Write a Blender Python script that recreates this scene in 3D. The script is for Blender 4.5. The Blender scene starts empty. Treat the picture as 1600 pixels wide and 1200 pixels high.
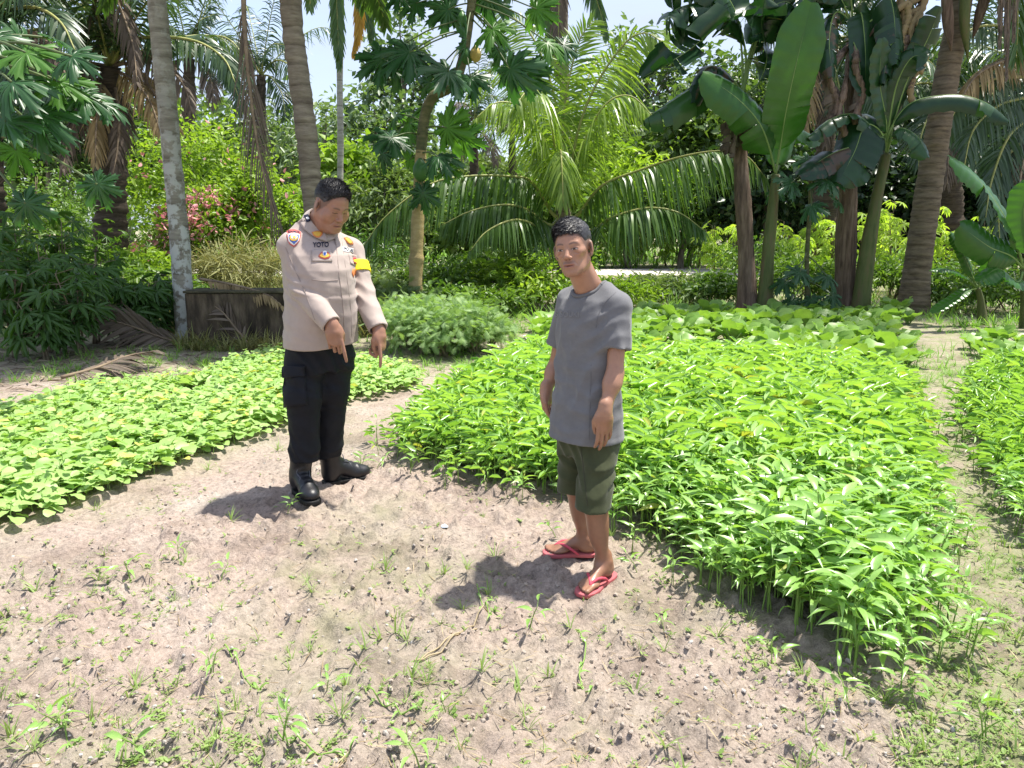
import bpy, math, random
import numpy as np
from mathutils import Vector, Matrix
from mathutils.bvhtree import BVHTree

random.seed(11)
rng = np.random.default_rng(11)
R = math.radians
scene = bpy.context.scene
COL = scene.collection

# ------------------------------------------------------------------ camera
CAM_H, PITCH, LENS = 1.55, R(12.0), 26.0
FPX = 1600.0 * LENS / 36.0
cam_d = bpy.data.cameras.new('camera')
cam = bpy.data.objects.new('camera', cam_d)
COL.objects.link(cam)
cam.location = (0, 0, CAM_H)
cam.rotation_euler = (R(90) - PITCH, 0, 0)
cam_d.lens, cam_d.sensor_width = LENS, 36.0
cam_d.clip_start, cam_d.clip_end = 0.05, 3000
scene.camera = cam

# ------------------------------------------------------------------ sky, sun, exposure
SUN_EL, SUN_AZ = R(71), math.atan2(0.93, 0.36)      # azimuth measured from +Y towards +X
world = bpy.data.worlds.new('World')
scene.world = world
world.use_nodes = True
nt = world.node_tree
nt.nodes.clear()
w_out = nt.nodes.new('ShaderNodeOutputWorld')
w_bg = nt.nodes.new('ShaderNodeBackground')
w_sky = nt.nodes.new('ShaderNodeTexSky')
w_sky.sky_type = 'NISHITA'
w_sky.sun_disc = False
w_sky.sun_elevation = SUN_EL
w_sky.sun_rotation = SUN_AZ
w_sky.air_density, w_sky.dust_density, w_sky.ozone_density = 1.0, 2.0, 1.2
w_tc = nt.nodes.new('ShaderNodeTexCoord')
w_map = nt.nodes.new('ShaderNodeMapping')
w_map.inputs['Scale'].default_value = (1.0, 1.0, 3.2)
w_n = nt.nodes.new('ShaderNodeTexNoise')
w_n.inputs['Scale'].default_value = 2.3
w_n.inputs['Detail'].default_value = 6
w_n.inputs['Roughness'].default_value = 0.55
w_r = nt.nodes.new('ShaderNodeValToRGB')
w_r.color_ramp.elements[0].position, w_r.color_ramp.elements[1].position = 0.40, 0.68
w_r.color_ramp.elements[0].color = (0.45, 0.45, 0.45, 1)
w_r.color_ramp.elements[1].color = (0.92, 0.92, 0.92, 1)
w_mix = nt.nodes.new('ShaderNodeMixRGB')
w_mix.inputs[2].default_value = (2.35, 2.6, 3.25, 1)       # thin bright cloud
L = nt.links.new
L(w_tc.outputs['Generated'], w_map.inputs['Vector'])
L(w_map.outputs[0], w_n.inputs['Vector'])
L(w_n.outputs['Fac'], w_r.inputs[0])
L(w_r.outputs[0], w_mix.inputs[0])
L(w_sky.outputs[0], w_mix.inputs[1])
L(w_mix.outputs[0], w_bg.inputs['Color'])
w_bg.inputs['Strength'].default_value = 0.15
L(w_bg.outputs[0], w_out.inputs['Surface'])

sun_d = bpy.data.lights.new('sun', 'SUN')
sun = bpy.data.objects.new('sun', sun_d)
COL.objects.link(sun)
sun_d.energy, sun_d.angle, sun_d.color = 4.3, R(1.6), (1.0, 0.95, 0.86)
SUN_DIR = Vector((math.sin(SUN_AZ) * math.cos(SUN_EL), math.cos(SUN_AZ) * math.cos(SUN_EL), math.sin(SUN_EL)))
sun.rotation_euler = SUN_DIR.to_track_quat('Z', 'Y').to_euler()
sun.location = SUN_DIR * 40

vs = scene.view_settings
vs.view_transform, vs.look, vs.gamma = 'Standard', 'None', 1.0
vs.use_curve_mapping = False
vs.exposure = 1.12
scene.cycles.max_bounces = 5
scene.cycles.diffuse_bounces = 3
scene.cycles.transmission_bounces = 4
scene.cycles.transparent_max_bounces = 8

# ------------------------------------------------------------------ photo geometry helpers
CP, SP = math.cos(PITCH), math.sin(PITCH)
def ray(px, py):
    dx, dz = (px - 800) / FPX, -(py - 600) / FPX
    return np.array([dx, CP + dz * SP, -SP + dz * CP])
def at(px, py, Y):
    d = ray(px, py)
    return np.array([0, 0, CAM_H]) + d * (Y / d[1])
def gnd(px, py, z=0.0):
    d = ray(px, py)
    return np.array([0, 0, CAM_H]) + d * ((z - CAM_H) / d[2])
def pxm(Y):                                    # metres per photo pixel at depth Y (about)
    return Y / FPX

# ------------------------------------------------------------------ noise
def _hash(ix, iy, iz=0):
    h = (ix * 374761393 + iy * 668265263 + iz * 2147483647 + 1013904223) & 0xFFFFFFFF
    h = ((h ^ (h >> 13)) * 1274126177) & 0xFFFFFFFF
    return ((h ^ (h >> 16)) & 0xFFFFFF) / float(0xFFFFFF)
def vnoise2(x, y, s=0):
    x, y = np.asarray(x, float), np.asarray(y, float)
    ix, iy = np.floor(x).astype(np.int64), np.floor(y).astype(np.int64)
    fx, fy = x - ix, y - iy
    fx, fy = fx * fx * (3 - 2 * fx), fy * fy * (3 - 2 * fy)
    a, b = _hash(ix, iy, s), _hash(ix + 1, iy, s)
    c, d = _hash(ix, iy + 1, s), _hash(ix + 1, iy + 1, s)
    return (a + (b - a) * fx) * (1 - fy) + (c + (d - c) * fx) * fy
def fbm2(x, y, oct=4, s=0):
    t, amp, tot = 0, 1.0, 0
    for o in range(oct):
        t = t + amp * vnoise2(x * 2 ** o + 17.3 * o, y * 2 ** o - 9.1 * o, s + o)
        tot += amp
        amp *= 0.5
    return t / tot
def vnoise3(P, f, s=0):
    Q = np.asarray(P) * f
    I = np.floor(Q).astype(np.int64)
    F = Q - I
    F = F * F * (3 - 2 * F)
    def h(a, b, c):
        return _hash(I[..., 0] + a + 57 * (I[..., 2] + c), I[..., 1] + b + 131 * (I[..., 2] + c), s)
    x00 = h(0, 0, 0) * (1 - F[..., 0]) + h(1, 0, 0) * F[..., 0]
    x10 = h(0, 1, 0) * (1 - F[..., 0]) + h(1, 1, 0) * F[..., 0]
    x01 = h(0, 0, 1) * (1 - F[..., 0]) + h(1, 0, 1) * F[..., 0]
    x11 = h(0, 1, 1) * (1 - F[..., 0]) + h(1, 1, 1) * F[..., 0]
    y0 = x00 * (1 - F[..., 1]) + x10 * F[..., 1]
    y1 = x01 * (1 - F[..., 1]) + x11 * F[..., 1]
    return y0 * (1 - F[..., 2]) + y1 * F[..., 2]

# ------------------------------------------------------------------ mesh building
class MB:
    def __init__(s):
        s.v, s.t, s.q, s.tint, s.n, s.tm, s.qm = [], [], [], [], 0, [], []
    def add(s, v, tris=None, quads=None, tint=0.5, mat=0):
        v = np.asarray(v, float).reshape(-1, 3)
        if tris is not None and len(tris):
            f = np.asarray(tris, np.int64).reshape(-1, 3) + s.n
            s.t.append(f); s.tm.append(np.full(len(f), mat))
        if quads is not None and len(quads):
            f = np.asarray(quads, np.int64).reshape(-1, 4) + s.n
            s.q.append(f); s.qm.append(np.full(len(f), mat))
        s.v.append(v)
        s.tint.append(np.broadcast_to(np.asarray(tint, float), (len(v),)))
        s.n += len(v)
        return s
    def inst(s, tmpl, M, T, tint=None, mat=0):
        """many copies of a template (verts, tris, quads): M (N,3,3), T (N,3), tint (N,)"""
        tv, tt, tq = tmpl[0], tmpl[1], tmpl[2]
        tl = tmpl[3] if len(tmpl) > 3 else None
        N, K = len(T), len(tv)
        if N == 0: return s
        v = np.einsum('nij,kj->nki', M, tv) + T[:, None, :]
        off = (np.arange(N) * K)[:, None, None]
        tris = (tt[None] + off).reshape(-1, 3) if tt is not None and len(tt) else None
        quads = (tq[None] + off).reshape(-1, 4) if tq is not None and len(tq) else None
        if tint is None: tint = np.full(N, 0.5)
        ti = np.repeat(tint, K)
        if tl is not None: ti = np.clip(ti + np.tile(tl, N), 0, 1)
        s.add(v.reshape(-1, 3), tris, quads, ti, mat)
        return s
    def mesh(s, name, mats, smooth=True):
        me = bpy.data.meshes.new(name)
        V = np.concatenate(s.v) if s.v else np.zeros((0, 3))
        T = np.concatenate(s.t) if s.t else np.zeros((0, 3), np.int64)
        Q = np.concatenate(s.q) if s.q else np.zeros((0, 4), np.int64)
        me.vertices.add(len(V))
        me.vertices.foreach_set('co', V.astype(np.float32).ravel())
        lv = np.concatenate([T.ravel(), Q.ravel()]).astype(np.int32)
        me.loops.add(len(lv))
        me.loops.foreach_set('vertex_index', lv)
        nf = len(T) + len(Q)
        me.polygons.add(nf)
        st = np.concatenate([np.arange(len(T)) * 3, len(T) * 3 + np.arange(len(Q)) * 4]).astype(np.int32)
        me.polygons.foreach_set('loop_start', st)
        mi = np.concatenate([np.concatenate(s.tm) if s.tm else np.zeros(0), np.concatenate(s.qm) if s.qm else np.zeros(0)]).astype(np.int32)
        me.polygons.foreach_set('material_index', mi)
        me.polygons.foreach_set('use_smooth', np.full(nf, bool(smooth)))
        me.update(calc_edges=True)
        a = me.attributes.new('tint', 'FLOAT', 'POINT')
        a.data.foreach_set('value', np.concatenate(s.tint).astype(np.float32) if s.tint else np.zeros(0, np.float32))
        for m in (mats if isinstance(mats, (list, tuple)) else [mats]):
            me.materials.append(m)
        return me
    def build(s, name, mats, parent=None, smooth=True):
        return link(name, s.mesh(name, mats, smooth), parent)

def wmat(o):
    m = o.matrix_basis.copy()
    return wmat(o.parent) @ o.matrix_parent_inverse @ m if o.parent else m
def link(name, me, parent=None, M=None):
    o = bpy.data.objects.new(name, me)
    COL.objects.link(o)
    if parent is not None:
        o.parent = parent
        if me is not None and M is None:          # geometry is given in world space: undo the parent's place
            o.matrix_parent_inverse = wmat(parent).inverted()
    if M is not None:
        o.matrix_local = M
    return o
def empty(name, loc, label=None, cat=None, group=None):
    o = bpy.data.objects.new(name, None)
    o.empty_display_size = 0.1
    COL.objects.link(o)
    o.location = [float(c) for c in loc]
    if label: tag(o, label, cat, group)
    return o
def tag(o, label=None, cat=None, group=None, kind=None):
    if label: o['label'] = label
    if cat: o['category'] = cat
    if group: o['group'] = group
    if kind: o['kind'] = kind
    return o

def unit(v):
    v = np.asarray(v, float)
    n = np.linalg.norm(v, axis=-1, keepdims=True)
    return v / np.maximum(n, 1e-9)
def smooth_path(pts, n=16):
    """Catmull-Rom through the points"""
    P = np.asarray(pts, float)
    if len(P) == 2:
        t = np.linspace(0, 1, n)[:, None]
        return P[0] * (1 - t) + P[1] * t
    Q = np.vstack([2 * P[0] - P[1], P, 2 * P[-1] - P[-2]])
    out = []
    for u in np.linspace(0, len(P) - 1 - 1e-6, n):
        i = int(u); t = u - i
        a, b, c, d = Q[i], Q[i + 1], Q[i + 2], Q[i + 3]
        out.append(0.5 * (2 * b + (c - a) * t + (2 * a - 5 * b + 4 * c - d) * t * t + (3 * b - a - 3 * c + d) * t ** 3))
    return np.array(out)
def frames(P, up=(0, 0, 1)):
    """tangent, side, normal along a path"""
    T = unit(np.gradient(P, axis=0))
    S = np.cross(T, np.broadcast_to(np.asarray(up, float), T.shape))
    bad = np.linalg.norm(S, axis=1) < 0.05
    S[bad] = np.cross(T[bad], np.array([0.3, 1.0, 0.1]))
    S = unit(S)
    for i in range(1, len(S)):
        if np.dot(S[i], S[i - 1]) < 0: S[i] = -S[i]
    return T, S, unit(np.cross(S, T))
def tube(mb, P, rad, sides=8, tint=0.5, mat=0, cap=True):
    P = np.asarray(P, float)
    rad = np.broadcast_to(np.asarray(rad, float), (len(P),))
    T = unit(np.gradient(P, axis=0))
    ref = np.array([0.0, 1, 0]) if abs(T[0][1]) < 0.8 else np.array([1.0, 0, 0])
    A = np.zeros_like(P); A[0] = unit(ref - T[0] * np.dot(ref, T[0]))
    for i in range(1, len(P)):
        a = A[i - 1] - T[i] * np.dot(A[i - 1], T[i]); A[i] = unit(a)
    B = np.cross(T, A)
    th = np.arange(sides) * 2 * math.pi / sides
    V = P[:, None, :] + rad[:, None, None] * (np.cos(th)[None, :, None] * A[:, None] + np.sin(th)[None, :, None] * B[:, None])
    n = len(P)
    i = np.arange(n - 1)[:, None] * sides; j = np.arange(sides)[None]; k = (j + 1) % sides
    q = np.stack([i + j, i + k, i + sides + k, i + sides + j], -1).reshape(-1, 4)
    V = V.reshape(-1, 3); tr = []
    if cap:
        V = np.vstack([V, P[0], P[-1]])
        a, b = n * sides, n * sides + 1
        tr = [(a, (x + 1) % sides, x) for x in range(sides)] + [(b, (n - 1) * sides + x, (n - 1) * sides + (x + 1) % sides) for x in range(sides)]
    if np.ndim(tint): tint = np.concatenate([np.repeat(tint, sides), [tint[0], tint[-1]] if cap else []])
    mb.add(V, tr, q, tint, mat)
    return mb

def rot_to(d, up=(0, 0, 1), roll=None):
    """(N,3,3) matrices whose columns are side, direction d, normal"""
    d = unit(np.atleast_2d(d))
    u = np.broadcast_to(np.asarray(up, float), d.shape).copy()
    s = np.cross(d, u)
    bad = np.linalg.norm(s, axis=1) < 0.02
    if bad.any(): s[bad] = np.cross(d[bad], np.array([1.0, 0.2, 0]))
    s = unit(s); n = np.cross(s, d)
    if roll is not None:
        c, q = np.cos(roll)[:, None], np.sin(roll)[:, None]
        s, n = s * c + n * q, n * c - s * q
    return np.stack([s, d, n], axis=2)

def blade(width, nseg=4, fold=0.12, droop=0.25, base=0.0, prof=None, wav=0.0):
    """leaf template along +Y, length 1, normal +Z: verts, tris, quads"""
    t = np.linspace(0, 1, nseg + 1)
    w = np.array([prof(x) for x in t]) if prof else np.sin(np.pi * np.clip(t, 0, 1) ** 0.75)
    w = np.maximum(w, 0.0) * width * 0.5
    z = -droop * t ** 2 + base * t
    y = t * (1 - 0.25 * droop * t)
    ww = wav * np.sin(t * 17)
    V = np.concatenate([np.stack([-w, y, z + fold * w * 2 + ww * w], 1), np.stack([0 * w, y, z], 1), np.stack([w, y, z + fold * w * 2 - ww * w], 1)])
    n = nseg + 1
    q = []
    for i in range(nseg):
        q.append((i, n + i, n + i + 1, i + 1)); q.append((n + i, 2 * n + i, 2 * n + i + 1, n + i + 1))
    return V, np.zeros((0, 3), np.int64), np.array(q)
def hexleaf(w, fold=0.15, droop=0.3):
    """light leaf: two quads folded along the midrib"""
    h = w * 0.5; f = fold * w
    V = np.array([(0, 0, 0), (-h * 0.9, 0.32, f - droop * 0.1), (-h * 0.75, 0.68, f - droop * 0.46), (0, 1 - 0.2 * droop, -droop), (h * 0.75, 0.68, f - droop * 0.46), (h * 0.9, 0.32, f - droop * 0.1)], float)
    return V, np.zeros((0, 3), np.int64), np.array([(0, 3, 2, 1), (0, 5, 4, 3)])
def diamleaf(w, fold=0.15, droop=0.3):
    h = w * 0.5; f = fold * w
    V = np.array([(0, 0, 0), (-h, 0.48, f - droop * 0.25), (0, 1 - 0.2 * droop, -droop), (h, 0.48, f - droop * 0.25)], float)
    return V, np.array([(0, 2, 1), (0, 3, 2)]), np.zeros((0, 4), np.int64)
def ribbon(w, nseg, prof, droop):
    t = np.linspace(0, 1, nseg + 1); ww = np.array([prof(x) for x in t]) * w * 0.5; z = -droop * t ** 2; y = t * (1 - 0.25 * droop * t)
    V = np.concatenate([np.stack([-ww, y, z], 1), np.stack([ww, y, z], 1)]); n = nseg + 1
    return V, np.zeros((0, 3), np.int64), np.array([(i, n + i, n + i + 1, i + 1) for i in range(nseg)])
def scaled(tmpl, s):
    return (tmpl[0] * s,) + tuple(tmpl[1:])

# ------------------------------------------------------------------ materials
def mat_new(name):
    m = bpy.data.materials.new(name)
    m.use_nodes = True
    n = m.node_tree
    n.nodes.clear()
    out = n.nodes.new('ShaderNodeOutputMaterial')
    return m, n, out
def c4(c): return (c[0], c[1], c[2], 1)
def leaf_mat(name, dark, light, trans=0.35, rough=0.42, spec=0.4, tcol=None, brown=None, yel=None):
    m, n, out = mat_new(name)
    at_ = n.nodes.new('ShaderNodeAttribute'); at_.attribute_name = 'tint'
    oi = n.nodes.new('ShaderNodeObjectInfo')
    nz = n.nodes.new('ShaderNodeTexNoise'); nz.inputs['Scale'].default_value = 9; nz.inputs['Detail'].default_value = 3
    tc = n.nodes.new('ShaderNodeTexCoord')
    n.links.new(tc.outputs['Object'], nz.inputs['Vector'])
    a = n.nodes.new('ShaderNodeMath'); a.operation = 'MULTIPLY_ADD'; a.inputs[1].default_value = 0.25; a.inputs[2].default_value = -0.125
    n.links.new(oi.outputs['Random'], a.inputs[0])
    b = n.nodes.new('ShaderNodeMath'); b.operation = 'ADD'
    n.links.new(at_.outputs['Fac'], b.inputs[0]); n.links.new(a.outputs[0], b.inputs[1])
    c = n.nodes.new('ShaderNodeMath'); c.operation = 'MULTIPLY_ADD'; c.inputs[1].default_value = 0.5; c.inputs[2].default_value = -0.25
    n.links.new(nz.outputs['Fac'], c.inputs[0])
    d = n.nodes.new('ShaderNodeMath'); d.operation = 'ADD'
    n.links.new(b.outputs[0], d.inputs[0]); n.links.new(c.outputs[0], d.inputs[1])
    rp = n.nodes.new('ShaderNodeValToRGB')
    rp.color_ramp.elements[0].color, rp.color_ramp.elements[1].color = c4(dark), c4(light)
    if brown:
        e = rp.color_ramp.elements.new(0.06); e.color = c4(dark)
        rp.color_ramp.elements[0].color = c4(brown)
    if yel:
        rp.color_ramp.elements[-1].position = 0.90
        e = rp.color_ramp.elements.new(1.0); e.color = c4(yel)
    n.links.new(d.outputs[0], rp.inputs[0])
    p = n.nodes.new('ShaderNodeBsdfPrincipled')
    p.inputs['Roughness'].default_value = rough
    p.inputs['Specular IOR Level'].default_value = spec
    n.links.new(rp.outputs[0], p.inputs['Base Color'])
    t = n.nodes.new('ShaderNodeBsdfTranslucent')
    g = n.nodes.new('ShaderNodeMixRGB'); g.blend_type = 'MULTIPLY'; g.inputs[0].default_value = 1
    g.inputs[2].default_value = c4(tcol or (1.5, 1.6, 0.6))
    n.links.new(rp.outputs[0], g.inputs[1]); n.links.new(g.outputs[0], t.inputs['Color'])
    x = n.nodes.new('ShaderNodeMixShader'); x.inputs[0].default_value = trans
    n.links.new(p.outputs[0], x.inputs[1]); n.links.new(t.outputs[0], x.inputs[2])
    n.links.new(x.outputs[0], out.inputs['Surface'])
    return m
def rough_mat(name, cols, scale=6.0, rough=0.85, bump=0.3, bscale=None, detail=6, stretch=(1, 1, 1), spec=0.25, pos=None, sheen=0.0):
    """noise-coloured matte surface"""
    m, n, out = mat_new(name)
    tc = n.nodes.new('ShaderNodeTexCoord')
    mp = n.nodes.new('ShaderNodeMapping'); mp.inputs['Scale'].default_value = stretch
    n.links.new(tc.outputs['Object'], mp.inputs['Vector'])
    nz = n.nodes.new('ShaderNodeTexNoise'); nz.inputs['Scale'].default_value = scale; nz.inputs['Detail'].default_value = detail
    nz.inputs['Roughness'].default_value = 0.65
    n.links.new(mp.outputs[0], nz.inputs['Vector'])
    rp = n.nodes.new('ShaderNodeValToRGB')
    k = len(cols)
    pos = pos or [0.3 + 0.4 * i / max(1, k - 1) for i in range(k)]
    rp.color_ramp.elements[0].color = c4(cols[0]); rp.color_ramp.elements[0].position = pos[0]
    rp.color_ramp.elements[1].color = c4(cols[-1]); rp.color_ramp.elements[1].position = pos[-1]
    for i in range(1, k - 1):
        e = rp.color_ramp.elements.new(pos[i]); e.color = c4(cols[i])
    n.links.new(nz.outputs['Fac'], rp.inputs[0])
    p = n.nodes.new('ShaderNodeBsdfPrincipled')
    p.inputs['Roughness'].default_value = rough
    p.inputs['Specular IOR Level'].default_value = spec
    if sheen: p.inputs['Sheen Weight'].default_value = sheen
    n.links.new(rp.outputs[0], p.inputs['Base Color'])
    if bump:
        n2 = n.nodes.new('ShaderNodeTexNoise'); n2.inputs['Scale'].default_value = bscale or scale * 4; n2.inputs['Detail'].default_value = 8
        n.links.new(mp.outputs[0], n2.inputs['Vector'])
        bp = n.nodes.new('ShaderNodeBump'); bp.inputs['Strength'].default_value = bump; bp.inputs['Distance'].default_value = 0.02
        n.links.new(n2.outputs['Fac'], bp.inputs['Height']); n.links.new(bp.outputs[0], p.inputs['Normal'])
    n.links.new(p.outputs[0], out.inputs['Surface'])
    return m

# ================================================================== GROUND
def poly_world(pts): return np.array([gnd(*p)[:2] for p in pts])
def inside(poly, x, y):
    r = np.zeros(np.shape(x), bool)
    n = len(poly)
    for i in range(n):
        x0, y0 = poly[i]; x1, y1 = poly[(i + 1) % n]
        c = ((y0 > y) != (y1 > y)) & (x < (x1 - x0) * (y - y0) / (y1 - y0 + 1e-12) + x0)
        r ^= c
    return r
def edge_dist(poly, x, y):
    d = np.full(np.shape(x), 1e9)
    n = len(poly)
    for i in range(n):
        a = poly[i]; b = poly[(i + 1) % n]; e = b - a
        t = np.clip(((x - a[0]) * e[0] + (y - a[1]) * e[1]) / (e @ e), 0, 1)
        d = np.minimum(d, np.hypot(x - a[0] - t * e[0], y - a[1] - t * e[1]))
    return d
BED_MAIN = poly_world([(622, 712), (700, 742), (790, 770), (905, 790), (985, 832), (1062, 885), (1125, 940), (1225, 995), (1325, 1045),
                       (1405, 1050), (1450, 1000), (1452, 900), (1440, 760), (1422, 668), (1405, 620), (1300, 598), (1150, 586), (1000, 577),
                       (870, 570), (815, 576), (765, 604), (700, 636), (645, 674)])
BED_LEFT = poly_world([(-260, 900), (0, 832), (120, 797), (255, 745), (330, 715), (440, 672), (545, 632), (640, 612), (665, 596),
                       (600, 572), (440, 552), (380, 560), (300, 598), (110, 614), (0, 650), (-260, 690)])
BED_RIGHT = poly_world([(1640, 905), (1575, 815), (1540, 735), (1522, 665), (1512, 605), (1600, 583), (1760, 583), (1820, 700), (1840, 900)])
PATH_R = poly_world([(1380, 1400), (1460, 1000), (1455, 800), (1430, 640), (1415, 560), (1500, 560), (1520, 640), (1540, 740), (1600, 850), (1750, 1000), (1800, 1400)])
TILLED = poly_world([(-300, 1000), (250, 850), (480, 800), (560, 740), (640, 720), (900, 810), (1060, 900), (1300, 1080), (1420, 1500), (-300, 1500)])

def ground_z(x, y):
    x, y = np.asarray(x, float), np.asarray(y, float)
    near = np.clip((9 - y) / 3, 0, 1)
    z = (fbm2(x * 0.8, y * 0.8, 2, 3) - 0.5) * 0.05
    z += (fbm2(x * 4.5 + 3, y * 4.5, 3, 9) - 0.5) * 0.042 * near
    til = np.clip(1 - edge_dist(TILLED, x, y) * 2.0 * (~inside(TILLED, x, y)), 0, 1)
    cl = fbm2(x * 17, y * 17, 3, 21)
    z += np.clip(cl - 0.48, 0, 1) * 0.17 * near * (0.35 + 0.65 * til)
    z += (fbm2(x * 42, y * 42, 2, 33) - 0.5) * 0.020 * near
    z += np.where(inside(PATH_R, x, y), -0.012, 0.0)
    z -= np.clip(0.5 - edge_dist(BED_LEFT, x, y), 0, 0.2) * (~inside(BED_LEFT, x, y)) * 0.10 * near
    return z
def axis(a, b, step, lo, hi, grow=1.22):
    c = list(np.arange(a, b + 1e-6, step))
    s = step
    while c[-1] < hi: s *= grow; c.append(c[-1] + s)
    s = step; pre = []; q = a
    while q > lo: s *= grow; q -= s; pre.append(q)
    return np.array(pre[::-1] + c)
gx = axis(-3.2, 3.8, 0.0225, -420, 420)
gy = axis(1.4, 5.8, 0.0225, -60, 650, 1.16)
GX, GY = np.meshgrid(gx, gy)
GZ = ground_z(GX, GY)
far = np.clip((np.hypot(GX, GY) - 28) / 40, 0, 1)
GZ = GZ * (1 - far)
n1, n0 = GX.shape
ii = np.arange((n1 - 1) * (n0 - 1))
b0 = (ii // (n0 - 1)) * n0 + ii % (n0 - 1)
gq = np.stack([b0, b0 + 1, b0 + n0 + 1, b0 + n0], 1)
moss = np.where(inside(PATH_R, GX, GY), 0.85, 0.0) + np.clip(fbm2(GX * 1.3, GY * 1.3, 4, 50) - 0.48, 0, 1) * 1.4
moss += np.clip((GY - 7) / 4, 0, 0.9)
mg = MB()
mg.add(np.stack([GX, GY, GZ], -1).reshape(-1, 3), None, gq, np.clip(moss, 0, 1).ravel())

def soil_material():
    m, n, out = mat_new('soil')
    tc = n.nodes.new('ShaderNodeTexCoord')
    def noise(s, d=6, r=0.6):
        z = n.nodes.new('ShaderNodeTexNoise'); z.inputs['Scale'].default_value = s; z.inputs['Detail'].default_value = d; z.inputs['Roughness'].default_value = r
        n.links.new(tc.outputs['Object'], z.inputs['Vector']); return z
    def ramp(src, cs, ps):
        r = n.nodes.new('ShaderNodeValToRGB')
        r.color_ramp.elements[0].color, r.color_ramp.elements[1].color = c4(cs[0]), c4(cs[-1])
        r.color_ramp.elements[0].position, r.color_ramp.elements[1].position = ps[0], ps[-1]
        for c, p in zip(cs[1:-1], ps[1:-1]):
            e = r.color_ramp.elements.new(p); e.color = c4(c)
        n.links.new(src, r.inputs[0]); return r
    big = noise(0.9, 5); fine = noise(38, 8, 0.7); grit = noise(160, 3, 0.6)
    ca = ramp(big.outputs['Fac'], [(0.37, 0.33, 0.278), (0.36, 0.303, 0.254), (0.37, 0.30, 0.256), (0.43, 0.385, 0.335)], [0.30, 0.45, 0.55, 0.70])
    cb = ramp(fine.outputs['Fac'], [(0.35, 0.33, 0.32), (0.92, 0.91, 0.90), (1.25, 1.22, 1.2)], [0.28, 0.5, 0.72])
    mu = n.nodes.new('ShaderNodeMixRGB'); mu.blend_type = 'MULTIPLY'; mu.inputs[0].default_value = 0.85
    n.links.new(ca.outputs[0], mu.inputs[1]); n.links.new(cb.outputs[0], mu.inputs[2])
    cg = ramp(grit.outputs['Fac'], [(0.75, 0.74, 0.73), (1.0, 1.0, 1.0), (1.18, 1.18, 1.18)], [0.3, 0.5, 0.72])
    mu2 = n.nodes.new('ShaderNodeMixRGB'); mu2.blend_type = 'MULTIPLY'; mu2.inputs[0].default_value = 0.8
    n.links.new(mu.outputs[0], mu2.inputs[1]); n.links.new(cg.outputs[0], mu2.inputs[2])
    damp = ramp(noise(1.35, 6, 0.62).outputs['Fac'], [(0.66, 0.64, 0.63), (1.0, 1.0, 1.0)], [0.36, 0.50])
    mu3 = n.nodes.new('ShaderNodeMixRGB'); mu3.blend_type = 'MULTIPLY'; mu3.inputs[0].default_value = 1.0
    n.links.new(mu2.outputs[0], mu3.inputs[1]); n.links.new(damp.outputs[0], mu3.inputs[2]); mu2 = mu3
    a = n.nodes.new('ShaderNodeAttribute'); a.attribute_name = 'tint'
    mo = ramp(noise(7, 6).outputs['Fac'], [(0.19, 0.195, 0.105), (0.25, 0.25, 0.145), (0.31, 0.295, 0.205)], [0.35, 0.5, 0.66])
    mx = n.nodes.new('ShaderNodeMixRGB')
    mf = n.nodes.new('ShaderNodeMath'); mf.operation = 'MULTIPLY'; mf.use_clamp = True
    mn = noise(5, 6); mr = ramp(mn.outputs['Fac'], [(0.2, 0.2, 0.2), (1.3, 1.3, 1.3)], [0.38, 0.62])
    n.links.new(a.outputs['Fac'], mf.inputs[0]); n.links.new(mr.outputs[0], mf.inputs[1])
    n.links.new(mf.outputs[0], mx.inputs[0]); n.links.new(mu2.outputs[0], mx.inputs[1]); n.links.new(mo.outputs[0], mx.inputs[2])
    p = n.nodes.new('ShaderNodeBsdfPrincipled'); p.inputs['Roughness'].default_value = 0.95; p.inputs['Specular IOR Level'].default_value = 0.12
    n.links.new(mx.outputs[0], p.inputs['Base Color'])
    bp = n.nodes.new('ShaderNodeBump'); bp.inputs['Strength'].default_value = 1.0; bp.inputs['Distance'].default_value = 0.018
    n.links.new(fine.outputs['Fac'], bp.inputs['Height']); n.links.new(bp.outputs[0], p.inputs['Normal'])
    n.links.new(p.outputs[0], out.inputs['Surface'])
    return m
M_SOIL = soil_material()
tag(mg.build('ground', M_SOIL), kind='structure')

# pale dirt road beyond the garden
M_ROAD = rough_mat('pale_road', [(0.42, 0.38, 0.33), (0.52, 0.48, 0.43), (0.60, 0.56, 0.50)], 3, 0.95, 0.4, 30)
rd = MB()
xs = np.linspace(-60, 70, 66)
yc = 25.6 + 0.012 * xs + 0.25 * np.sin(xs * 0.21)
cross = np.array([-2.0, -1.2, 0, 1.2, 2.0]); cz = np.array([-0.12, 0.05, 0.08, 0.05, -0.12])
RV = np.stack([np.repeat(xs, 5), (yc[:, None] + cross).ravel(), np.tile(cz, len(xs)) + 0.02], 1)
b0 = (np.arange((len(xs) - 1) * 4) // 4) * 5 + np.arange((len(xs) - 1) * 4) % 4
rd.add(RV, None, np.stack([b0, b0 + 5, b0 + 6, b0 + 1], 1))
tag(rd.build('road', M_ROAD), kind='structure')

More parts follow.
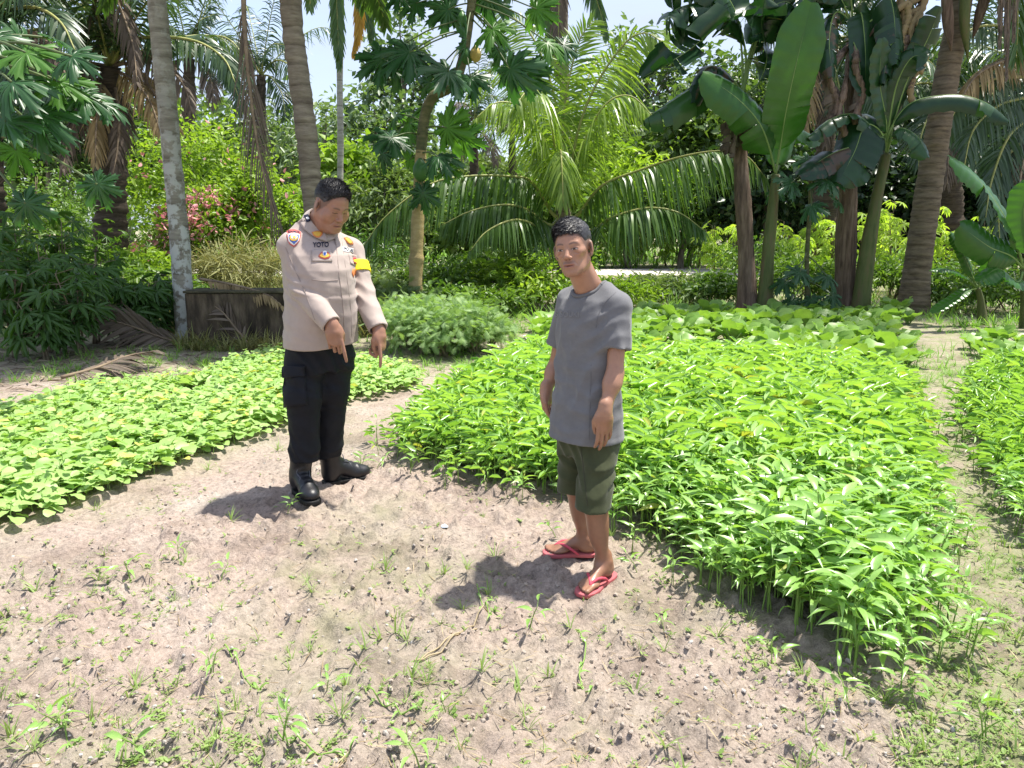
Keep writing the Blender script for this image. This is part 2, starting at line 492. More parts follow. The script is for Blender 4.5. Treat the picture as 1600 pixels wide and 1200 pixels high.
# ------------------------------------------------------------------ clods and pebbles
def icos():
    g = (1 + 5 ** 0.5) / 2
    v = unit(np.array([(-1, g, 0), (1, g, 0), (-1, -g, 0), (1, -g, 0), (0, -1, g), (0, 1, g), (0, -1, -g), (0, 1, -g), (g, 0, -1), (g, 0, 1), (-g, 0, -1), (-g, 0, 1)], float))
    f = np.array([(0, 11, 5), (0, 5, 1), (0, 1, 7), (0, 7, 10), (0, 10, 11), (1, 5, 9), (5, 11, 4), (11, 10, 2), (10, 7, 6), (7, 1, 8), (3, 9, 4), (3, 4, 2), (3, 2, 6), (3, 6, 8), (3, 8, 9), (4, 9, 5), (2, 4, 11), (6, 2, 10), (8, 6, 7), (9, 8, 1)])
    return v, f
IV, IF = icos()
def rand_rot(n):
    q = unit(rng.normal(size=(n, 4)))
    w, x, y, z = q.T
    return np.stack([np.stack([1 - 2 * (y * y + z * z), 2 * (x * y - z * w), 2 * (x * z + y * w)], -1), np.stack([2 * (x * y + z * w), 1 - 2 * (x * x + z * z), 2 * (y * z - x * w)], -1), np.stack([2 * (x * z - y * w), 2 * (y * z + x * w), 1 - 2 * (x * x + y * y)], -1)], 1)
def view_points(n, y0, y1, power=1.6, x0=-60, x1=1660):
    """random points on the visible ground, thick near the camera"""
    py = y0 + (y1 - y0) * rng.random(n) ** (1 / power)
    px = rng.uniform(x0, x1, n)
    d = np.array([gnd(a, b) for a, b in zip(px, py)])
    return d[:, 0], d[:, 1]
def scatter_lumps(n, smin, smax, y0, keep, mat, name, label, cat, sub=1):
    x, y = view_points(n, y0, 1260)
    k = keep(x, y) & ~inside(BED_MAIN, x, y) & ~inside(BED_LEFT, x, y) & ~inside(BED_RIGHT, x, y)
    x, y = x[k], y[k]; n = len(x)
    s = smin + (smax - smin) * rng.random(n) ** 4
    mb = MB()
    for v in range(6):
        sel = np.arange(n) % 6 == v
        tv = IV * (0.75 + 0.5 * rng.random((12, 1))) * np.array([1, 0.85, 0.65])
        M = rand_rot(sel.sum()) * s[sel][:, None, None]
        T = np.stack([x[sel], y[sel], ground_z(x[sel], y[sel]) + s[sel] * 0.2], 1)
        mb.inst((tv, IF, None), M, T, rng.random(sel.sum()))
    o = mb.build(name, mat, smooth=False)
    tag(o, label, cat, kind='stuff')
    return o
M_CLOD = rough_mat('clod', [(0.25, 0.205, 0.17), (0.32, 0.27, 0.225), (0.39, 0.335, 0.285)], 9, 0.95, 0.5, 60)
M_PEB = rough_mat('pebble', [(0.26, 0.23, 0.20), (0.36, 0.33, 0.30), (0.50, 0.475, 0.44)], 7, 0.85, 0.25, 60)
scatter_lumps(11500, 0.0018, 0.013, 590, lambda x, y: (fbm2(x * 1.6, y * 1.6, 3, 70) > 0.44) & ~inside(PATH_R, x, y), M_CLOD, 'soil_clods', 'small crumbly brown soil clods strewn over the tilled ground', 'soil')
scatter_lumps(2600, 0.002, 0.014, 590, lambda x, y: (x < -0.3) | (fbm2(x, y, 3, 5) > 0.55), M_PEB, 'pebbles', 'small pale pebbles strewn over the bare ground', 'pebbles')

# ================================================================== CROPS
M_KANG = leaf_mat('water_spinach_leaf', (0.10, 0.255, 0.038), (0.35, 0.555, 0.16), 0.38, 0.31, 0.65, tcol=(1.4, 1.4, 0.5), yel=(0.40, 0.44, 0.10))
M_KSTEM = leaf_mat('water_spinach_stem', (0.16, 0.30, 0.05), (0.30, 0.44, 0.11), 0.2, 0.5, 0.3)
M_AMAR = leaf_mat('amaranth_leaf', (0.23, 0.40, 0.095), (0.43, 0.595, 0.225), 0.36, 0.45, 0.4, tcol=(1.25, 1.3, 0.65), yel=(0.58, 0.56, 0.15))
M_ASTEM = leaf_mat('amaranth_stem', (0.22, 0.38, 0.10), (0.34, 0.50, 0.16), 0.2, 0.5, 0.3)
M_MUST = leaf_mat('mustard_leaf', (0.12, 0.25, 0.045), (0.28, 0.43, 0.10), 0.34, 0.42, 0.4)
M_MRIB = leaf_mat('mustard_rib', (0.30, 0.46, 0.16), (0.42, 0.58, 0.25), 0.2, 0.5, 0.3)
M_GRASS = leaf_mat('grass_blade', (0.12, 0.26, 0.04), (0.26, 0.44, 0.09), 0.35, 0.45, 0.3)
M_WEED = leaf_mat('weed_leaf', (0.15, 0.25, 0.055), (0.33, 0.44, 0.15), 0.33, 0.5, 0.3, tcol=(1.25, 1.3, 0.65))
M_DRY = leaf_mat('dry_straw', (0.22, 0.16, 0.09), (0.46, 0.38, 0.24), 0.2, 0.7, 0.15, tcol=(1.1, 1.0, 0.8))

lance = lambda t: (np.sin(math.pi * min(1, (t + 0.06) ** 0.62)) if t < 0.97 else 0.03)
KLEAF = [blade(w, 5, fold=0.22, droop=d, prof=lance, base=b) for w, d, b in ((0.25, 0.35, 0.1), (0.21, 0.55, 0.2), (0.29, 0.25, 0.05), (0.23, 0.75, 0.3))]
def _lo(w, d, b):
    V, t, q = hexleaf(w * 0.8, 0.34, d); V[:, 2] += b * V[:, 1]; return V, t, q
KLEAF_LO = [_lo(w, d, b) for w, d, b in ((0.23, 0.35, 0.1), (0.19, 0.6, 0.2), (0.27, 0.25, 0.05), (0.21, 0.75, 0.3))]
ovate = lambda t: (0.25, 0.86, 1.0, 0.95, 0.72, 0.22)[min(5, int(round(t * 5)))]
ALEAF = [blade(w, 5, fold=f, droop=d, prof=ovate, wav=wv) for w, f, d, wv in ((0.86, 0.14, 0.22, 0.10), (0.95, 0.05, 0.34, 0.14), (0.78, 0.22, 0.12, 0.08))]
ALEAF_LO = [blade(w, 3, fold=f, droop=d, prof=lambda t: (0.15, 1.0, 0.85, 0.08)[int(round(t * 3))]) for w, f, d in ((0.86, 0.14, 0.22), (0.95, 0.05, 0.34), (0.78, 0.22, 0.12))]
muprof = lambda t: (0.05, 0.10, 0.30, 0.75, 1.0, 1.02, 0.75, 0.12)[min(7, int(round(t * 7)))]
MLEAF = [blade(w, 7, fold=0.12, droop=d, prof=muprof, base=0.2, wav=0.34) for w, d in ((0.58, 0.30), (0.64, 0.46), (0.52, 0.18))]

def kang_spec(r, h=None):
    """one water spinach plant: stem paths and leaf placements (matrix, position, leaf kind)"""
    stems, Ms, Ts, ks, ti = [], [], [], [], []
    for s in range(r.integers(1, 4)):
        H = (h or r.uniform(0.24, 0.36)) * r.uniform(0.85, 1.1)
        az, ln = r.uniform(0, 2 * math.pi), r.uniform(0.0, 0.07)
        b = np.array([r.normal(0, 0.012), r.normal(0, 0.012), -0.02])
        P = np.array([b, b + [math.cos(az) * ln * 0.4, math.sin(az) * ln * 0.4, H * 0.55], b + [math.cos(az) * ln, math.sin(az) * ln, H]])
        stems.append(P)
        nl = r.integers(5, 8)
        a = r.uniform(0, 6.28)
        for i in range(nl):
            t = 0.56 + 0.44 * i / (nl - 1)
            a += 2.4 + r.normal(0, 0.35)
            p = P[0] * (1 - t) ** 2 + 2 * P[1] * t * (1 - t) + P[2] * t * t
            el = r.uniform(0.0, 0.6) + 0.30 * (t > 0.93)
            d = np.array([math.cos(a) * math.cos(el), math.sin(a) * math.cos(el), math.sin(el)])
            L_ = r.uniform(0.088, 0.15) * (0.75 + 0.35 * math.sin(t * 2.6))
            pet = p + d * r.uniform(0.015, 0.045)
            stems.append(np.array([p, pet]))
            M = rot_to(d, roll=np.array([r.normal(0, 0.45)]))[0] * L_
            Ms.append(M); Ts.append(pet); ks.append(r.integers(0, 4)); ti.append(1.0 if r.random() < 0.008 else np.clip(0.22 + 0.46 * t * r.uniform(0.5, 1.3) + r.normal(0, 0.10), 0, 0.85))
    return stems, np.array(Ms), np.array(Ts), np.array(ks), np.array(ti)
def stem_mesh(mb, stems, r0, sides=4, tint=0.5):
    for P in stems:
        if len(P) == 3:
            Q = smooth_path(P, 5); tube(mb, Q, np.linspace(r0, r0 * 0.5, 5), sides, tint, cap=False)
        else:
            tube(mb, P, np.array([r0 * 0.42, r0 * 0.3]), 3, tint, cap=False)
    return mb
def amar_spec(r, h=None):
    stems, Ms, Ts, ks, ti = [], [], [], [], []
    H = h or r.uniform(0.09, 0.17)
    az, ln = r.uniform(0, 6.28), r.uniform(0, 0.03)
    P = np.array([[0, 0, -0.02], [math.cos(az) * ln * 0.4, math.sin(az) * ln * 0.4, H * 0.5], [math.cos(az) * ln, math.sin(az) * ln, H]])
    stems.append(P)
    nl = r.integers(6, 9); a = r.uniform(0, 6.28)
    for i in range(nl):
        t = 0.45 + 0.55 * i / (nl - 1)
        a += 2.4 + r.normal(0, 0.3)
        p = P[0] * (1 - t) ** 2 + 2 * P[1] * t * (1 - t) + P[2] * t * t
        el = r.uniform(-0.05, 0.35) + 0.3 * (t > 0.9)
        d = np.array([math.cos(a) * math.cos(el), math.sin(a) * math.cos(el), math.sin(el)])
        pet = p + d * r.uniform(0.02, 0.05) * (1.4 - t) * 1.6
        stems.append(np.array([p, pet]))
        L_ = r.uniform(0.052, 0.092) * (1.15 - 0.45 * (t > 0.9))
        Ms.append(rot_to(d * [1, 1, 0.4], roll=np.array([r.normal(0, 0.3)]))[0] * L_); Ts.append(pet); ks.append(r.integers(0, 3)); ti.append(1.0 if r.random() < 0.02 else np.clip(0.52 + r.normal(0, 0.18), 0, 0.85))
    return stems, np.array(Ms), np.array(Ts), np.array(ks), np.array(ti)
def plant_mesh(name, spec, leaves, mats, r0, tr=None):
    st, M, T, k, ti = spec
    mb = MB()
    stem_mesh(mb, st, r0, 4, 0.5)
    for j, t in enumerate(leaves):
        s = k == j
        if s.any(): mb.inst(t, M[s], T[s], ti[s], 1)
    return mb.mesh(name, mats)
def plant_array(spec, leaves, r0, sides=3):
    """the same as arrays for merging thousands"""
    st, M, T, k, ti = spec
    mb = MB()
    for P in st:
        if len(P) == 3: tube(mb, P, np.array([r0, r0 * 0.8, r0 * 0.5]), sides, 0.5, cap=False)
    ns = mb.n
    for j, t in enumerate(leaves):
        s = k == j
        if s.any(): mb.inst(t, M[s], T[s], ti[s], 1)
    V = np.concatenate(mb.v); Q = np.concatenate(mb.q); tn = np.concatenate(mb.tint); qm = np.concatenate(mb.qm)
    return V, Q, tn, qm
def rz(a):
    c, s = np.cos(a), np.sin(a); z = np.zeros_like(a); o = np.ones_like(a)
    return np.stack([np.stack([c, -s, z], -1), np.stack([s, c, z], -1), np.stack([z, z, o], -1)], 1)
def jitter_grid(poly, step, jit=0.45, fringe=0.0):
    lo, hi = poly.min(0) - fringe, poly.max(0) + fringe
    X, Y = np.meshgrid(np.arange(lo[0], hi[0], step), np.arange(lo[1], hi[1], step))
    X = X.ravel() + rng.uniform(-jit, jit, X.size) * step; Y = Y.ravel() + rng.uniform(-jit, jit, Y.size) * step
    k = inside(poly, X, Y)
    if fringe:
        d = edge_dist(poly, X, Y); k |= (d < fringe) & (rng.random(X.size) < 0.34 * (1 - d / fringe)) & (Y < 7)
    return X[k], Y[k]
def plant_bed(x, y, near_n, part_n, spec_fn, leaves, leaves_lo, mats, r0, pname, glabel, gcat, stuff_label, hfun=None, nvar=12, key=None):
    """nearest plants are things (the very nearest with stem and leaf parts), the rest is one mass"""
    r = np.random.default_rng(len(x))
    dist = key(x, y) if key is not None else np.hypot(x, y)
    order = np.argsort(dist)
    x, y = x[order], y[order]
    z = ground_z(x, y)
    sc = (hfun(x, y) if hfun else np.ones_like(x)) * r.uniform(0.82, 1.15, len(x))
    ang = r.uniform(0, 6.28, len(x))
    specs = [spec_fn(r) for _ in range(nvar)]
    leaf_me = []
    for t in leaves:
        m = MB(); m.add(t[0], None, t[2], 0.6); leaf_me.append(m.mesh('leaf', mats[1]))
    stem_me = [stem_mesh(MB(), s[0], r0, 6, 0.5).mesh('stem', mats[0]) for s in specs]
    whole_me = [plant_mesh(pname, s, leaves, mats, r0) for s in specs]
    for i in range(min(near_n, len(x))):
        v = i % nvar
        if i < part_n:
            lab = glabel(x[i], y[i]); e = empty(pname, (x[i], y[i], z[i]), lab[0], gcat, lab[1])
            e.rotation_euler.z = ang[i]; e.scale = (sc[i],) * 3
            link('stem', stem_me[v], e, Matrix.Identity(4))
            st, M, T, k, ti = specs[v]
            for j in range(len(T)):
                m4 = Matrix([list(M[j][a]) + [T[j][a]] for a in range(3)] + [[0, 0, 0, 1]])
                link('leaf', leaf_me[k[j]], e, m4)
        else:
            o = link(pname, whole_me[v]); lab = glabel(x[i], y[i]); o.location = (x[i], y[i], z[i]); o.rotation_euler.z = ang[i]; o.scale = (sc[i],) * 3
            tag(o, lab[0], gcat, lab[1])
    # the mass
    xs, ys, zs, ss, aa = x[near_n:], y[near_n:], z[near_n:], sc[near_n:], ang[near_n:]
    mb = MB()
    for lod, sel0 in ((leaves, ys < 3.9), (leaves_lo, ys >= 3.9)):
        for v in range(nvar):
            V, Q, tn, qm = plant_array(specs[v], lod, r0)
            sel = sel0 & (np.arange(len(xs)) % nvar == v)
            N = sel.sum()
            if not N: continue
            M = rz(aa[sel]) * ss[sel][:, None, None]
            W = np.einsum('nij,kj->nki', M, V) + np.stack([xs[sel], ys[sel], zs[sel]], 1)[:, None, :]
            tt = np.clip(np.tile(tn, N) + np.repeat(r.normal(0, 0.09, N), len(V)), 0, 1)
            F = (Q[None] + (np.arange(N) * len(V))[:, None, None]).reshape(-1, 4) + mb.n
            mb.v.append(W.reshape(-1, 3)); mb.tint.append(tt); mb.q.append(F); mb.qm.append(np.tile(qm, N)); mb.n += N * len(V)
    o = mb.build(pname + 's', mats)
    tag(o, stuff_label, gcat, kind='stuff')

bx, by = jitter_grid(BED_MAIN, 0.057, fringe=0.22)
ed = edge_dist(BED_MAIN, bx, by)
k = rng.random(len(bx)) < np.clip(0.40 + ed * 2.5, 0, 1)
bx, by, ed = bx[k], by[k], ed[k]
hf = lambda x, y: np.where(inside(BED_MAIN, x, y), np.clip(0.80 + 1.1 * edge_dist(BED_MAIN, x, y), 0.75, 1.12), 0.62) * (0.80 + 0.42 * fbm2(x * 1.5, y * 1.5, 3, 8))
plant_bed(bx, by, 220, 70, kang_spec, KLEAF, KLEAF_LO, [M_KSTEM, M_KANG], 0.0042, 'water_spinach_plant',
          lambda x, y: [('bright green water spinach plant at the large bed corner beside the officer', 'water spinach at the front left corner of the large bed'), ('bright green water spinach plant on the large bed edge left of the man', 'water spinach on the bed edge left of the man'), ('bright green water spinach plant right beside the legs of the man', 'water spinach beside the legs of the man'), ('bright green water spinach plant on the near edge between the man and the bed corner', 'water spinach between the man and the near corner'), ('bright green water spinach plant at the nearest right corner of the large bed', 'water spinach at the nearest corner of the large bed')][int(np.digitize(x, (-0.35, 0.10, 0.55, 1.15)))], 'plant',
          'dense mass of bright green water spinach filling the large centre bed', hf, key=lambda x, y: np.hypot(x, y) + np.where(inside(BED_MAIN, x, y), 1.2, 0.0) * edge_dist(BED_MAIN, x, y))
bx, by = jitter_grid(BED_RIGHT, 0.066, fringe=0.18)
k = rng.random(len(bx)) < np.clip(0.5 + edge_dist(BED_RIGHT, bx, by) * 4, 0, 1)
plant_bed(bx[k], by[k], 70, 16, kang_spec, KLEAF, KLEAF_LO, [M_KSTEM, M_KANG], 0.0042, 'water_spinach_plant',
          lambda x, y: ('green water spinach plant in the bed at the right edge beyond the bare path', 'water spinach of the right bed beside the path'), 'plant',
          'mass of green water spinach in the bed at the right edge', lambda x, y: np.clip(0.72 + 0.8 * edge_dist(BED_RIGHT, x, y), 0.7, 1.0), key=lambda x, y: np.hypot(x - 0.5 * (y), y) + 2 * edge_dist(BED_RIGHT, x, y))
bx, by = jitter_grid(BED_LEFT, 0.078)
ed = edge_dist(BED_LEFT, bx, by)
k = (rng.random(len(bx)) < np.clip(0.45 + ed * 4, 0, 1)) & ~((fbm2(bx * 1.4, by * 1.4, 3, 91) < 0.34) & (by > 6.2))
bx, by = bx[k], by[k]
plant_bed(bx, by, 260, 60, amar_spec, ALEAF, ALEAF_LO, [M_ASTEM, M_AMAR], 0.0026, 'amaranth_plant',
          lambda x, y: [('pale green round-leaved amaranth seedling at the near left end of the left bed', 'amaranth seedlings at the near left end of the bed'), ('pale green round-leaved amaranth seedling halfway along the near edge of the left bed', 'amaranth seedlings halfway along the bed edge'), ('pale green round-leaved amaranth seedling just left of the legs of the officer', 'amaranth seedlings just left of the officer'), ('pale green amaranth seedling behind the officer at the right end of the left bed', 'amaranth seedlings behind the officer')][int(np.digitize(x, (-2.5, -1.8, -1.2)))], 'plant',
          'carpet of pale green round-leaved amaranth seedlings covering the left bed', lambda x, y: np.clip(0.85 + 0.9 * edge_dist(BED_LEFT, x, y), 0.8, 1.2), key=lambda x, y: np.hypot(x * 0.45, y) + 1.0 * edge_dist(BED_LEFT, x, y) + 3 * (x < -3.6))

# ---- mustard greens in rows behind the centre bed and at the right
def mustard_mesh(r):
    e = []
    n = r.integers(7, 11); a = r.uniform(0, 6)
    for i in range(n):
        a += 2.4; el = r.uniform(0.6, 1.1) if i < n - 3 else r.uniform(1.0, 1.35)
        L_ = r.uniform(0.26, 0.40) * (1 if i < n - 3 else 0.75)
        d = np.array([math.cos(a) * math.cos(el), math.sin(a) * math.cos(el), math.sin(el)])
        e.append((rot_to(d)[0] * L_, np.array([math.cos(a), math.sin(a), 0]) * 0.012, r.integers(0, 3)))
    return e
M_leafme = []
for t in MLEAF:
    m = MB(); m.add(t[0], None, t[2], 0.5); M_leafme.append(m.mesh('leaf', M_MUST))
_rib = MB(); tube(_rib, np.array([[0, 0, -0.01], [0, 0.35, 0.025], [0, 0.72, -0.08]]), np.array([0.03, 0.022, 0.008]), 5)
RIBME = _rib.mesh('stalk', M_MRIB)
must_specs = [mustard_mesh(np.random.default_rng(100 + i)) for i in range(8)]
def mustard(x, y, i, label, group, s):
    z = float(ground_z(x, y))
    e = empty('mustard_plant', (x, y, z), label, 'plant', group)
    e.rotation_euler.z = random.uniform(0, 6.28); e.scale = (s,) * 3
    for M, T, kk in must_specs[i % 8]:
        m4 = Matrix([list(M[a]) + [T[a]] for a in range(3)] + [[0, 0, 0, 1]])
        lf = link('leaf', M_leafme[kk], e, m4)
        link('stalk', RIBME, lf, Matrix.Identity(4))
i = 0
for row, (py, x0, x1) in enumerate([(584, 1180, 1415), (573, 1040, 1415), (562, 1000, 1415), (551, 980, 1420), (540, 985, 1415), (530, 985, 1420), (521, 975, 1425), (513, 960, 1420), (506, 975, 1425), (500, 940, 1420)]):
    Y = gnd(800, py)[1]; stepx = 0.33 * FPX / Y
    for px in np.arange(x0, x1, stepx):
        if random.random() < 0.12: continue
        p = gnd(px + random.uniform(-6, 6), py + random.uniform(-2.0, 2.0))
        mustard(p[0], p[1], i, 'broad-leaved mustard green growing in the rows behind the large centre bed', 'mustard greens in rows behind the centre bed', random.uniform(0.9, 1.35)); i += 1
for px, py in [(1535, 558), (1560, 566), (1588, 560), (1612, 570), (1545, 574), (1580, 580), (1520, 548), (1560, 545), (1595, 543), (1625, 552)]:
    p = gnd(px, py)
    mustard(p[0], p[1], i, 'broad-leaved mustard green growing at the far end of the right bed', 'mustard greens at the far end of the right bed', random.uniform(0.8, 1.1)); i += 1
for px, py in [(842, 520), (858, 514), (870, 522), (850, 530)]:
    p = gnd(px, py)
    mustard(p[0], p[1], i, 'mustard green growing just behind the man in the grey t-shirt', 'mustard greens behind the man', random.uniform(0.8, 1.1)); i += 1

# ================================================================== VEGETATION TOOLS
M_COCO = leaf_mat('coconut_leaflet', (0.035, 0.09, 0.02), (0.13, 0.225, 0.05), 0.34, 0.33, 0.5)
M_COCOY = leaf_mat('young_coconut_leaflet', (0.09, 0.18, 0.025), (0.27, 0.38, 0.07), 0.42, 0.36, 0.45)
M_OILP = leaf_mat('oil_palm_leaflet', (0.022, 0.055, 0.022), (0.075, 0.13, 0.05), 0.26, 0.36, 0.5)
M_DEADF = leaf_mat('dead_leaflet', (0.07, 0.055, 0.043), (0.22, 0.175, 0.135), 0.18, 0.65, 0.2, tcol=(1.1, 1.0, 0.8))
M_TANF = leaf_mat('tan_leaflet', (0.22, 0.16, 0.08), (0.44, 0.34, 0.18), 0.25, 0.6, 0.2, tcol=(1.2, 1.0, 0.7))
M_YELF = leaf_mat('yellow_leaflet', (0.42, 0.24, 0.03), (0.58, 0.38, 0.06), 0.35, 0.5, 0.3, tcol=(1.3, 1.0, 0.4))
M_RIB = rough_mat('green_midrib', [(0.16, 0.20, 0.05), (0.30, 0.32, 0.10), (0.38, 0.36, 0.14)], 5, 0.5, 0)
M_RIBD = rough_mat('brown_midrib', [(0.10, 0.07, 0.05), (0.20, 0.15, 0.10), (0.30, 0.23, 0.15)], 5, 0.7, 0)
M_BAN = leaf_mat('banana_leaf', (0.011, 0.038, 0.015), (0.036, 0.098, 0.026), 0.22, 0.30, 0.45, tcol=(1.3, 1.7, 0.45), brown=(0.075, 0.05, 0.03))
M_BANY = leaf_mat('young_banana_leaf', (0.024, 0.090, 0.012), (0.058, 0.165, 0.024), 0.34, 0.32, 0.5, tcol=(1.5, 1.7, 0.45))
M_BRIB = rough_mat('banana_midrib', [(0.12, 0.20, 0.05), (0.20, 0.29, 0.09)], 4, 0.4, 0)
M_BSTEM = rough_mat('banana_stem', [(0.05, 0.07, 0.02), (0.10, 0.12, 0.04), (0.14, 0.10, 0.055)], 3, 0.6, 0.4, 20, stretch=(3, 3, 0.5))
M_BDRY = rough_mat('banana_dry_sheath', [(0.05, 0.035, 0.025), (0.15, 0.105, 0.075), (0.27, 0.20, 0.15)], 4, 0.85, 0.9, 18, stretch=(4, 4, 0.4))
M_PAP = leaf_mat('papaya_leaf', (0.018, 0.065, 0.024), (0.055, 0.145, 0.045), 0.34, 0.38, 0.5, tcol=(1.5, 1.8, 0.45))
M_PAPY = leaf_mat('sun_painted_papaya_leaf', (0.05, 0.15, 0.022), (0.12, 0.27, 0.045), 0.45, 0.4, 0.4)  # lighter copy of the papaya leaf, direct sun painted into it
M_PTRUNK = rough_mat('papaya_bark', [(0.25, 0.19, 0.085), (0.36, 0.275, 0.12), (0.44, 0.35, 0.18)], 5, 0.7, 0.5, 30, stretch=(1, 1, 3))
M_PTRUNKG = rough_mat('papaya_bark_green', [(0.06, 0.07, 0.03), (0.12, 0.12, 0.055), (0.20, 0.17, 0.09)], 5, 0.7, 0.5, 30, stretch=(1, 1, 3))
M_FRUITG = rough_mat('papaya_green_skin', [(0.04, 0.12, 0.03), (0.08, 0.18, 0.05)], 6, 0.4, 0.05)
M_FRUITY = rough_mat('papaya_ripe_skin', [(0.42, 0.30, 0.08), (0.50, 0.38, 0.13), (0.35, 0.34, 0.10)], 6, 0.4, 0.05)
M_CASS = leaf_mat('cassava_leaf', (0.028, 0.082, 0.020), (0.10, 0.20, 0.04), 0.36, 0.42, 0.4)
M_CASSY = leaf_mat('sun_painted_cassava_leaf', (0.24, 0.38, 0.045), (0.46, 0.58, 0.12), 0.5, 0.45, 0.35)  # cassava leaf brightened so that sunshine sits in the colour
M_TWIG = rough_mat('twig', [(0.14, 0.11, 0.07), (0.25, 0.20, 0.14)], 8, 0.8, 0.3)
M_BARK = rough_mat('bark', [(0.09, 0.075, 0.06), (0.19, 0.165, 0.135), (0.30, 0.27, 0.23)], 3, 0.9, 0.7, 14, stretch=(3, 3, 0.7))
M_FERN = leaf_mat('feathery_leaf', (0.13, 0.24, 0.08), (0.33, 0.46, 0.19), 0.34, 0.5, 0.3)
M_BUSH = leaf_mat('bush_leaf', (0.045, 0.11, 0.02), (0.16, 0.26, 0.045), 0.36, 0.42, 0.4)
M_BUSHB = leaf_mat('bright_bush_leaf', (0.11, 0.21, 0.022), (0.29, 0.41, 0.06), 0.42, 0.42, 0.35)
M_DULL = leaf_mat('dull_bush_leaf', (0.08, 0.135, 0.05), (0.21, 0.28, 0.11), 0.30, 0.5, 0.3)
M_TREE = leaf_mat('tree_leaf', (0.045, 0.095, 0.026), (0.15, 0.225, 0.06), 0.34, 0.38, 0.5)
M_TREE_SHADE = leaf_mat('shaded_tree_leaf', (0.018, 0.045, 0.018), (0.062, 0.115, 0.036), 0.28, 0.38, 0.45)  # tree leaf darkened, the shade of the grove put into its colour
M_HAZE = leaf_mat('hazy_tree_leaf', (0.06, 0.11, 0.05), (0.18, 0.26, 0.12), 0.34, 0.4, 0.5)  # paler, greyer tree leaf with distance haze put into the colour
M_PET = rough_mat('leaf_stalk', [(0.06, 0.09, 0.03), (0.12, 0.16, 0.06)], 5, 0.5, 0)
M_PINK = leaf_mat('pink_flower', (0.56, 0.20, 0.24), (0.74, 0.40, 0.41), 0.3, 0.6, 0.2, tcol=(1.1, 0.9, 0.9))
M_TAWNY = leaf_mat('tawny_grass', (0.16, 0.175, 0.06), (0.33, 0.33, 0.14), 0.3, 0.6, 0.2, tcol=(1.2, 1.1, 0.7))
M_LITTER = leaf_mat('dry_litter', (0.13, 0.10, 0.07), (0.33, 0.27, 0.20), 0.15, 0.8, 0.1, tcol=(1.1, 1.0, 0.8))

def pix(pts, Y=None):
    return np.array([at(p[0], p[1], p[2] if len(p) > 2 else Y) for p in pts])
def ground_at(px, Y):
    p = at(px, 500, Y); return np.array([p[0], Y, float(ground_z(p[0], Y))])

def frond(parent, P, L, n, w, mat, ribmat, hang=0.5, up=(0, 0, 1), r0=0.03, fwd=0.6, start=0.12, seed=0, tint=0.5, one=0, ragged=0.0, name='frond'):
    """a pinnate palm frond along world path P: leaflets as one mesh, midrib as sub-part"""
    r = np.random.default_rng(seed * 7 + 13)
    P = smooth_path(P, 26)
    T, S, N = frames(P, up)
    seg = np.linalg.norm(np.diff(P, axis=0), axis=1); cum = np.concatenate([[0], np.cumsum(seg)]); tot = cum[-1]
    mb = MB()
    for side in (-1, 1):
        if one and side != one: continue
        t = np.linspace(start, 0.995, n) + r.normal(0, 0.25 / n, n)
        t = np.clip(t, start, 0.999)
        if ragged: t = t[r.random(n) > ragged * 0.6]
        m = len(t)
        d_ = t * tot
        B = np.stack([np.interp(d_, cum, P[:, a]) for a in range(3)], 1)
        Tt = unit(np.stack([np.interp(d_, cum, T[:, a]) for a in range(3)], 1))
        Ss = unit(np.stack([np.interp(d_, cum, S[:, a]) for a in range(3)], 1)) * side
        Nn = unit(np.stack([np.interp(d_, cum, N[:, a]) for a in range(3)], 1))
        prof = np.clip(0.55 + 2.2 * (t - start), 0, 1) * np.clip(1.25 - 0.95 * t ** 2.2, 0.25, 1)
        Ll = L * prof * r.uniform(0.86, 1.1, m)
        if ragged: Ll = Ll * (1 - ragged * r.random(m))
        fw = (fwd + 0.9 * t ** 3)[:, None] * r.uniform(0.8, 1.2, (m, 1))
        D = unit(Ss + Tt * fw + Nn * r.normal(0.12, 0.16, (m, 1)))
        g = hang * r.uniform(0.7, 1.35, m)
        s = np.array([0, 0.28, 0.62, 1.0])
        C = B[:, None] + Ll[:, None, None] * (D[:, None] * s[None, :, None])
        C[:, :, 2] -= (g * Ll)[:, None] * (s ** 1.7)[None]
        # keep length about right when hanging
        tip = C[:, 3] - B; ln = np.linalg.norm(tip, axis=1); k = (Ll / np.maximum(ln, 1e-6))
        C = B[:, None] + (C - B[:, None]) * np.minimum(k, 1.0)[:, None, None]
        Wd = unit(np.cross(unit(C[:, 2] - C[:, 0]), Nn + r.normal(0, 0.35, (m, 3)))) * (w * 0.5)
        wp = np.array([0.45, 1.0, 0.8, 0.06])
        A = C - Wd[:, None] * wp[None, :, None]; Z = C + Wd[:, None] * wp[None, :, None]
        V = np.concatenate([A, Z], 1)
        q = np.array([(i, i + 4, i + 5, i + 1) for i in range(3)])
        F = (q[None] + (np.arange(m) * 8)[:, None, None]).reshape(-1, 4)
        mb.add(V.reshape(-1, 3), None, F, np.clip(np.repeat(tint + r.normal(0, 0.16, m), 8), 0, 1))
    o = mb.build(name, mat, parent)
    rb = MB(); rr = np.linspace(r0, r0 * 0.18, len(P)); tube(rb, P, rr, 5)
    rb.build('midrib', ribmat, o)
    return o

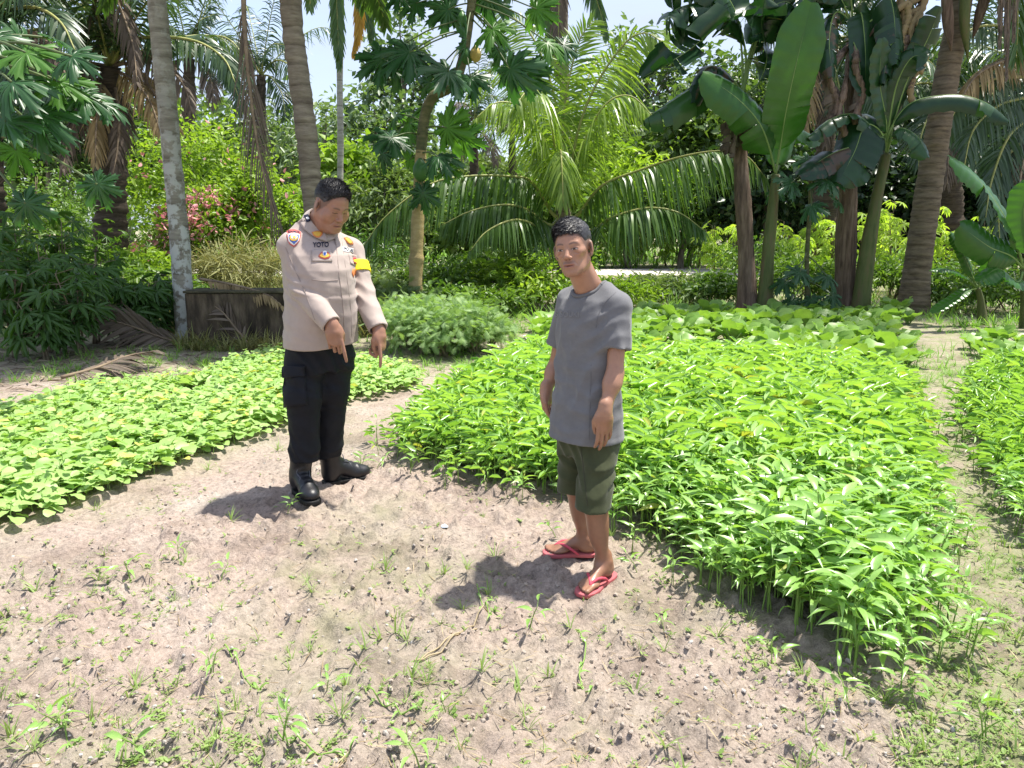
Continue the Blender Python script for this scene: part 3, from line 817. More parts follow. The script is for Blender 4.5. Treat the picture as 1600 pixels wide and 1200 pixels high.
def trunk_mesh(P, r0, r1, rings=0.0, depth=0.06, n=60, sides=14, bole=0.0, wob=0.03, seed=0):
    P = smooth_path(P, n)
    L_ = np.concatenate([[0], np.cumsum(np.linalg.norm(np.diff(P, axis=0), axis=1))])
    t = L_ / L_[-1]
    rad = r0 * (1 - t) + r1 * t + bole * np.exp(-L_ / 0.35)
    if rings:
        ph = (L_ + 0.05 * np.sin(L_ * 5.1 + seed)) / rings
        rad = rad * (1 + depth * (1 - (ph % 1.0)) - depth * 0.5)
    rad = rad * (1 + wob * np.sin(L_ * 3.3 + seed))
    mb = MB(); tube(mb, P, rad, sides)
    V = mb.v[0]; V += (vnoise3(V, 9.0, seed)[:, None] - 0.5) * 0.035 * r0 * 4
    return mb

def palm_bark(name, base, dark, ring, lichen=None):
    m, n, out = mat_new(name)
    tc = n.nodes.new('ShaderNodeTexCoord')
    mp = n.nodes.new('ShaderNodeMapping'); mp.inputs['Scale'].default_value = (1, 1, 5)
    n.links.new(tc.outputs['Object'], mp.inputs[0])
    a = n.nodes.new('ShaderNodeTexNoise'); a.inputs['Scale'].default_value = 3.5; a.inputs['Detail'].default_value = 8; a.inputs['Roughness'].default_value = 0.7
    n.links.new(mp.outputs[0], a.inputs['Vector'])
    r = n.nodes.new('ShaderNodeValToRGB')
    r.color_ramp.elements[0].position, r.color_ramp.elements[1].position = 0.33, 0.68
    r.color_ramp.elements[0].color, r.color_ramp.elements[1].color = c4(dark), c4(base)
    n.links.new(a.outputs['Fac'], r.inputs[0])
    w = n.nodes.new('ShaderNodeTexWave'); w.wave_type = 'BANDS'; w.bands_direction = 'Z'; w.wave_profile = 'SAW'
    w.inputs['Scale'].default_value = 0.31 / ring; w.inputs['Distortion'].default_value = 1.2; w.inputs['Detail'].default_value = 3; w.inputs['Detail Scale'].default_value = 2.5
    n.links.new(tc.outputs['Object'], w.inputs['Vector'])
    wr = n.nodes.new('ShaderNodeValToRGB'); wr.color_ramp.elements[0].position, wr.color_ramp.elements[1].position = 0.0, 0.25
    wr.color_ramp.elements[0].color, wr.color_ramp.elements[1].color = (0.55, 0.53, 0.5, 1), (1, 1, 1, 1)
    n.links.new(w.outputs['Fac'], wr.inputs[0])
    mu = n.nodes.new('ShaderNodeMixRGB'); mu.blend_type = 'MULTIPLY'; mu.inputs[0].default_value = 0.8
    n.links.new(r.outputs[0], mu.inputs[1]); n.links.new(wr.outputs[0], mu.inputs[2])
    last = mu.outputs[0]
    if lichen:
        b = n.nodes.new('ShaderNodeTexNoise'); b.inputs['Scale'].default_value = 6.0; b.inputs['Detail'].default_value = 7; b.inputs['Roughness'].default_value = 0.62
        n.links.new(tc.outputs['Object'], b.inputs['Vector'])
        br = n.nodes.new('ShaderNodeValToRGB'); br.color_ramp.elements[0].position, br.color_ramp.elements[1].position = 0.47, 0.53
        n.links.new(b.outputs['Fac'], br.inputs[0])
        sp = n.nodes.new('ShaderNodeSeparateXYZ'); n.links.new(tc.outputs['Object'], sp.inputs[0])
        mr = n.nodes.new('ShaderNodeMapRange'); mr.inputs[1].default_value = 1.5; mr.inputs[2].default_value = 3.2; mr.inputs[3].default_value = 1.0; mr.inputs[4].default_value = 0.22
        n.links.new(sp.outputs['Z'], mr.inputs[0])
        ml = n.nodes.new('ShaderNodeMath'); ml.operation = 'MULTIPLY'
        n.links.new(br.outputs[0], ml.inputs[0]); n.links.new(mr.outputs[0], ml.inputs[1])
        lx = n.nodes.new('ShaderNodeMixRGB'); lx.inputs[2].default_value = c4(lichen)
        n.links.new(ml.outputs[0], lx.inputs[0]); n.links.new(last, lx.inputs[1]); last = lx.outputs[0]
    p = n.nodes.new('ShaderNodeBsdfPrincipled'); p.inputs['Roughness'].default_value = 0.9; p.inputs['Specular IOR Level'].default_value = 0.2
    n.links.new(last, p.inputs['Base Color'])
    bp = n.nodes.new('ShaderNodeBump'); bp.inputs['Strength'].default_value = 0.6; bp.inputs['Distance'].default_value = 0.02
    n.links.new(a.outputs['Fac'], bp.inputs['Height']); n.links.new(bp.outputs[0], p.inputs['Normal'])
    n.links.new(p.outputs[0], out.inputs[0])
    return m
M_BK_PALE = palm_bark('pale_palm_bark', (0.31, 0.295, 0.235), (0.15, 0.135, 0.105), 0.30, (0.46, 0.475, 0.43))
M_BK_GREY = palm_bark('grey_palm_bark', (0.30, 0.26, 0.20), (0.13, 0.105, 0.08), 0.24)
M_BK_COCO = palm_bark('coconut_bark', (0.25, 0.20, 0.135), (0.09, 0.07, 0.05), 0.20)
M_BK_DARK = palm_bark('oil_palm_bark', (0.12, 0.095, 0.07), (0.035, 0.028, 0.022), 0.20)
M_BK_ARECA = palm_bark('areca_bark', (0.46, 0.45, 0.40), (0.26, 0.25, 0.21), 0.30)

def banana_leaf(parent, P, width, mat, seed=0, tears=0.25, droop=0.5, up=(0, 0, 1), tint=0.5, flat=0.0, rib=0.022, ends=(0.06, 1.0)):
    """banana blade on world path P (petiole first); ribbons between tears hang at their own angle"""
    r = np.random.default_rng(seed * 31 + 5)
    n = 46
    P = smooth_path(P, n)
    T, S, N = frames(P, up)
    t = np.linspace(0, 1, n)
    u = np.clip((t - ends[0]) / (1 - ends[0]), 0, 1)
    wp = np.where(t < ends[0], 0, np.minimum(1, (u / 0.16) ** 0.6) * np.clip((1.02 - u) / 0.20, 0, 1) ** 0.55) * width * 0.5
    mb = MB()
    for side in (-1, 1):
        cuts = np.concatenate([[True], r.random(n - 1) < tears])
        rid = np.cumsum(cuts)
        nr = rid[-1] + 1
        base = droop * r.uniform(0.5, 1.4, nr + 1) + r.normal(0, 0.05 + 0.3 * tears, nr + 1)
        gap = r.uniform(0.0, 0.22, nr + 1) * (tears > 0.05)
        lenf = 1 - r.random(nr + 1) ** 2 * 0.3 * min(1, tears * 3)
        tn = r.normal(0, 0.10, nr + 1)
        K = 5
        i = 0
        while i < n - 1:
            j = i
            while j + 1 < n and rid[j + 1] == rid[i] and j + 1 < n: j += 1
            je = min(j + 1, n - 1)
            idx = np.arange(i, je + 1)
            k = rid[i]
            if je > i and wp[idx].max() > 0.001:
                m = len(idx)
                c = np.linspace(0, 1, K)
                V = np.zeros((m, K, 3))
                fw = 0.30
                pos = P[idx].copy()
                if tears > 0.05 and gap[k] > 0.05: pos[-1] = pos[-1] * (1 - gap[k] * 0.5) + pos[-2] * gap[k] * 0.5
                for q, cc in enumerate(c):
                    ang = 0.28 - base[k] * (0.35 + 1.1 * cc)
                    wq = wp[idx] * lenf[k] * cc
                    off = S[idx] * (side * np.cos(ang)) + N[idx] * np.sin(ang)
                    off[:, 2] -= 0.25 * base[k] * cc
                    V[:, q] = pos + off * wq[:, None] + T[idx] * (fw * wq * (1 - 0.25 * cc))[:, None]
                    V[:, q] += N[idx] * (0.012 * np.sin(idx * 1.9 + k) * cc)[:, None]
                a = np.arange((m - 1) * (K - 1)); b = (a // (K - 1)) * K + a % (K - 1)
                Q = np.stack([b, b + 1, b + K + 1, b + K], 1)
                mb.add(V.reshape(-1, 3), None, Q, np.clip(tint + tn[k] + 0.05 * np.tile(np.sin(c * 3), m), 0, 1))
            i = je
    o = mb.build('leaf', mat, parent)
    rb = MB(); tube(rb, P - N * 0.006, np.linspace(rib, rib * 0.2, n), 6)
    rb.build('midrib', M_BRIB, o)
    return o

def palmate(lobes=7, spread=150, teeth=True, droop=0.35, seed=0, notch=0.46, cup=0.0):
    """papaya-like leaf in the XY plane, petiole joint at the origin, middle lobe along +Y, radius 1"""
    r = np.random.default_rng(seed)
    pts = []
    for i in range(lobes):
        a = -spread + 2 * spread * i / (lobes - 1)
        ln = 1.0 - 0.42 * abs(a / spread) ** 1.5 + r.normal(0, 0.05)
        half = spread / (lobes - 1)
        L_ = [(-1.0, notch)] if i == 0 else []
        if teeth:
            L_ += [(-0.62, 0.62 * ln), (-0.74, 0.80 * ln), (-0.40, 0.74 * ln), (-0.40, 0.93 * ln), (-0.14, 0.88 * ln), (0.0, 1.04 * ln), (0.16, 0.87 * ln), (0.42, 0.92 * ln), (0.38, 0.72 * ln), (0.74, 0.79 * ln), (0.62, 0.61 * ln)]
        else:
            L_ += [(-0.42, 0.45 * ln), (-0.36, 0.75 * ln), (0, ln), (0.36, 0.75 * ln), (0.42, 0.45 * ln)]
        L_ += [(1.0, notch * r.uniform(0.85, 1.15))]
        for o, rr in L_: pts.append((R(a + o * half), rr * r.uniform(0.95, 1.05), abs(o)))
    A = np.array(pts)
    V = np.stack([np.sin(A[:, 0]) * A[:, 1], np.cos(A[:, 0]) * A[:, 1], -droop * A[:, 1] ** 2 + 0.10 * A[:, 1] * (A[:, 2] < 0.2) - 0.03 * (A[:, 2] > 0.9) + r.normal(0, 0.02, len(A))], 1)
    M_ = V * 0.5; M_[:, 2] = -droop * (A[:, 1] * 0.5) ** 2 + 0.05 * A[:, 1] * (A[:, 2] < 0.2)
    n = len(V)
    VV = np.vstack([[0, 0, 0], M_, V])
    tr = [(0, 1 + i + 1, 1 + i) for i in range(n - 1)]
    qd = [(1 + i, 2 + i, n + 2 + i, n + 1 + i) for i in range(n - 1)]
    return VV, np.array(tr), np.array(qd)
PAPL = [palmate(7, 150, True, d, s) for s, d in ((1, 0.30), (2, 0.48), (3, 0.62))]
PAPL_ME = {}
def tmpl_mesh(name, t, mat, tint=0.5):
    m = MB(); m.add(t[0], t[1] if len(t[1]) else None, t[2] if t[2] is not None and len(t[2]) else None, tint)
    return m.mesh(name, mat)
def papaya_leaf(parent, c, attach, size, mat, var=0, face=None, tip=None, seed=0):
    """leaf blade centred at world point c with its stalk from attach"""
    r = np.random.default_rng(seed + 77)
    c, attach = np.asarray(c, float), np.asarray(attach, float)
    out = c - attach
    d = unit(tip) if tip is not None else unit(unit(out) * [1, 1, 0.3] + [0, 0, -0.35])
    n = unit(face) if face is not None else unit(np.array([0, -0.25, 1.0]) + unit(out) * [0.35, 0.35, 0])
    s = unit(np.cross(d, n)); n = np.cross(s, d)
    key = (var, mat.name)
    if key not in PAPL_ME: PAPL_ME[key] = tmpl_mesh('leaf', PAPL[var], mat, 0.5)
    lf = bpy.data.objects.new('leaf', PAPL_ME[key]); COL.objects.link(lf); lf.parent = parent
    B = np.stack([s, d, n], 1) * size
    o = np.array(parent.location)
    lf.matrix_local = Matrix([list(B[a]) + [c[a] - o[a]] for a in range(3)] + [[0, 0, 0, 1]])
    st = MB(); mid = (c + attach) / 2 + np.array([0, 0, 0.06 * np.linalg.norm(out)])
    tube(st, smooth_path([attach, mid, c], 7), np.linspace(0.014, 0.009, 7), 5)
    st.build('leaf_stalk', M_PET, parent)
    return lf

def leaf_cloud(mb, C, rad, n, tmpls, smin, smax, clumps=30, spread=0.30, tint=0.5, tvar=0.18, seed=0, droop=0.3, mat=0, shell=0.55, flatb=False):
    r = np.random.default_rng(seed + 1000)
    C, rad = np.asarray(C, float), np.asarray(rad, float)
    cd = unit(r.normal(size=(clumps, 3)))
    if flatb: cd[:, 2] = np.where(cd[:, 2] < -0.35, -cd[:, 2] * 0.6, cd[:, 2])
    cr = shell + (1 - shell) * r.random((clumps, 1)) ** 0.7
    cc = cd * cr
    ct = r.normal(0, tvar * 0.7, clumps)
    k = r.integers(0, clumps, n)
    p = cc[k] + r.normal(0, spread, (n, 3)) * np.array([1, 1, 0.75])
    out = unit(cd[k] * 0.7 + r.normal(0, 0.7, (n, 3)) + [0, 0, 0.15])
    out[:, 2] -= droop
    W = C + p * rad
    s = r.uniform(smin, smax, n)
    M = rot_to(out, up=(0, 0, 1), roll=r.normal(0, 0.6, n)) * s[:, None, None]
    ti = np.clip(tint + ct[k] + r.normal(0, tvar * 0.6, n), 0.02, 1)
    q = r.integers(0, len(tmpls), n)
    for j, t in enumerate(tmpls):
        sel = q == j
        mb.inst(t, M[sel], W[sel], ti[sel], mat)
    return cc * rad + C
diam = lambda t: (0.08, 1.0, 0.06)[int(round(t * 2))]
BROAD = [hexleaf(0.5, 0.15, 0.25), hexleaf(0.62, 0.1, 0.4), hexleaf(0.42, 0.2, 0.15)]
NARROW = [hexleaf(0.26, 0.15, 0.35), hexleaf(0.20, 0.1, 0.5)]
FAR_B = [diamleaf(0.56, 0.15, 0.25), diamleaf(0.68, 0.1, 0.4), diamleaf(0.48, 0.2, 0.15)]
FAR_N = [diamleaf(0.30, 0.15, 0.35), diamleaf(0.24, 0.1, 0.5)]
def star(nl=5, w=0.26, spread=75, droop=0.3):
    Vs, Qs = [], []; off = 0
    for i in range(nl):
        a = R(-spread + 2 * spread * i / (nl - 1)); ln = 1 - 0.25 * abs(a) / R(spread)
        v, _, q = hexleaf(w, 0.12, droop)
        c, s = math.cos(a), math.sin(a)
        v = v * ln; v = np.stack([v[:, 0] * c + v[:, 1] * s, -v[:, 0] * s + v[:, 1] * c, v[:, 2]], 1)
        Vs.append(v); Qs.append(q + off); off += len(v)
    return np.vstack(Vs), np.zeros((0, 3), np.int64), np.vstack(Qs)
STAR = [star(5, 0.24, 80, 0.3), star(7, 0.20, 115, 0.4), star(5, 0.28, 70, 0.5)]
def fernlet():
    Vs, Qs = [], []; off = 0
    for i in range(7):
        y = 0.12 + 0.13 * i
        for sd in (-1, 1):
            v, _, q = ribbon(0.30, 1, lambda t: (0.8, 0.2)[int(round(t))], 0.2)
            a = sd * R(52); ln = 0.42 * math.sin(math.pi * (0.18 + 0.75 * i / 7)); c, s = math.cos(a), math.sin(a)
            v = v * ln; v = np.stack([v[:, 0] * c + v[:, 1] * s, -v[:, 0] * s + v[:, 1] * c + y, v[:, 2] - 0.25 * y * y], 1)
            Vs.append(v); Qs.append(q + off); off += len(v)
    return np.vstack(Vs), np.zeros((0, 3), np.int64), np.vstack(Qs)
FERN = [fernlet()]

def bush(name, label, cat, px, Y, w, h, mat, tm, n, smin, smax, seed, group=None, tint=0.5, clumps=26, base=None, flowers=0, depth=None, spread=0.28, stems=5, z0=0.42):
    g = base if base is not None else ground_at(px, Y)
    e = empty(name, g, label, cat, group)
    C = g + np.array([0, 0, h * (0.5 + 0.0)]); rad = np.array([w / 2, (depth or w) / 2, h * 0.5])
    mb = MB()
    cc = leaf_cloud(mb, C, rad, n, tm, smin, smax, clumps, spread, tint, 0.2, seed, flatb=True)
    V = np.concatenate(mb.v); V[:, 2] = np.maximum(V[:, 2], g[2] + 0.01 + 0.05 * np.abs(np.sin(V[:, 0] * 40))); mb.v = [V]
    mb.build('foliage', mat, e)
    sm = MB(); r = np.random.default_rng(seed)
    for i in range(stems):
        tip = cc[i % len(cc)]
        b = g + np.array([r.normal(0, w * 0.06), r.normal(0, w * 0.06), -0.04])
        tube(sm, smooth_path([b, (b + tip) / 2 + [0, 0, h * 0.08], tip], 6), np.linspace(0.012 + h * 0.008, 0.005, 6), 5)
    sm.build('stems', M_TWIG, e)
    if flowers:
        fb = MB()
        rr = np.random.default_rng(seed + 5)
        k = rr.integers(0, max(3, len(cc) // 2), flowers)
        d = unit(rr.normal(size=(flowers, 3))); d[:, 1] = -np.abs(d[:, 1]) * 0.8
        p = C + unit(unit((cc[k] - C) / rad) + rr.normal(0, 0.22, (flowers, 3)) + [0, -0.35, 0.1]) * rad * rr.uniform(0.85, 1.12, (flowers, 1))
        fb.inst(BROAD[1], rot_to(d, roll=rr.uniform(0, 6, flowers)) * rr.uniform(0.07, 0.16, flowers)[:, None, None], p, rr.random(flowers))
        tag(fb.build('flowers', M_PINK, e), kind='stuff')
    return e

def tree(name, label, px, pyt, Y, wpx, mat, tm, n, smin, smax, seed, group=None, tint=0.5, hcrown=0.55, clumps=40, spread=0.22, tr=0.14, cat='tree'):
    g = ground_at(px, Y); top = at(px, pyt, Y)[2]; H = top - g[2]; W = wpx * pxm(Y)
    e = empty(name, g, label, cat, group)
    r = np.random.default_rng(seed)
    C = np.array([g[0], Y, top - H * hcrown / 2]); rad = np.array([W / 2, W / 2 * 0.8, H * hcrown / 2])
    mb = MB(); cc = leaf_cloud(mb, C, rad * 0.95, n, FAR_N if tm is NARROW else FAR_B, smin, smax, clumps, spread, tint, 0.22, seed, shell=0.35)
    mb.build('crown', mat, e)
    tk = MB(); lean = r.normal(0, 0.03 * H, 2)
    fork = np.array([g[0] + lean[0], Y + lean[1], C[2] - rad[2] * 0.55])
    tube(tk, smooth_path([g - [0, 0, 0.1], (g + fork) / 2 + [r.normal(0, 0.1), 0, 0], fork, C + [0, 0, rad[2] * 0.5]], 14), np.linspace(tr, tr * 0.35, 14), 8)
    tk.build('trunk', M_BARK, e)
    bb = MB()
    for i in range(min(14, len(cc))):
        tp = cc[i]; s0 = fork + (C - fork) * r.uniform(0, 0.9)
        tube(bb, smooth_path([s0, (s0 + tp) / 2 + [0, 0, 0.1 * H * r.random()], tp], 6), np.linspace(tr * 0.4, 0.012, 6), 5)
    bb.build('branches', M_BARK, e)
    return e

# ================================================================== TREES AND PALMS OF THE PHOTO
def crown_fronds(e, top, n, L_, leaf, mat, seed, w=0.05, el=(0.2, 1.1), hang=0.6, nl=46, ribm=None):
    r = np.random.default_rng(seed)
    for i in range(n):
        a = i * 2.4 + r.normal(0, 0.2); q = r.uniform(*el)
        d = np.array([math.cos(a) * math.cos(q), math.sin(a) * math.cos(q), math.sin(q)])
        P = [top, top + d * L_ * 0.35, top + d * L_ * 0.7 - [0, 0, 0.10 * L_], top + d * L_ * 0.95 - [0, 0, 0.32 * L_]]
        frond(e, P, leaf, nl, w, mat, ribm or M_RIB, hang, seed=seed * 50 + i)

# --- slender pale palm at the left
Y = 10.2
e = empty('slender_palm', ground_at(291, Y), 'slender palm with pale lichen-spotted trunk standing left of the officer', 'palm')
P = pix([(291, 534), (287, 470), (281, 380), (271, 270), (259, 140), (247, 20), (238, -90), (228, -190)], Y); P[0] = e.location; P[0][2] -= 0.1
trunk_mesh(P, 0.128, 0.118, 0.42, 0.03, 120, 14, 0.05, 0.02, 3).build('trunk', M_BK_PALE, e)
crown_fronds(e, P[-1] + [0, 0, 0.2], 22, 3.2, 0.65, M_COCO, 3, w=0.07, el=(-0.1, 1.0), nl=80)
# --- grey palm behind the officer with its dead frond
Y = 10.6
e = empty('grey_palm', ground_at(498, Y), 'ringed grey palm trunk rising directly behind the officer', 'palm')
P = pix([(500, 522), (497, 430), (490, 330), (482, 240), (470, 140), (457, 40), (448, -60), (440, -170)], Y); P[0] = e.location; P[0][2] -= 0.1
trunk_mesh(P, 0.145, 0.140, 0.24, 0.07, 160, 16, 0.05, 0.02, 5).build('trunk', M_BK_GREY, e)
top = P[-1] + [0, 0, 0.2]
crown_fronds(e, top, 22, 3.6, 0.7, M_COCO, 4, w=0.07, el=(-0.1, 1.0), nl=80)
f = frond(e, pix([(438, -160, 10.5), (395, -110, 10.3), (381, -20, 10.1), (384, 70, 10.0), (392, 150, 10), (405, 240, 10), (425, 320, 10), (436, 352, 10)]), 1.2, 74, 0.018, M_DEADF, M_RIBD, 1.5, up=(0.25, -1, 0), r0=0.045, start=0.38, seed=21, fwd=1.5, ragged=0.5)
f['label'] = 'long dead brown frond hanging down from the palm'
frond(e, pix([(440, -160, 10.4), (475, -120, 10.2), (487, -40, 10.1), (484, 10, 10.1)]), 0.4, 30, 0.04, M_COCO, M_RIB, 1.0, up=(0, -1, 0), seed=22, start=0.4)

# --- areca palm with a yellow frond
Y = 20.0
e = empty('areca_palm', ground_at(527, Y), 'thin white-stemmed areca palm with one yellow frond hanging down', 'palm')
P = pix([(527, 445), (530, 330), (532, 230), (531, 110), (533, 0), (536, -75)], Y); P[0] = e.location; P[0][2] -= 0.1
trunk_mesh(P, 0.085, 0.075, 0.3, 0.03, 60, 10, 0, 0.01, 1).build('trunk', M_BK_ARECA, e)
top = P[-1]
frond(e, np.vstack([[top], pix([(528, -70), (526, -10), (528, 50), (530, 104)], Y - .2)]), 0.62, 55, 0.07, M_COCO, M_RIB, 0.9, up=(0, -1, 0), seed=31, start=0.22, fwd=1.2)
frond(e, np.vstack([[top], pix([(546, -80), (565, -20), (577, 30), (580, 62)], Y)]), 0.6, 44, 0.07, M_COCO, M_RIB, 1.0, up=(0.2, -1, 0), seed=32, start=0.2, fwd=1.2)
f = frond(e, np.vstack([[top], pix([(552, -50), (560, 0), (560, 45), (552, 85)], Y - .5)]), 0.5, 44, 0.07, M_YELF, M_YELF, 1.0, up=(0.3, -1, 0), seed=33, start=0.35, fwd=1.3)
f['label'] = 'withered yellow frond'
for k, pp in enumerate([[(520, -110), (480, -110), (450, -70)], [(560, -120), (610, -110), (640, -60)], [(530, -140), (520, -190), (490, -220)]]):
    frond(e, np.vstack([[top], pix(pp, Y + .4)]), 0.6, 40, 0.07, M_COCO, M_RIB, 0.7, seed=34 + k)

# --- tall palm behind the young coconut
Y = 22.0
e = empty('tall_palm', ground_at(886, Y), 'tall dark palm whose drooping fronds show above the young coconut', 'palm')
P = pix([(886, 440), (884, 300), (882, 150), (880, 20), (880, -70)], Y); P[0] = e.location; P[0][2] -= 0.1
trunk_mesh(P, 0.16, 0.13, 0.3, 0.04, 60, 10, 0, 0.01, 1).build('trunk', M_BK_GREY, e)
top = P[-1]
for k, (pp, m) in enumerate([([(900, -90), (922, -30), (940, 25), (948, 58)], M_COCO), ([(868, -80), (862, -10), (861, 60), (866, 95)], M_COCO), ([(850, -90), (815, -50), (790, 0)], M_COCO), ([(915, -100), (970, -80), (1010, -30)], M_COCO), ([(872, -70), (873, 10), (872, 70), (871, 120)], M_DEADF)]):
    frond(e, np.vstack([[top], pix(pp, Y - .3 * k)]), 0.75, 44, 0.07, m, M_RIB, 1.0, up=(0, -1, 0), seed=41 + k, start=0.2, fwd=1.2)

# --- young coconut palm in the middle
Y = 15.0
e = empty('young_coconut_palm', ground_at(884, Y), 'young coconut palm with wide arching green fronds behind the man', 'palm')
P = pix([(884, 478), (883, 420), (881, 360), (879, 318)], Y); P[0] = e.location; P[0][2] -= 0.1
trunk_mesh(P, 0.20, 0.13, 0.12, 0.12, 40, 12, 0.05, 0.02, 2).build('trunk', M_BK_COCO, e)
top = P[-1]
CF = [([(865, 336, 14.9), (831, 285, 14.6), (802, 276, 14.4), (735, 275, 14.1), (671, 288, 13.8), (604, 337, 13.5), (568, 385, 13.4)], 1.15, 1.7, M_COCO),
      ([(860, 352, 14.8), (822, 327, 14.2), (785, 320, 13.9), (735, 330, 13.6), (690, 352, 13.4)], 0.95, 1.7, M_COCO),
      ([(862, 372, 14.8), (831, 350, 14), (800, 344, 13.4), (760, 362, 13.0), (735, 392, 12.8)], 0.7, 1.6, M_COCO),
      ([(900, 338, 14.9), (939, 291, 14.6), (997, 267, 14.3), (1060, 246, 14.0), (1120, 236, 13.7), (1165, 243, 13.5), (1196, 278, 13.4)], 1.15, 1.75, M_COCO),
      ([(922, 360, 14.8), (954, 341, 14.2), (1010, 325, 13.8), (1060, 332, 13.6), (1100, 360, 13.4)], 0.9, 1.7, M_COCO),
      ([(888, 290, 15), (903, 205, 14.9), (931, 133, 14.8), (976, 68, 14.6), (1007, 52, 14.4), (1036, 66, 14.2)], 1.15, 0.8, M_COCOY),
      ([(874, 290, 15.1), (869, 165, 15.2), (836, 65, 15.4), (800, 26, 15.6), (762, 14, 15.8)], 1.1, 0.7, M_COCOY),
      ([(880, 290, 15), (880, 190, 15.1), (890, 120, 15.1), (906, 62, 15.2), (925, 34, 15.2)], 1.0, 0.35, M_COCOY),
      ([(872, 300, 14.9), (852, 225, 14.5), (820, 172, 14.1), (778, 160, 13.8), (742, 186, 13.5)], 1.05, 1.2, M_COCOY),
      ([(886, 300, 14.9), (908, 232, 14.6), (945, 165, 14.2), (985, 150, 14.0), (1022, 184, 13.8)], 1.0, 1.2, M_COCOY),
      ([(878, 300, 14.9), (862, 200, 14.4), (846, 150, 14.0), (826, 140, 13.5), (806, 165, 13.1)], 1.1, 1.4, M_COCOY),
      ([(878, 300, 14.8), (874, 255, 14.2), (876, 235, 13.8), (878, 265, 13.5), (880, 318, 13.4)], 0.8, 1.5, M_COCOY),
      ([(880, 300, 15.2), (900, 180, 15.8), (930, 100, 16.4), (960, 90, 17), (990, 120, 17.4)], 1.0, 0.9, M_COCOY),
      ([(876, 300, 15.2), (850, 180, 15.8), (800, 110, 16.4), (765, 112, 17), (735, 150, 17.4)], 1.0, 0.9, M_COCOY)]
for k, (pp, L_, hg, m) in enumerate(CF):
    frond(e, np.vstack([[top - [0, 0, 0.15]], pix(pp)]), L_ * 1.05, (112 if hg > 1.6 else 84), 0.046 if hg > 1.6 else 0.038, m, M_RIB, hg, up=(0, -0.35, 1) if hg > 1.1 else (0, -1, 0.3), seed=60 + k, r0=0.04, tint=0.5 + (0.1 if m is M_COCOY else 0))

# --- coconut palm at the right
Y = 13.6
e = empty('coconut_palm', ground_at(1425, Y), 'big coconut palm with thick ringed brown trunk right of the bananas', 'palm')
P = pix([(1424, 498), (1432, 430), (1443, 350), (1455, 270), (1468, 190), (1481, 110), (1496, 30), (1510, -60), (1520, -140)], Y); P[0] = e.location; P[0][2] -= 0.1
trunk_mesh(P, 0.245, 0.165, 0.15, 0.06, 240, 20, 0.08, 0.02, 7).build('trunk', M_BK_COCO, e)
top = P[-1] + [0, 0, 0.1]
crown_fronds(e, top, 9, 4.6, 0.95, M_COCO, 14, el=(0.05, 1.2), hang=0.9, nl=60)
for k, pp in enumerate([[(1545, -120), (1580, -60), (1590, 20), (1588, 90)], [(1480, -160), (1420, -140), (1380, -90), (1350, -20)], [(1560, -200), (1640, -190), (1700, -120)], [(1490, -220), (1450, -280), (1380, -290)], [(1530, -240), (1560, -320), (1620, -340)]]):
    frond(e, np.vstack([[top], pix(pp, Y - .4 + .5 * k)]), 0.95, 55, 0.055, M_COCO, M_RIB, 1.1, up=(0, -0.5, 1), seed=90 + k)
for k, pp in enumerate([[(1512, 92, 13.3), (1507, 30, 13.2), (1512, -40, 13.2), (1530, -110, 13.3)], [(1486, 80, 13.3), (1480, 20, 13.3), (1478, -50, 13.3)], [(1520, 60, 13.5), (1538, 0, 13.4), (1560, -60, 13.4)]]):
    m = MB(); tube(m, smooth_path(pix(pp), 10), np.array([.01, .04, .07, .085, .09, .09, .085, .08, .07, .06]), 8); m.build('frond_base', [M_BSTEM, M_BDRY, M_BDRY][k], e)
for k, (px, y1) in enumerate([(1573, 120), (1562, 70), (1584, 60)]):
    f = frond(e, pix([(1530, -120, 13.4), (px, -60, 13.0), (px + 2, 20, 12.9), (px, y1, 12.9)]), 0.35, 26, 0.05, M_DEADF, M_RIBD, 1.8, up=(0, -1, 0), seed=97 + k, start=0.4, fwd=2)

# --- oil palms
def oil_palm(label, px, pyc, Y, fronds, trunk_r, seed, L_=0.75, n=60):
    e = empty('oil_palm', ground_at(px, Y), label, 'palm', 'oil palms')
    c = at(px, pyc, Y); g = np.array(e.location)
    m = trunk_mesh([g - [0, 0, 0.1], (g + c) / 2 + [0.05, 0, 0], c], trunk_r, trunk_r * 0.45, 0.25, 0.25, 60, 12, 0.1, 0.03, seed); m.build('trunk', M_BK_DARK, e)
    crown_fronds(e, c, 9 if Y < 20 else 4, L_ * 5.0, L_, M_OILP, seed, el=(0.5, 1.3), hang=0.8, nl=40)
    for k, (pp, kind) in enumerate(fronds):
        m = {'g': M_OILP, 'd': M_DEADF, 't': M_TANF}[kind]
        Q = pix([(a, b, Y - 0.35 * (i + 1) if i else Y) for i, (a, b) in enumerate(pp)])
        f = frond(e, np.vstack([[c], Q]), L_, n, 0.05, m, M_RIB if kind == 'g' else M_RIBD, 0.9 if kind == 'g' else 1.3, up=(0, -0.7, 0.7), seed=seed * 20 + k, r0=0.05, ragged=0.0 if kind == 'g' else 0.25, tint=0.5)
        if kind == 't': f['label'] = 'dried tan frond hanging limp'
    return e
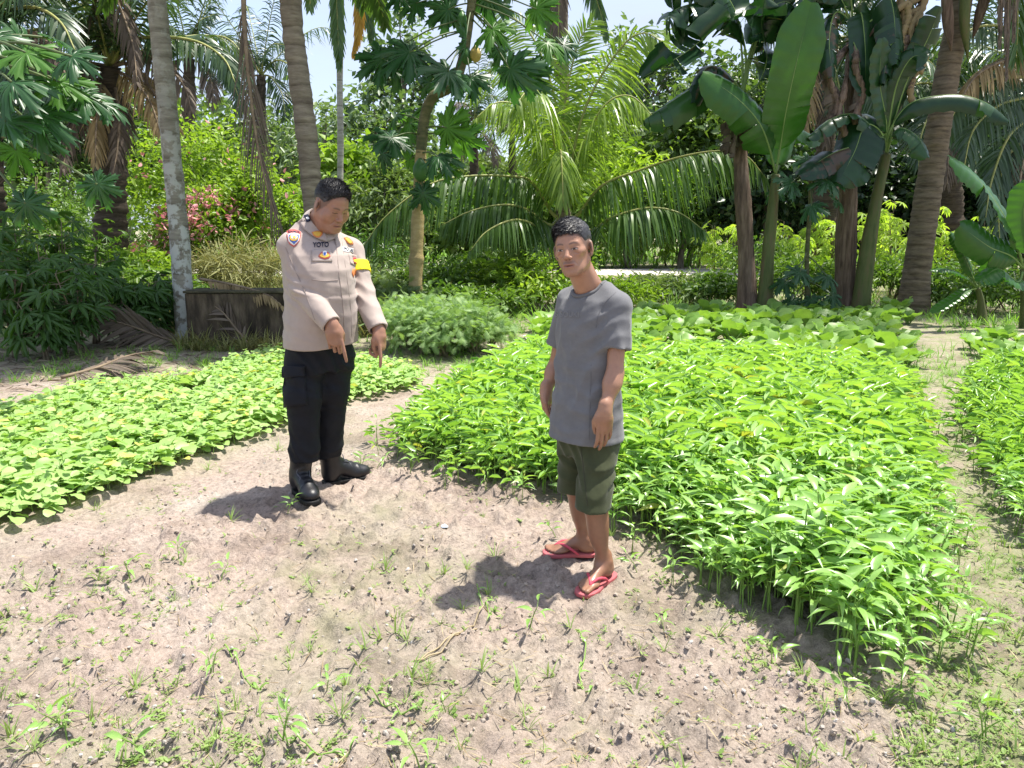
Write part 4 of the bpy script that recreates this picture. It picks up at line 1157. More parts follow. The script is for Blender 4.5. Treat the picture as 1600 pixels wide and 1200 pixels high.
oil_palm('large oil palm with drooping green and dried fronds at upper left', 172, 105, 16.0, [
    ([(130, 62), (80, 45), (20, 55), (-30, 90)], 'g'), ([(155, 40), (120, 5), (70, -25), (10, -30)], 'g'), ([(175, 40), (165, -30), (130, -80)], 'g'),
    ([(190, 40), (215, -20), (250, -50)], 'g'), ([(205, 65), (255, 58), (310, 66), (350, 92), (368, 130)], 'g'), ([(200, 80), (245, 92), (285, 130), (300, 175)], 'd'),
    ([(160, 120), (154, 160), (150, 205), (149, 255)], 't'), ([(185, 112), (212, 128), (236, 162), (250, 205)], 't'), ([(150, 130), (128, 170), (108, 215), (98, 265)], 'd'),
    ([(178, 130), (186, 180), (184, 230), (176, 275)], 'd'), ([(150, 100), (110, 95), (70, 110), (40, 150)], 'd'), ([(140, 110), (100, 120), (70, 160), (60, 220)], 'g'),
    ([(200, 100), (230, 130), (262, 180), (280, 200)], 't'), ([(170, 60), (145, 15), (170, -20), (205, 60), (214, 128)], 'd')], 0.42, 5)
oil_palm('oil palm at the extreme upper left corner behind the papaya leaves', -25, 60, 14.0, [
    ([(10, 20), (55, 12), (95, 35), (118, 80)], 'g'), ([(-10, 30), (20, -10), (70, -30)], 'g'), ([(20, 50), (60, 55), (95, 95), (105, 140)], 'd'), ([(0, 80), (30, 110), (50, 160)], 'g'),
    ([(-30, 10), (-40, -40), (-20, -90)], 'g'), ([(5, 55), (50, 75), (75, 120), (85, 170)], 'g')], 0.4, 6)
oil_palm('distant oil palm crown between the pale palm and grey palm', 296, 92, 28.0, [
    ([(320, 62), (350, 58), (375, 80), (390, 125)], 'g'), ([(315, 80), (345, 95), (362, 135)], 'g'), ([(275, 65), (245, 68), (222, 95)], 'g'), ([(300, 60), (310, 35), (335, 22)], 'g'),
    ([(285, 60), (265, 40), (240, 38)], 'g'), ([(275, 95), (250, 110), (238, 145)], 'd'), ([(315, 100), (330, 125), (335, 165)], 'd'), ([(305, 75), (330, 70), (355, 100), (372, 150)], 'g')], 0.4, 7, 1.0)
oil_palm('distant oil palm just left of the dead hanging frond', 408, 118, 34.0, [
    ([(430, 95), (455, 105), (470, 140)], 'g'), ([(390, 95), (365, 100), (350, 130)], 'g'), ([(412, 90), (425, 70), (445, 70)], 'g'), ([(400, 90), (385, 75), (365, 75)], 'g'),
    ([(395, 120), (378, 145), (372, 175)], 'g'), ([(422, 120), (440, 145), (446, 180)], 'g')], 0.4, 8, 1.2, 44)
oil_palm('hazy far oil palm with ragged crown right of the bent papaya', 740, 200, 40.0, [
    ([(760, 175), (790, 180), (805, 210)], 'd'), ([(725, 178), (700, 190), (690, 220)], 'd'), ([(745, 170), (755, 150), (775, 150)], 'g'), ([(735, 170), (720, 160), (705, 170)], 'd'), ([(750, 205), (770, 230), (775, 255)], 'd'), ([(730, 205), (715, 230), (712, 255)], 'd')], 0.4, 9, 1.2, 40)
oil_palm('far oil palm with grey dried skirt behind the young coconut', 800, 215, 44.0, [
    ([(820, 195), (845, 205), (855, 235)], 'd'), ([(785, 195), (765, 205), (758, 235)], 'g'), ([(800, 185), (810, 168), (825, 168)], 'g'), ([(795, 185), (785, 170), (772, 175)], 'd')], 0.4, 10, 1.3, 40)
oil_palm('oil palm with drooping fronds at the right edge behind the coconut trunk', 1640, 120, 17.0, [
    ([(1600, 92), (1560, 98), (1522, 122), (1500, 160)], 't'), ([(1605, 150), (1560, 165), (1520, 205), (1505, 270)], 'g'), ([(1610, 180), (1575, 215), (1550, 280), (1540, 340)], 'g'),
    ([(1600, 60), (1555, 40), (1510, 50), (1478, 90)], 'g'), ([(1620, 40), (1590, -20), (1540, -40)], 'g'), ([(1600, 120), (1550, 125), (1500, 160), (1475, 220)], 'g'),
    ([(1620, 200), (1600, 250), (1590, 310), (1588, 370)], 'd'), ([(1640, 60), (1660, 0), (1700, -20)], 'g'), ([(1605, 210), (1570, 250), (1560, 310), (1562, 380)], 'g')], 0.42, 11, 0.85, 66)
oil_palm('oil palm seen between the two banana clumps', 1285, 70, 21.0, [
    ([(1272, 100), (1262, 150), (1258, 205)], 't'), ([(1300, 95), (1312, 140), (1316, 200)], 'g'), ([(1310, 60), (1350, 60), (1385, 95), (1400, 150)], 'g'), ([(1260, 50), (1220, 45), (1180, 75)], 'g'),
    ([(1290, 100), (1292, 160), (1290, 225)], 'd'), ([(1295, 40), (1320, 5), (1360, 0)], 'g'), ([(1270, 40), (1250, 0), (1210, -20)], 'g'), ([(1310, 75), (1345, 100), (1365, 150), (1370, 215)], 'g'), ([(1262, 75), (1235, 110), (1225, 165)], 'g')], 0.4, 12, 0.9, 56)
oil_palm('dark oil palm far right behind the banana leaves', 1480, 150, 24.0, [
    ([(1510, 130), (1545, 140), (1565, 180)], 'g'), ([(1450, 130), (1415, 140), (1395, 180)], 'g'), ([(1490, 120), (1510, 90), (1540, 85)], 'g'), ([(1470, 120), (1450, 95), (1420, 95)], 'g'), ([(1500, 165), (1520, 210), (1525, 260)], 'g'), ([(1460, 165), (1440, 210), (1435, 260)], 'g'), ([(1480, 190), (1482, 240), (1480, 290)], 'd')], 0.42, 13, 1.1, 50)

# --- bananas
def stem(e, pp, Y, r0, r1, mat, seed=0, name='pseudostem'):
    P = pix(pp, Y); P[0] = np.array([P[0][0], Y, float(ground_z(P[0][0], Y)) - 0.08])
    trunk_mesh(P, r0, r1, 0, 0, 40, 12, 0.05, 0.06, seed).build(name, mat, e)
    return P[-1]
Y = 13.2
e = empty('banana_plant', ground_at(1168, Y), 'banana plant with dry brown stem and torn dark leaves beside the coconut frond', 'banana plant', 'banana plants')
t = stem(e, [(1168, 498), (1166, 400), (1160, 300), (1156, 215), (1160, 150)], Y, 0.165, 0.11, M_BDRY, 1)
BL = [([(1172, 80), (1190, 25), (1140, 30), (1072, 82), (1004, 122)], 1.0, 0.42, 0.85, 0.25), ([(1160, 90), (1150, 30), (1110, 5), (1065, 10), (1038, 30)], 0.9, 0.4, 0.85, 0.3),
      ([(1150, 140), (1120, 115), (1070, 145), (1006, 188)], 0.75, 0.3, 0.8, 0.75), ([(1150, 130), (1125, 105), (1100, 110), (1085, 160)], 0.55, 0.25, 0.9, 0.1),
      ([(1175, 90), (1200, 20), (1235, 5), (1262, 60)], 0.95, 0.3, 0.8, 0.15), ([(1185, 130), (1198, 90), (1190, 40), (1195, 0)], 0.7, 0.15, 0.3, 0.15),
      ([(1165, 80), (1140, 0), (1090, -40), (1040, -20)], 0.9, 0.35, 0.8, 0.4), ([(1175, 80), (1215, -10), (1270, -40), (1310, 0)], 0.6, 0.3, 0.9, 0.3)]
for k, (pp, w, te, dr, ti) in enumerate(BL):
    banana_leaf(e, np.vstack([[t], pix([(a, b, Y - 0.12 * i) for i, (a, b) in enumerate(pp)])]), w, M_BAN, 200 + k, te, dr, up=(0, -0.45, 1), tint=ti, ends=(0.28, 1))
for k, (px, pt, pb) in enumerate([(1150, 160, 245), (1172, 150, 230), (1140, 175, 240)]):
    f = banana_leaf(e, np.vstack([[t], pix([(px, 150, Y - .15), (px + 2, (pt + pb) / 2, Y - .28), (px - 3, pb, Y - .25)])]), 0.36, M_DEADF, 720 + k, 0.45, 1.3, up=(0.2, -1, 0), tint=0.3, ends=(0.3, 1), rib=0.015); f['label'] = 'withered brown leaf hanging down'
Y = 13.0
e = empty('banana_plant', ground_at(1195, Y), 'banana plant with two large smooth bright green leaves standing upright', 'banana plant', 'banana plants')
t = stem(e, [(1194, 499), (1200, 400), (1208, 320), (1212, 272)], Y, 0.14, 0.07, M_BSTEM, 2)
banana_leaf(e, np.vstack([[t], pix([(1220, 225, 12.9), (1228, 175, 12.7), (1243, 105, 12.5), (1268, 4, 12.4)])]), 0.86, M_BANY, 220, 0.02, 0.28, up=(0.1, -1, 0.3), tint=0.45, ends=(0.20, 1))
banana_leaf(e, np.vstack([[t], pix([(1202, 230, 12.8), (1185, 190, 12.6), (1150, 152, 12.5), (1098, 116, 12.4)])]), 0.74, M_BANY, 221, 0.05, 0.55, up=(-0.1, -1, 0.5), tint=0.35, ends=(0.18, 1))
banana_leaf(e, np.vstack([[t], pix([(1215, 250, 13.2), (1225, 200, 13.5), (1245, 200, 13.8), (1280, 218, 14)])]), 0.6, M_BANY, 222, 0.1, 0.6, tint=0.4, ends=(0.2, 1))
Y = 13.3
e = empty('banana_plant', ground_at(1322, Y), 'tall banana plant with dark shaggy stem in the middle of the right grove', 'banana plant', 'banana plants')
t = stem(e, [(1321, 497), (1321, 400), (1325, 300), (1330, 180), (1335, 60)], Y, 0.185, 0.13, M_BDRY, 3)
BL = [([(1345, 20), (1352, 75), (1352, 148)], 0.55, 0.05, 0.4, 0.3, (0, -1, 0)), ([(1330, 0), (1322, -70), (1300, -150)], 0.7, 0.2, 0.5, 0.2, (0, -1, .3)), ([(1350, 0), (1370, -50), (1395, 10), (1400, 100)], 0.65, 0.3, 0.8, 0.2, (0, -.6, 1)),
      ([(1345, 0), (1390, -60), (1450, -60), (1500, -20)], 0.65, 0.3, 0.8, 0.3, (0, -.4, 1)), ([(1320, 10), (1290, -30), (1255, 0), (1245, 60)], 0.6, 0.3, 0.9, 0.25, (0, -.5, 1)), ([(1350, 40), (1375, 30), (1386, 70), (1380, 130)], 0.5, 0.3, 0.9, 0.15, (0, -.8, .6)),
      ([(1325, 30), (1305, 20), (1296, 60), (1300, 120)], 0.45, 0.3, 0.8, 0.1, (0, -.8, .6))]
for k, (pp, w, te, dr, ti, u) in enumerate(BL):
    banana_leaf(e, np.vstack([[t], pix([(a, b, Y - 0.18 * (i + 1)) for i, (a, b) in enumerate(pp)])]), w, M_BAN, 240 + k, te, dr, up=u, tint=ti, ends=(0.25, 1))
for k, (px, pt, pb, mm) in enumerate([(1414, 5, 95, M_TANF), (1428, 15, 165, M_DEADF), (1440, -10, 115, M_DEADF), (1300, 110, 205, M_DEADF), (1342, 90, 195, M_DEADF), (1316, 150, 260, M_DEADF), (1420, 60, 140, M_TANF)]):
    f = banana_leaf(e, np.vstack([[t], pix([(px - 10, pt - 30, Y - .3), (px, pt, Y - .45), (px + 3, (pt + pb) / 2, Y - .5), (px - 2, pb, Y - .45)])]), 0.34, mm, 700 + k, 0.45, 1.3, up=(0.3, -1, 0), tint=0.4, ends=(0.35, 1), rib=0.015); f['label'] = 'withered brown leaf hanging down'
    m = MB(); n_ = 16; zz = np.linspace(pt, pb, n_); Q = np.vstack([[t], pix([(px + 6 * math.sin(z * 0.07 + k), z, Y - 0.5) for z in zz])]); tube(m, smooth_path(Q, 30), 0.035 + 0.03 * np.abs(np.sin(np.arange(30) * 1.3 + k)), 6); m.build('dry_leaf', M_TANF if k < 3 else M_BDRY, e)
Y = 13.0
e = empty('banana_plant', ground_at(1345, Y), 'leaning green-stemmed banana plant with glossy arching leaves left of the coconut trunk', 'banana plant', 'banana plants')
t = stem(e, [(1342, 499), (1356, 390), (1372, 300), (1385, 240)], Y, 0.155, 0.08, M_BSTEM, 4)
BL = [([(1375, 205), (1352, 196), (1335, 238), (1310, 284)], 0.80, 0.05, 0.5, 0.30, (-0.3, -1, 0.5)), ([(1392, 200), (1425, 160), (1490, 148), (1540, 160), (1576, 188)], 0.45, 0.06, 0.7, 0.35, (0, -.3, 1)),
      ([(1380, 215), (1345, 225), (1300, 240), (1248, 274)], 0.6, 0.15, 0.6, 0.15, (0, -.5, 1)), ([(1385, 190), (1375, 130), (1378, 60)], 0.42, 0.0, 0.3, 0.55, (0.3, -1, 0.2)), ([(1395, 210), (1410, 200), (1435, 215), (1450, 245)], 0.45, 0.1, 0.7, 0.6, (0, -.3, 1)),
      ([(1390, 190), (1402, 130), (1425, 90), (1450, 90)], 0.5, 0.1, 0.5, 0.4, (0, -1, .3)), ([(1375, 215), (1340, 180), (1300, 185), (1262, 215)], 0.45, 0.2, 0.7, 0.5, (0, -.2, 1)), ([(1400, 180), (1420, 120), (1450, 60), (1470, 10)], 0.5, 0.2, 0.5, 0.2, (0.3, -1, .3))]
for k, (pp, w, te, dr, ti, u) in enumerate(BL):
    banana_leaf(e, np.vstack([[t], pix([(a, b, Y - 0.15 * (i + 1)) for i, (a, b) in enumerate(pp)])]), w, M_BAN, 260 + k, te, dr, up=u, tint=ti, ends=(0.22, 1))
Y = 11.6
e = empty('banana_plant', ground_at(1605, Y), 'young banana plant with bright broad leaves at the right edge', 'banana plant', 'banana plants')
t = stem(e, [(1606, 512), (1604, 470), (1600, 420)], Y, 0.09, 0.05, M_BSTEM, 5)
for k, (pp, w, ti, u) in enumerate([([(1585, 370), (1552, 310), (1520, 272), (1484, 246)], 0.50, 0.5, (-.2, -.6, 1)), ([(1580, 400), (1545, 385), (1500, 352)], 0.5, 0.3, (0, -1, 0.4)), ([(1605, 380), (1600, 330), (1610, 280)], 0.5, 0.5, (0, -1, .2)), ([(1620, 390), (1650, 350), (1690, 360)], 0.5, 0.5, (0, -.5, 1)), ([(1590, 440), (1560, 420), (1530, 440)], 0.35, 0.5, (0, -.5, 1))]):
    banana_leaf(e, np.vstack([[t], pix([(a, b, Y - 0.12 * (i + 1)) for i, (a, b) in enumerate(pp)])]), w, M_BANY, 280 + k, 0.03, 0.4, up=u, tint=ti, ends=(0.2, 1))
Y = 12.0
e = empty('banana_plant', ground_at(1535, Y), 'small banana sucker in the shade right of the coconut trunk', 'banana plant', 'banana plants')
t = stem(e, [(1536, 508), (1533, 475), (1528, 450)], Y, 0.05, 0.03, M_BSTEM, 6)
for k, (pp, w, ti, u) in enumerate([([(1515, 420), (1500, 385), (1485, 365)], 0.22, 0.45, (0, -1, .4)), ([(1505, 430), (1480, 420), (1455, 422)], 0.2, 0.3, (0, -.3, 1)), ([(1540, 425), (1548, 395), (1545, 372)], 0.2, 0.4, (0, -1, .2)), ([(1510, 455), (1485, 470), (1455, 488)], 0.2, 0.8, (0, -.5, 1)), ([(1550, 440), (1570, 430), (1585, 445)], 0.2, 0.4, (0, -.5, 1))]):
    banana_leaf(e, np.vstack([[t], pix([(a, b, Y - 0.1 * (i + 1)) for i, (a, b) in enumerate(pp)])]), w, M_BANY, 290 + k, 0.0, 0.4, up=u, tint=ti, ends=(0.2, 1), rib=0.012)

# --- papayas
Y = 12.0
e = empty('papaya_tree', ground_at(648, Y), 'papaya tree with bent trunk and lobed leaves behind the officer', 'papaya tree', 'papaya trees')
PP = pix([(648, 512), (650, 430), (652, 360), (655, 290), (658, 235), (663, 185), (676, 152), (700, 138), (716, 116), (726, 78), (734, 30), (741, -30)], Y); PP[0][2] = e.location[2] - 0.08
tm_ = trunk_mesh(PP[:5], 0.115, 0.088, 0.13, 0.035, 90, 14, 0.03, 0.03, 3)
V = tm_.v[0]; k_ = at(653, 405, Y)[2]; bump = np.exp(-((V[:, 2] - k_) / 0.07) ** 2) * 0.22
c_ = np.stack([np.interp(V[:, 2], PP[:5, 2], PP[:5, 0]), np.full(len(V), Y)], 1); V[:, :2] = c_ + (V[:, :2] - c_) * (1 + bump)[:, None]
tm_.build('trunk', M_PTRUNK, e)
trunk_mesh(np.vstack([PP[4] - (PP[4] - PP[3]) * 0.06, PP[4:]]), 0.087, 0.062, 0.1, 0.05, 90, 12, 0, 0.03, 4).build('upper_trunk', M_PTRUNKG, e)
PT = smooth_path(PP, 60)
def near_trunk(px, py):
    q = at(px, py, Y); return PT[np.argmin(np.linalg.norm(PT - q, axis=1))]
FR = np.array([0, -1.0, 0.35])
for k, (px, py, rp, dy, lt, ax, ay) in enumerate([
    (597, 92, 40, -.4, 0, 715, 25), (640, 82, 46, -.7, 0, 718, 40), (622, 100, 34, -.2, 0, 720, 45), (700, 112, 44, -.8, 0, 725, 60), (735, 122, 36, -.4, 0, 728, 70), (672, 128, 30, .3, 0, 722, 60),
    (728, 62, 36, -.5, 0, 730, 20), (770, 45, 34, -.5, 1, 735, 10), (797, 108, 42, -.6, 0, 735, 30), (826, 118, 34, -.3, 0, 736, 20), (838, 14, 32, -.6, 1, 740, -10), (855, 66, 30, -.4, 1, 737, 5), (880, 70, 26, -.2, 0, 739, -5),
    (700, 15, 36, 0, 0, 736, 0), (760, -5, 40, 0, 0, 738, -20), (650, 5, 30, .2, 0, 735, -10), (625, -5, 26, -.2, 0, 737, -20), (780, 75, 30, .3, 0, 735, 20),
    (612, 215, 38, -.6, 0, 661, 215), (640, 192, 44, .2, 1, 662, 205), (620, 180, 34, .5, 1, 663, 195), (698, 200, 42, -.3, 1, 663, 205), (722, 214, 34, -.2, 1, 661, 215), (684, 245, 34, -.6, 0, 659, 240), (700, 262, 26, -.4, 1, 659, 245), (640, 250, 30, .3, 1, 659, 240), (600, 240, 28, .4, 0, 660, 225)]):
    c = at(px, py, Y + dy); a = near_trunk(ax, ay)
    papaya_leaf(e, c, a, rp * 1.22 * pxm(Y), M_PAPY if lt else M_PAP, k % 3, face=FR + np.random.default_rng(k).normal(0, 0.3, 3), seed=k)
papaya_leaf(e, at(661, 302, Y - .35), near_trunk(657, 262), 34 * pxm(Y), M_PAP, 2, face=(0, -1, 0.25), tip=(0.1, 0, -1), seed=77)
def fruit(e, px, py, Yf, w, h, mat):
    c = at(px, py, Yf); t = np.linspace(0, 1, 12)
    P_ = c + np.stack([0.0 * t, 0 * t, h * (0.5 - t)], 1)
    m = MB(); tube(m, P_, w * 0.5 * np.maximum(0.05, np.sin(np.pi * np.clip(t, 0.02, 0.98)) ** 0.55 * (0.75 + 0.35 * t)), 14); m.build('fruit', mat, e)
fruit(e, 657, 266, Y - .17, 0.26, 0.36, M_FRUITG); fruit(e, 743, 84, Y - .15, 0.19, 0.24, M_FRUITY); fruit(e, 730, 88, Y - .1, 0.18, 0.24, M_FRUITG); fruit(e, 722, 30, Y - .12, 0.16, 0.22, M_FRUITG)

Y = 6.2
e = empty('papaya_tree', ground_at(-75, Y), 'papaya tree leaning in from the left edge with large dark leaves', 'papaya tree', 'papaya trees')
PP = pix([(-78, 560), (-72, 420), (-62, 260), (-50, 130), (-42, 60)], Y); PP[0] = np.array(e.location) - [0, 0, .08]
trunk_mesh(PP, 0.08, 0.06, 0.1, 0.04, 60, 12, 0.02, 0.03, 8).build('trunk', M_PTRUNKG, e)
PT = smooth_path(PP, 60)
for k, (px, py, rp, dy, lt, ay) in enumerate([(40, 82, 62, -.3, 1, 60), (112, 88, 48, -.4, 0, 70), (18, 128, 60, -.5, 0, 90), (92, 128, 56, -.2, 1, 80), (128, 148, 50, -.1, 0, 90), (60, 178, 62, -.3, 0, 110), (8, 190, 60, -.5, 0, 120), (160, 160, 46, .1, 0, 90),
                                              (30, 60, 45, .4, 0, 60), (85, 60, 40, .4, 0, 60), (-10, 60, 60, 0, 0, 60), (25, 235, 46, .2, 1, 140), (70, 215, 44, .3, 0, 120)]):
    c = at(px, py, Y + dy); q = at(-55, ay, Y); a = PT[np.argmin(np.linalg.norm(PT - q, axis=1))]
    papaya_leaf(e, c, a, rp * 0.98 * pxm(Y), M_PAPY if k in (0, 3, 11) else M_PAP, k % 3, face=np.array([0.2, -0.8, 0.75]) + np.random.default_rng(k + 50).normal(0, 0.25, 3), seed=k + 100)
papaya_leaf(e, at(152, 288, Y - .5), at(-58, 200, Y), 40 * pxm(Y), M_PAP, 1, face=(0, -0.9, 0.7), tip=(0.3, 0, -0.9), seed=131)
papaya_leaf(e, at(40, 318, Y - .5), at(-62, 220, Y), 42 * pxm(Y), M_PAP, 2, face=(0, -0.8, 0.8), tip=(0.2, 0, -0.8), seed=132)

Y = 12.9
e = empty('papaya_tree', ground_at(1262, Y), 'thin young papaya between the banana clumps with small drooping leaves', 'papaya tree', 'papaya trees')
PP = pix([(1263, 500), (1261, 400), (1266, 320), (1266, 262)], Y); PP[0] = np.array(e.location) - [0, 0, .08]
trunk_mesh(PP, 0.045, 0.03, 0.1, 0.04, 40, 10, 0.01, 0.03, 8).build('trunk', M_PTRUNKG, e)
PT = smooth_path(PP, 60)
for k, (px, py, rp, dy, ay) in enumerate([(1236, 286, 32, -.4, 270), (1292, 282, 36, -.4, 268), (1268, 322, 30, -.5, 285), (1250, 425, 30, -.5, 395), (1292, 432, 30, -.3, 400), (1226, 440, 26, -.2, 405), (1268, 468, 24, -.4, 430), (1308, 312, 26, .1, 280), (1215, 300, 24, .1, 280), (1262, 250, 26, 0, 262), (1300, 462, 24, -.2, 440), (1240, 468, 22, -.2, 440)]):
    c = at(px, py, Y + dy); a = PT[np.argmin(np.linalg.norm(PT - at(1263, ay, Y), axis=1))]
    papaya_leaf(e, c, a, rp * pxm(Y), M_PAP, k % 3, face=np.array([0, -0.7, 0.8]) + np.random.default_rng(k + 90).normal(0, 0.3, 3), seed=k + 200)

# --- cassava plants (left mass, and sunlit ones across the road edge at right)
CASS_T = [scaled(s, 1.0) for s in (star(7, 0.22, 125, 0.35), star(5, 0.26, 85, 0.25), star(7, 0.24, 110, 0.6))]
CASS_ME = {}
def cassava(label, px, Y, h, w, mat, nl, seed, group, ls=(0.13, 0.19)):
    r = np.random.default_rng(seed)
    g = ground_at(px, Y)
    e = empty('cassava_plant', g, label, 'plant', group)
    sm = MB(); tips = []
    for i in range(4):
        a = r.uniform(0, 6.28); tip = np.array([math.cos(a) * w * 0.32 * r.random(), math.sin(a) * w * 0.3 * r.random(), h * r.uniform(0.65, 0.95)])
        P = smooth_path([g + [r.normal(0, 0.03), r.normal(0, 0.03), -0.05], g + tip * [0.3, 0.3, 0.5], g + tip], 9); tips.append(P)
        tube(sm, P, np.linspace(0.016, 0.006, 9), 5)
    for j in range(3):
        if (j, mat.name) not in CASS_ME: CASS_ME[(j, mat.name)] = tmpl_mesh('leaf', CASS_T[j], mat, 0.5)
    for i in range(nl):
        P = tips[i % 4]; b = P[r.integers(3, 9)]
        a = r.uniform(0, 6.28); el = r.uniform(-0.2, 0.6)
        d = np.array([math.cos(a) * math.cos(el), math.sin(a) * math.cos(el), math.sin(el)]); pl = r.uniform(0.12, 0.30) * min(1, w)
        c = b + d * pl
        if c[2] < g[2] + 0.12: c[2] = g[2] + 0.12 + 0.1 * r.random()
        tube(sm, np.array([b, c]), 0.004, 3, cap=False)
        B = rot_to(unit(d * [1, 1, 0.2] + [0, 0, -0.45]), up=(0, -0.4, 1), roll=r.normal(0, 0.35, 1))[0] * r.uniform(*ls)
        lf = bpy.data.objects.new('leaf', CASS_ME[(int(r.integers(0, 3)), mat.name)]); COL.objects.link(lf); lf.parent = e
        o = c - g
        lf.matrix_local = Matrix([list(B[k]) + [o[k]] for k in range(3)] + [[0, 0, 0, 1]])
    sm.build('stems', M_TWIG, e)
CL = [(18, 8.9, 1.25, 1.0, 'cassava plant at the left edge with dark lobed leaves'), (75, 9.3, 1.45, 1.1, 'tall cassava plant second from the left edge'), (120, 9.0, 1.05, 0.9, 'low cassava plant beside the fallen dry frond'),
      (150, 9.9, 1.5, 1.0, 'cassava plant in the middle of the dark left thicket'), (190, 9.7, 1.0, 0.9, 'short cassava plant nearing the pale palm'), (225, 10.0, 0.9, 0.8, 'small cassava plant just left of the pale palm trunk'), (262, 10.5, 0.95, 0.8, 'cassava plant touching the pale palm trunk'),
      (40, 10.6, 1.75, 1.2, 'tallest cassava plant under the left papaya leaves'), (105, 11.0, 1.8, 1.2, 'cassava plant behind the left thicket in front of the oil palm'), (-30, 9.6, 1.5, 1.1, 'cassava plant cut by the left edge of the picture'), (65, 8.6, 0.8, 0.8, 'foremost cassava plant of the left thicket')]
for k, (px, Y, h, w, lb) in enumerate(CL):
    cassava(lb, px, Y, h, w, M_CASS, 44, 300 + k, 'cassava plants of the left thicket', (0.18, 0.28))
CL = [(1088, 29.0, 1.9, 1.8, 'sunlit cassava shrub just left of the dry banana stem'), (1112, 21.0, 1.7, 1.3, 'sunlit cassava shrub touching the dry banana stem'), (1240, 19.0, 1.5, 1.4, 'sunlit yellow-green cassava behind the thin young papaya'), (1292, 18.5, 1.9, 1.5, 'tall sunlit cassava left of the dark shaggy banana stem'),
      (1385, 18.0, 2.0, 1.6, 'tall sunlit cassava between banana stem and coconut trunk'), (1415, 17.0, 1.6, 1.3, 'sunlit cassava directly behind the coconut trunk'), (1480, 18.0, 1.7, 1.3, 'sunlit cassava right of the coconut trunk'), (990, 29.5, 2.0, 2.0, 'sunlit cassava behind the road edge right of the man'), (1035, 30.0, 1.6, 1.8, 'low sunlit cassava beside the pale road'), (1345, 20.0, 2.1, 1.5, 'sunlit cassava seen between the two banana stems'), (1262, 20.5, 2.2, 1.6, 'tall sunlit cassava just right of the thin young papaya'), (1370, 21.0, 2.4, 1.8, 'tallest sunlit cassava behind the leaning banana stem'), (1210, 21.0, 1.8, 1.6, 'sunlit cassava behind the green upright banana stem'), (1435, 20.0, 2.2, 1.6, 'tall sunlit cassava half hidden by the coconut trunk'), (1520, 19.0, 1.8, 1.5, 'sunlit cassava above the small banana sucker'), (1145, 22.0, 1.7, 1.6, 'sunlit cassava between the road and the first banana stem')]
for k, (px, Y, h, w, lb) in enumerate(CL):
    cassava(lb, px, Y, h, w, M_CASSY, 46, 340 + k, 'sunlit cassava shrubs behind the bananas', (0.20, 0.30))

# --- bushes
FB = [(622, 9.6, .52, .48), (660, 9.2, .62, .58), (700, 9.0, .66, .60), (740, 9.1, .58, .55), (762, 9.3, .42, .42), (640, 10.0, .60, .55), (690, 9.9, .66, .6), (722, 9.9, .55, .5)]
FLB = ['leftmost feathery green bush by the pointing hand', 'feathery green bush in front of the papaya trunk', 'largest feathery green bush in the middle of the row', 'feathery green bush right of the largest one', 'rightmost feathery green bush next to the water spinach', 'feathery bush at the foot of the papaya trunk', 'feathery bush behind the largest front one', 'feathery bush in the back row at right']
for k, (px, Y, h, w) in enumerate(FB):
    bush('feathery_bush', FLB[k], 'bush', px, Y, w * 1.35, h, M_FERN, FERN, 1000, 0.065, 0.13, 400 + k, 'feathery green bushes', 0.55, 30)
bush('feathery_bush', 'bluish green feathery shrub behind the officer\'s extended arm', 'bush', 612, 11.2, 0.8, 0.75, M_DULL, FERN, 700, 0.14, 0.22, 420, 'feathery green bushes', 0.35, 24)
